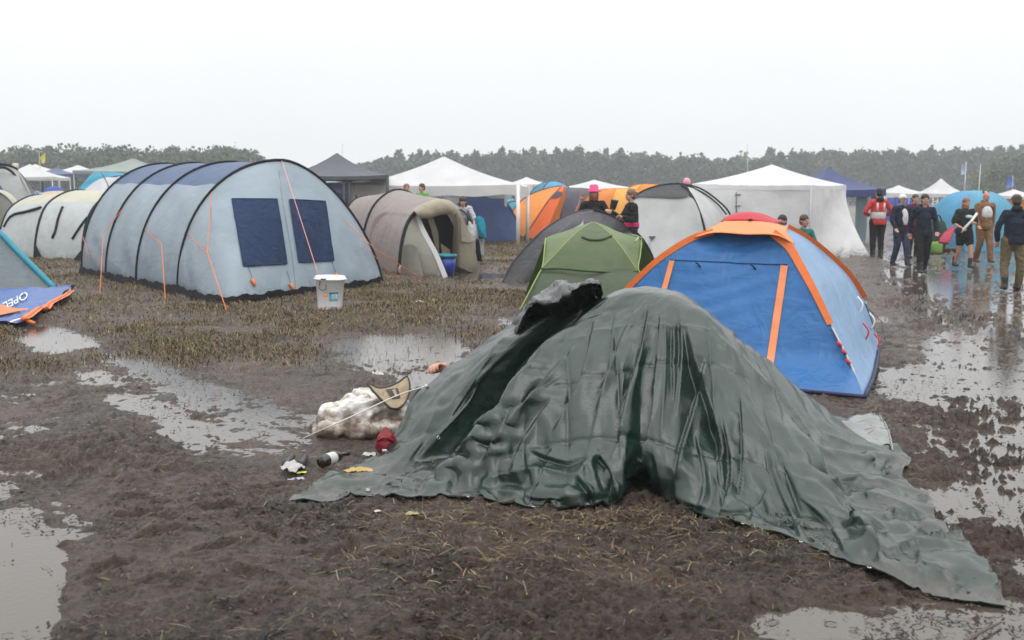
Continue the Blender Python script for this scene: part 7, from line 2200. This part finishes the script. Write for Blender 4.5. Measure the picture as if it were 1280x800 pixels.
# red bag
t = thing('bag', gp(482, 570), 'small crumpled crimson bag tucked under the left edge of the tarpaulin', 'bag'); c = np.array(t.location)
th = np.linspace(0, math.pi, 22)[:, None]; ph = np.linspace(0, 2 * math.pi, 34)[None, :]
q = np.stack([.062 * np.sin(th) * np.cos(ph), .06 * np.sin(th) * np.sin(ph), .075 * np.cos(th) + 0 * ph], -1); q *= (1 + .7 * np.abs(fbm(q[..., 0] * 13, q[..., 1] * 13, 3, 3, q[..., 2] * 13)))[..., None]
mb = MB(); mb.grid(q + c + np.array((.0, .04, .075))); mb.build('body', plain('crimson nylon', (.20, .006, .016), .5, .4, bump=.5), t)
mb = MB(); mb.tube(rs(np.array([c + np.array((-.05, .0, .10)), c + np.array((0, -.035, .13)), c + np.array((.05, .0, .10))]), 10), .009, 6); mb.build('drawstring', plain('crimson cord', (.22, .006, .016), .6), t)
mb = MB(); mb.box(c + np.array((.01, -.045, .05)), (.05, .015, .014), .1); mb.build('white_tab', plain('white tab', (.6, .58, .55), .5), t)


# bottle
t = thing('bottle', gp(404, 588), 'dark brown glass bottle with a white label lying in the mud', 'bottle'); a = gp(401, 588, .038); d = gp(432, 577, .03) - a; d[2] = 0; d /= np.linalg.norm(d)
mb = MB(); mb.lathe([(0, 0), (.030, 0), (.037, .008), (.037, .135), (.030, .165), (.014, .195), (.013, .245), (.016, .247), (.016, .258), (0, .258)], a, 22, axis=d); mb.build('glass', plain('dark bottle glass', (.012, .008, .006), .10, .8), t)
mb = MB(); mb.lathe([(.0378, .055), (.0382, .057), (.0382, .118), (.0378, .12)], a, 22, axis=d); mb.build('label', plain('wet paper label', (.52, .51, .50), .6, .3, .15), t)
mb = MB(); mb.lathe([(.0175, .243), (.0185, .25), (.0175, .262), (0, .263)], a, 14, axis=d); mb.build('cap', plain('bottle cap', (.05, .045, .04), .4), t)

# two short tubes, torn plastic, yellow tag
for k, (p0, p1, lab) in enumerate((((357, 586), (366, 571), 'left of two short dark tubes lying in the mud'), ((376, 588), (382, 572), 'right of two short dark tubes, beside a yellow tag'))):
    t = thing('tube', gp(*p0), lab, 'tube', 'short dark tubes in the mud'); a = gp(*p0, .022); b = gp(*p1, .020); d = b - a; L = np.linalg.norm(d)
    mb = MB(); mb.lathe([(.010, 0), (.019, .0), (.020, .01), (.018, L), (.011, L), (.012, L * .6), (.010, .02)], a, 16, axis=d); mb.build('shell', plain('dark grey plastic tube', (.05, .05, .055), .35, .5), t)
    mb = MB(); mb.lathe([(.0205, 0.0), (.0225, .006), (.0205, .016)], a, 16, axis=d); mb.build('ring', BLACKTAPE, t)


def scrap(name, label, cat, px, py, size, rgb, seed, flat=.35, group=None, part='sheet', rough=.5):
    c = gp(px, py, .0); t = thing(name, c, label, cat, group); u = np.linspace(-1, 1, 26)[:, None]; v = np.linspace(-1, 1, 26)[None, :]
    rim = 1 + .25 * vnoise(np.arctan2(v, u) * 1.5, 0 * u * v, seed)
    k = np.minimum(1, 1 / np.maximum(1e-6, np.sqrt(u * u + v * v)) ) ** .6 * rim
    X = u * size[0] / 2 * k; Yv = v * size[1] / 2 * k
    Z = .006 + np.maximum(0, size[2] * (.35 + .9 * fbm(X * 22, Yv * 22, 3, seed) * 1.2) * (1 - .6 * (u * u + v * v) / 2)) + .25 * size[2] * facets(X * 60, Yv * 60, seed)
    g = np.stack([X + c[0], Yv + c[1], Z + c[2]], -1); mb = MB(); mb.grid(g); mb.build(part, plain(label[:28], rgb, rough, .5, .15, 20), t, solid=.003)
    return t


scrap('plastic_scrap', 'torn white plastic wrapper between the two dark tubes', 'wrapper', 366, 590, (.14, .12, .04), (.42, .41, .40), 3)
scrap('tag', 'small yellow green tag beside the right dark tube', 'tag', 377, 593, (.055, .03, .012), (.55, .58, .06), 4)
scrap('plastic_scrap', 'pale blue white film scrap before the yellow tag', 'wrapper', 372, 597, (.10, .05, .012), (.36, .37, .42), 5)
scrap('yellow_peel', 'flattened yellow wrapper at the edge of the tarpaulin', 'wrapper', 452, 589, (.19, .06, .02), (.46, .31, .10), 6)
scrap('foil_scrap', 'white foil scrap left of the crimson bag', 'wrapper', 462, 569, (.08, .05, .03), (.45, .45, .44), 7)
scrap('paper_scrap', 'white paper scrap under the crimson bag', 'paper', 472, 578, (.05, .05, .05), (.64, .64, .62), 8)
scrap('tissue', 'crumpled pale tissue on the grass above the duvet', 'tissue', 472, 469, (.11, .08, .05), (.52, .47, .40), 9)
scrap('leaf', 'withered yellowish leaf on the mud before the tarpaulin', 'leaf', 516, 653, (.07, .05, .012), (.30, .27, .10), 10)
scrap('paper_scrap', 'tiny pale scrap on the mud left of the withered leaf', 'paper', 472, 641, (.035, .025, .012), (.50, .46, .42), 11)
scrap('paper_scrap', 'tiny white scrap on the far grass between tent and puddle', 'paper', 525, 381, (.14, .10, .03), (.50, .47, .46), 12)

# rope from the tarpaulin to the left
t = thing('rope', gp(382, 541), 'thin white rope stretched from the tarpaulin over the duvet', 'rope')
mb = MB(); pts = [onto(TARP_TREE, 519, 484, .01), P(500, 493, 6.45), P(450, 516, 6.25), P(410, 534, 6.15), gp(378, 545, .01)]; mb.tube(rs(np.array(pts), 30), .0045, 6); mb.build('line', plain('white rope', (.60, .57, .52), .7), t)
mb = MB(); mb.ell(pts[0], .012, 8, 6); mb.build('knot', plain('white rope', (.60, .57, .52), .7), t)

# stick at the lower right
t = thing('stick', gp(1230, 785), 'thin bare stick lying in the mud at the lower right corner', 'stick')
mb = MB(); mb.tube(rs(np.array([gp(1205, 799, .015), gp(1228, 786, .02), gp(1252, 773, .015)]), 10), [.009, .008, .008, .008, .007, .007, .006, .006, .005, .004], 6); mb.build('shaft', plain('stick bark', (.10, .075, .055), .8), t)
mb = MB(); mb.tube([gp(1236, 781, .02), gp(1240, 772, .025)], [.004, .002], 5); mb.build('twig', plain('stick bark', (.10, .075, .055), .8), t)


# the hand past the tarpaulin's edge
def lone_hand():
    w = P(561, 463, 6.9); el = P(592, 476, 7.05); sh = P(640, 490, 7.0); sh[2] = max(sh[2], .3)
    t = thing('person', (el[0], el[1], 0), 'bare hand and forearm reaching out past the left edge of the tarpaulin', 'person')
    mb = MB(); limb(mb, [sh, el, w], [.052, .042, .027], 12)
    hand(mb, w, el, .85, 1, 1.2, palm=(-.2, -.75, -.8))
    me = remesh(mb, .0055, smooth=3); n = len(me.vertices); c = np.zeros(n * 3); me.vertices.foreach_get('co', c); c = c.reshape(-1, 3) - np.array(t.location); me.vertices.foreach_set('co', c.ravel())
    me.materials.append(plain('warm pink skin', (.60, .31, .22), .45, .4, .10, 30)); me.polygons.foreach_set('use_smooth', np.ones(len(me.polygons), bool)); me.update()
    o = bpy.data.objects.new('body', me); COL.objects.link(o); o.parent = t
    m2 = MB(); limb(m2, [sh, el + (sh - el) * .25], [.066, .056], 12); me = remesh(m2, .01, .006, 3); c = np.zeros(len(me.vertices) * 3); me.vertices.foreach_get('co', c); c = c.reshape(-1, 3) - np.array(t.location); me.vertices.foreach_set('co', c.ravel())
    me.materials.append(GREYP); me.update(); o = bpy.data.objects.new('sleeve', me); COL.objects.link(o); o.parent = t
lone_hand()

# bags on the ground before the turquoise dome
def bag(label, px, py, Y, w, h, mat, name='bag', cat='bag'):
    c = np.array(((px - 640) / FPX * Y, Y, 0.0)); t = thing(name, c, label, cat)
    u = np.linspace(0, math.pi, 14)[:, None]; p_ = np.linspace(0, 2 * math.pi, 20)[None, :]
    q = np.stack([np.sign(np.cos(p_)) * np.abs(np.cos(p_)) ** .6 * np.sin(u) ** .6 * w / 2, np.sign(np.sin(p_)) * np.abs(np.sin(p_)) ** .6 * np.sin(u) ** .6 * w * .3, h / 2 - h / 2 * np.sign(np.cos(u)) * np.abs(np.cos(u)) ** .7 + 0 * p_], -1)
    q = q * (1 + .10 * fbm(q[..., 0] * 5, q[..., 1] * 5, 2, 3, q[..., 2] * 5))[..., None]
    mb = MB(); mb.grid(q + c); mb.build('body', mat, t)
    mb = MB(); mb.tube(rs(np.array([c + np.array((-w * .25, -w * .1, h * .92)), c + np.array((0, -w * .12, h * 1.18)), c + np.array((w * .25, -w * .1, h * .92))]), 10), .02, 6); mb.build('handle', BLACKTAPE, t)
    return t
bag('lime green bag before the left side of the turquoise dome', 1170, 297, 29.5, .34, .38, plain('lime green nylon', (.15, .30, .04), .5), 'bag')
bag('dark green rucksack behind the lime green bag', 1169, 290, 30.8, .62, .95, cloth('dark green nylon', (.03, .055, .035)), 'rucksack', 'rucksack')
t = thing('seat_pad', G(1178, 308), 'red pink folded mat leaning before the turquoise dome', 'mat')
mb = MB(); mb.grid(crinkle(loft(ribs([[(1174, 302, 28.0), (1180, 293, 28.2), (1189, 284, 28.4)], [(1186, 304, 27.8), (1190, 295, 28.0), (1193, 284, 28.4)]]), 12, 8), .02, 2, 3)); mb.build('cover', cloth('red pink cloth', (.40, .05, .085)), t, solid=.08)
mb = MB(); mb.tube(ribs([[(1174, 302, 27.9), (1186, 304, 27.7)]])[0], .05, 6); mb.build('roll', cloth('red pink cloth', (.40, .05, .085)), t)
t = thing('ground_mat', G(1180, 309), 'brown blanket spread under the lime green bag', 'blanket')
g = np.array([[G(a, b, .08) for b in (302, 306, 311)] for a in np.linspace(1160, 1198, 10)]); mb = MB(); mb.grid(crinkle(g, .03, 2, 3, False)); mb.build('cloth', cloth('brown blanket cloth', (.17, .12, .07)), t, solid=.03)
mb = MB(); mb.tube(g[:, 2], .05, 6); mb.build('rolled_edge', cloth('brown blanket cloth', (.17, .12, .07)), t)

# pale plastic sheet half under the far edge of the tarpaulin
t = thing('plastic_sheet', G(1085, 545), 'pale wet plastic sheet half under the far edge of the tarpaulin', 'plastic sheet')
g = loft(ribs([[(1040, 548), (1060, 530), (1078, 522), (1092, 524)], [(1060, 560), (1082, 545), (1096, 538), (1106, 538)], [(1080, 575), (1098, 565), (1110, 560), (1116, 566)]]), 26, 26, smooth=True)
g[..., 2] = np.maximum(ground_z(g[..., 0], g[..., 1], False), 0) + .035 + .03 * np.abs(facets(g[..., 0] * 6, g[..., 1] * 5, 3))
mb = MB(); mb.grid(g); mb.build('sheet', plain('pale grey plastic', (.17, .18, .17), .16, .7, .2, 6), t, solid=.003)
mb = MB(); mb.tube(g[:, -1], .008, 6); mb.build('rolled_edge', plain('pale grey plastic', (.30, .31, .30)), t)
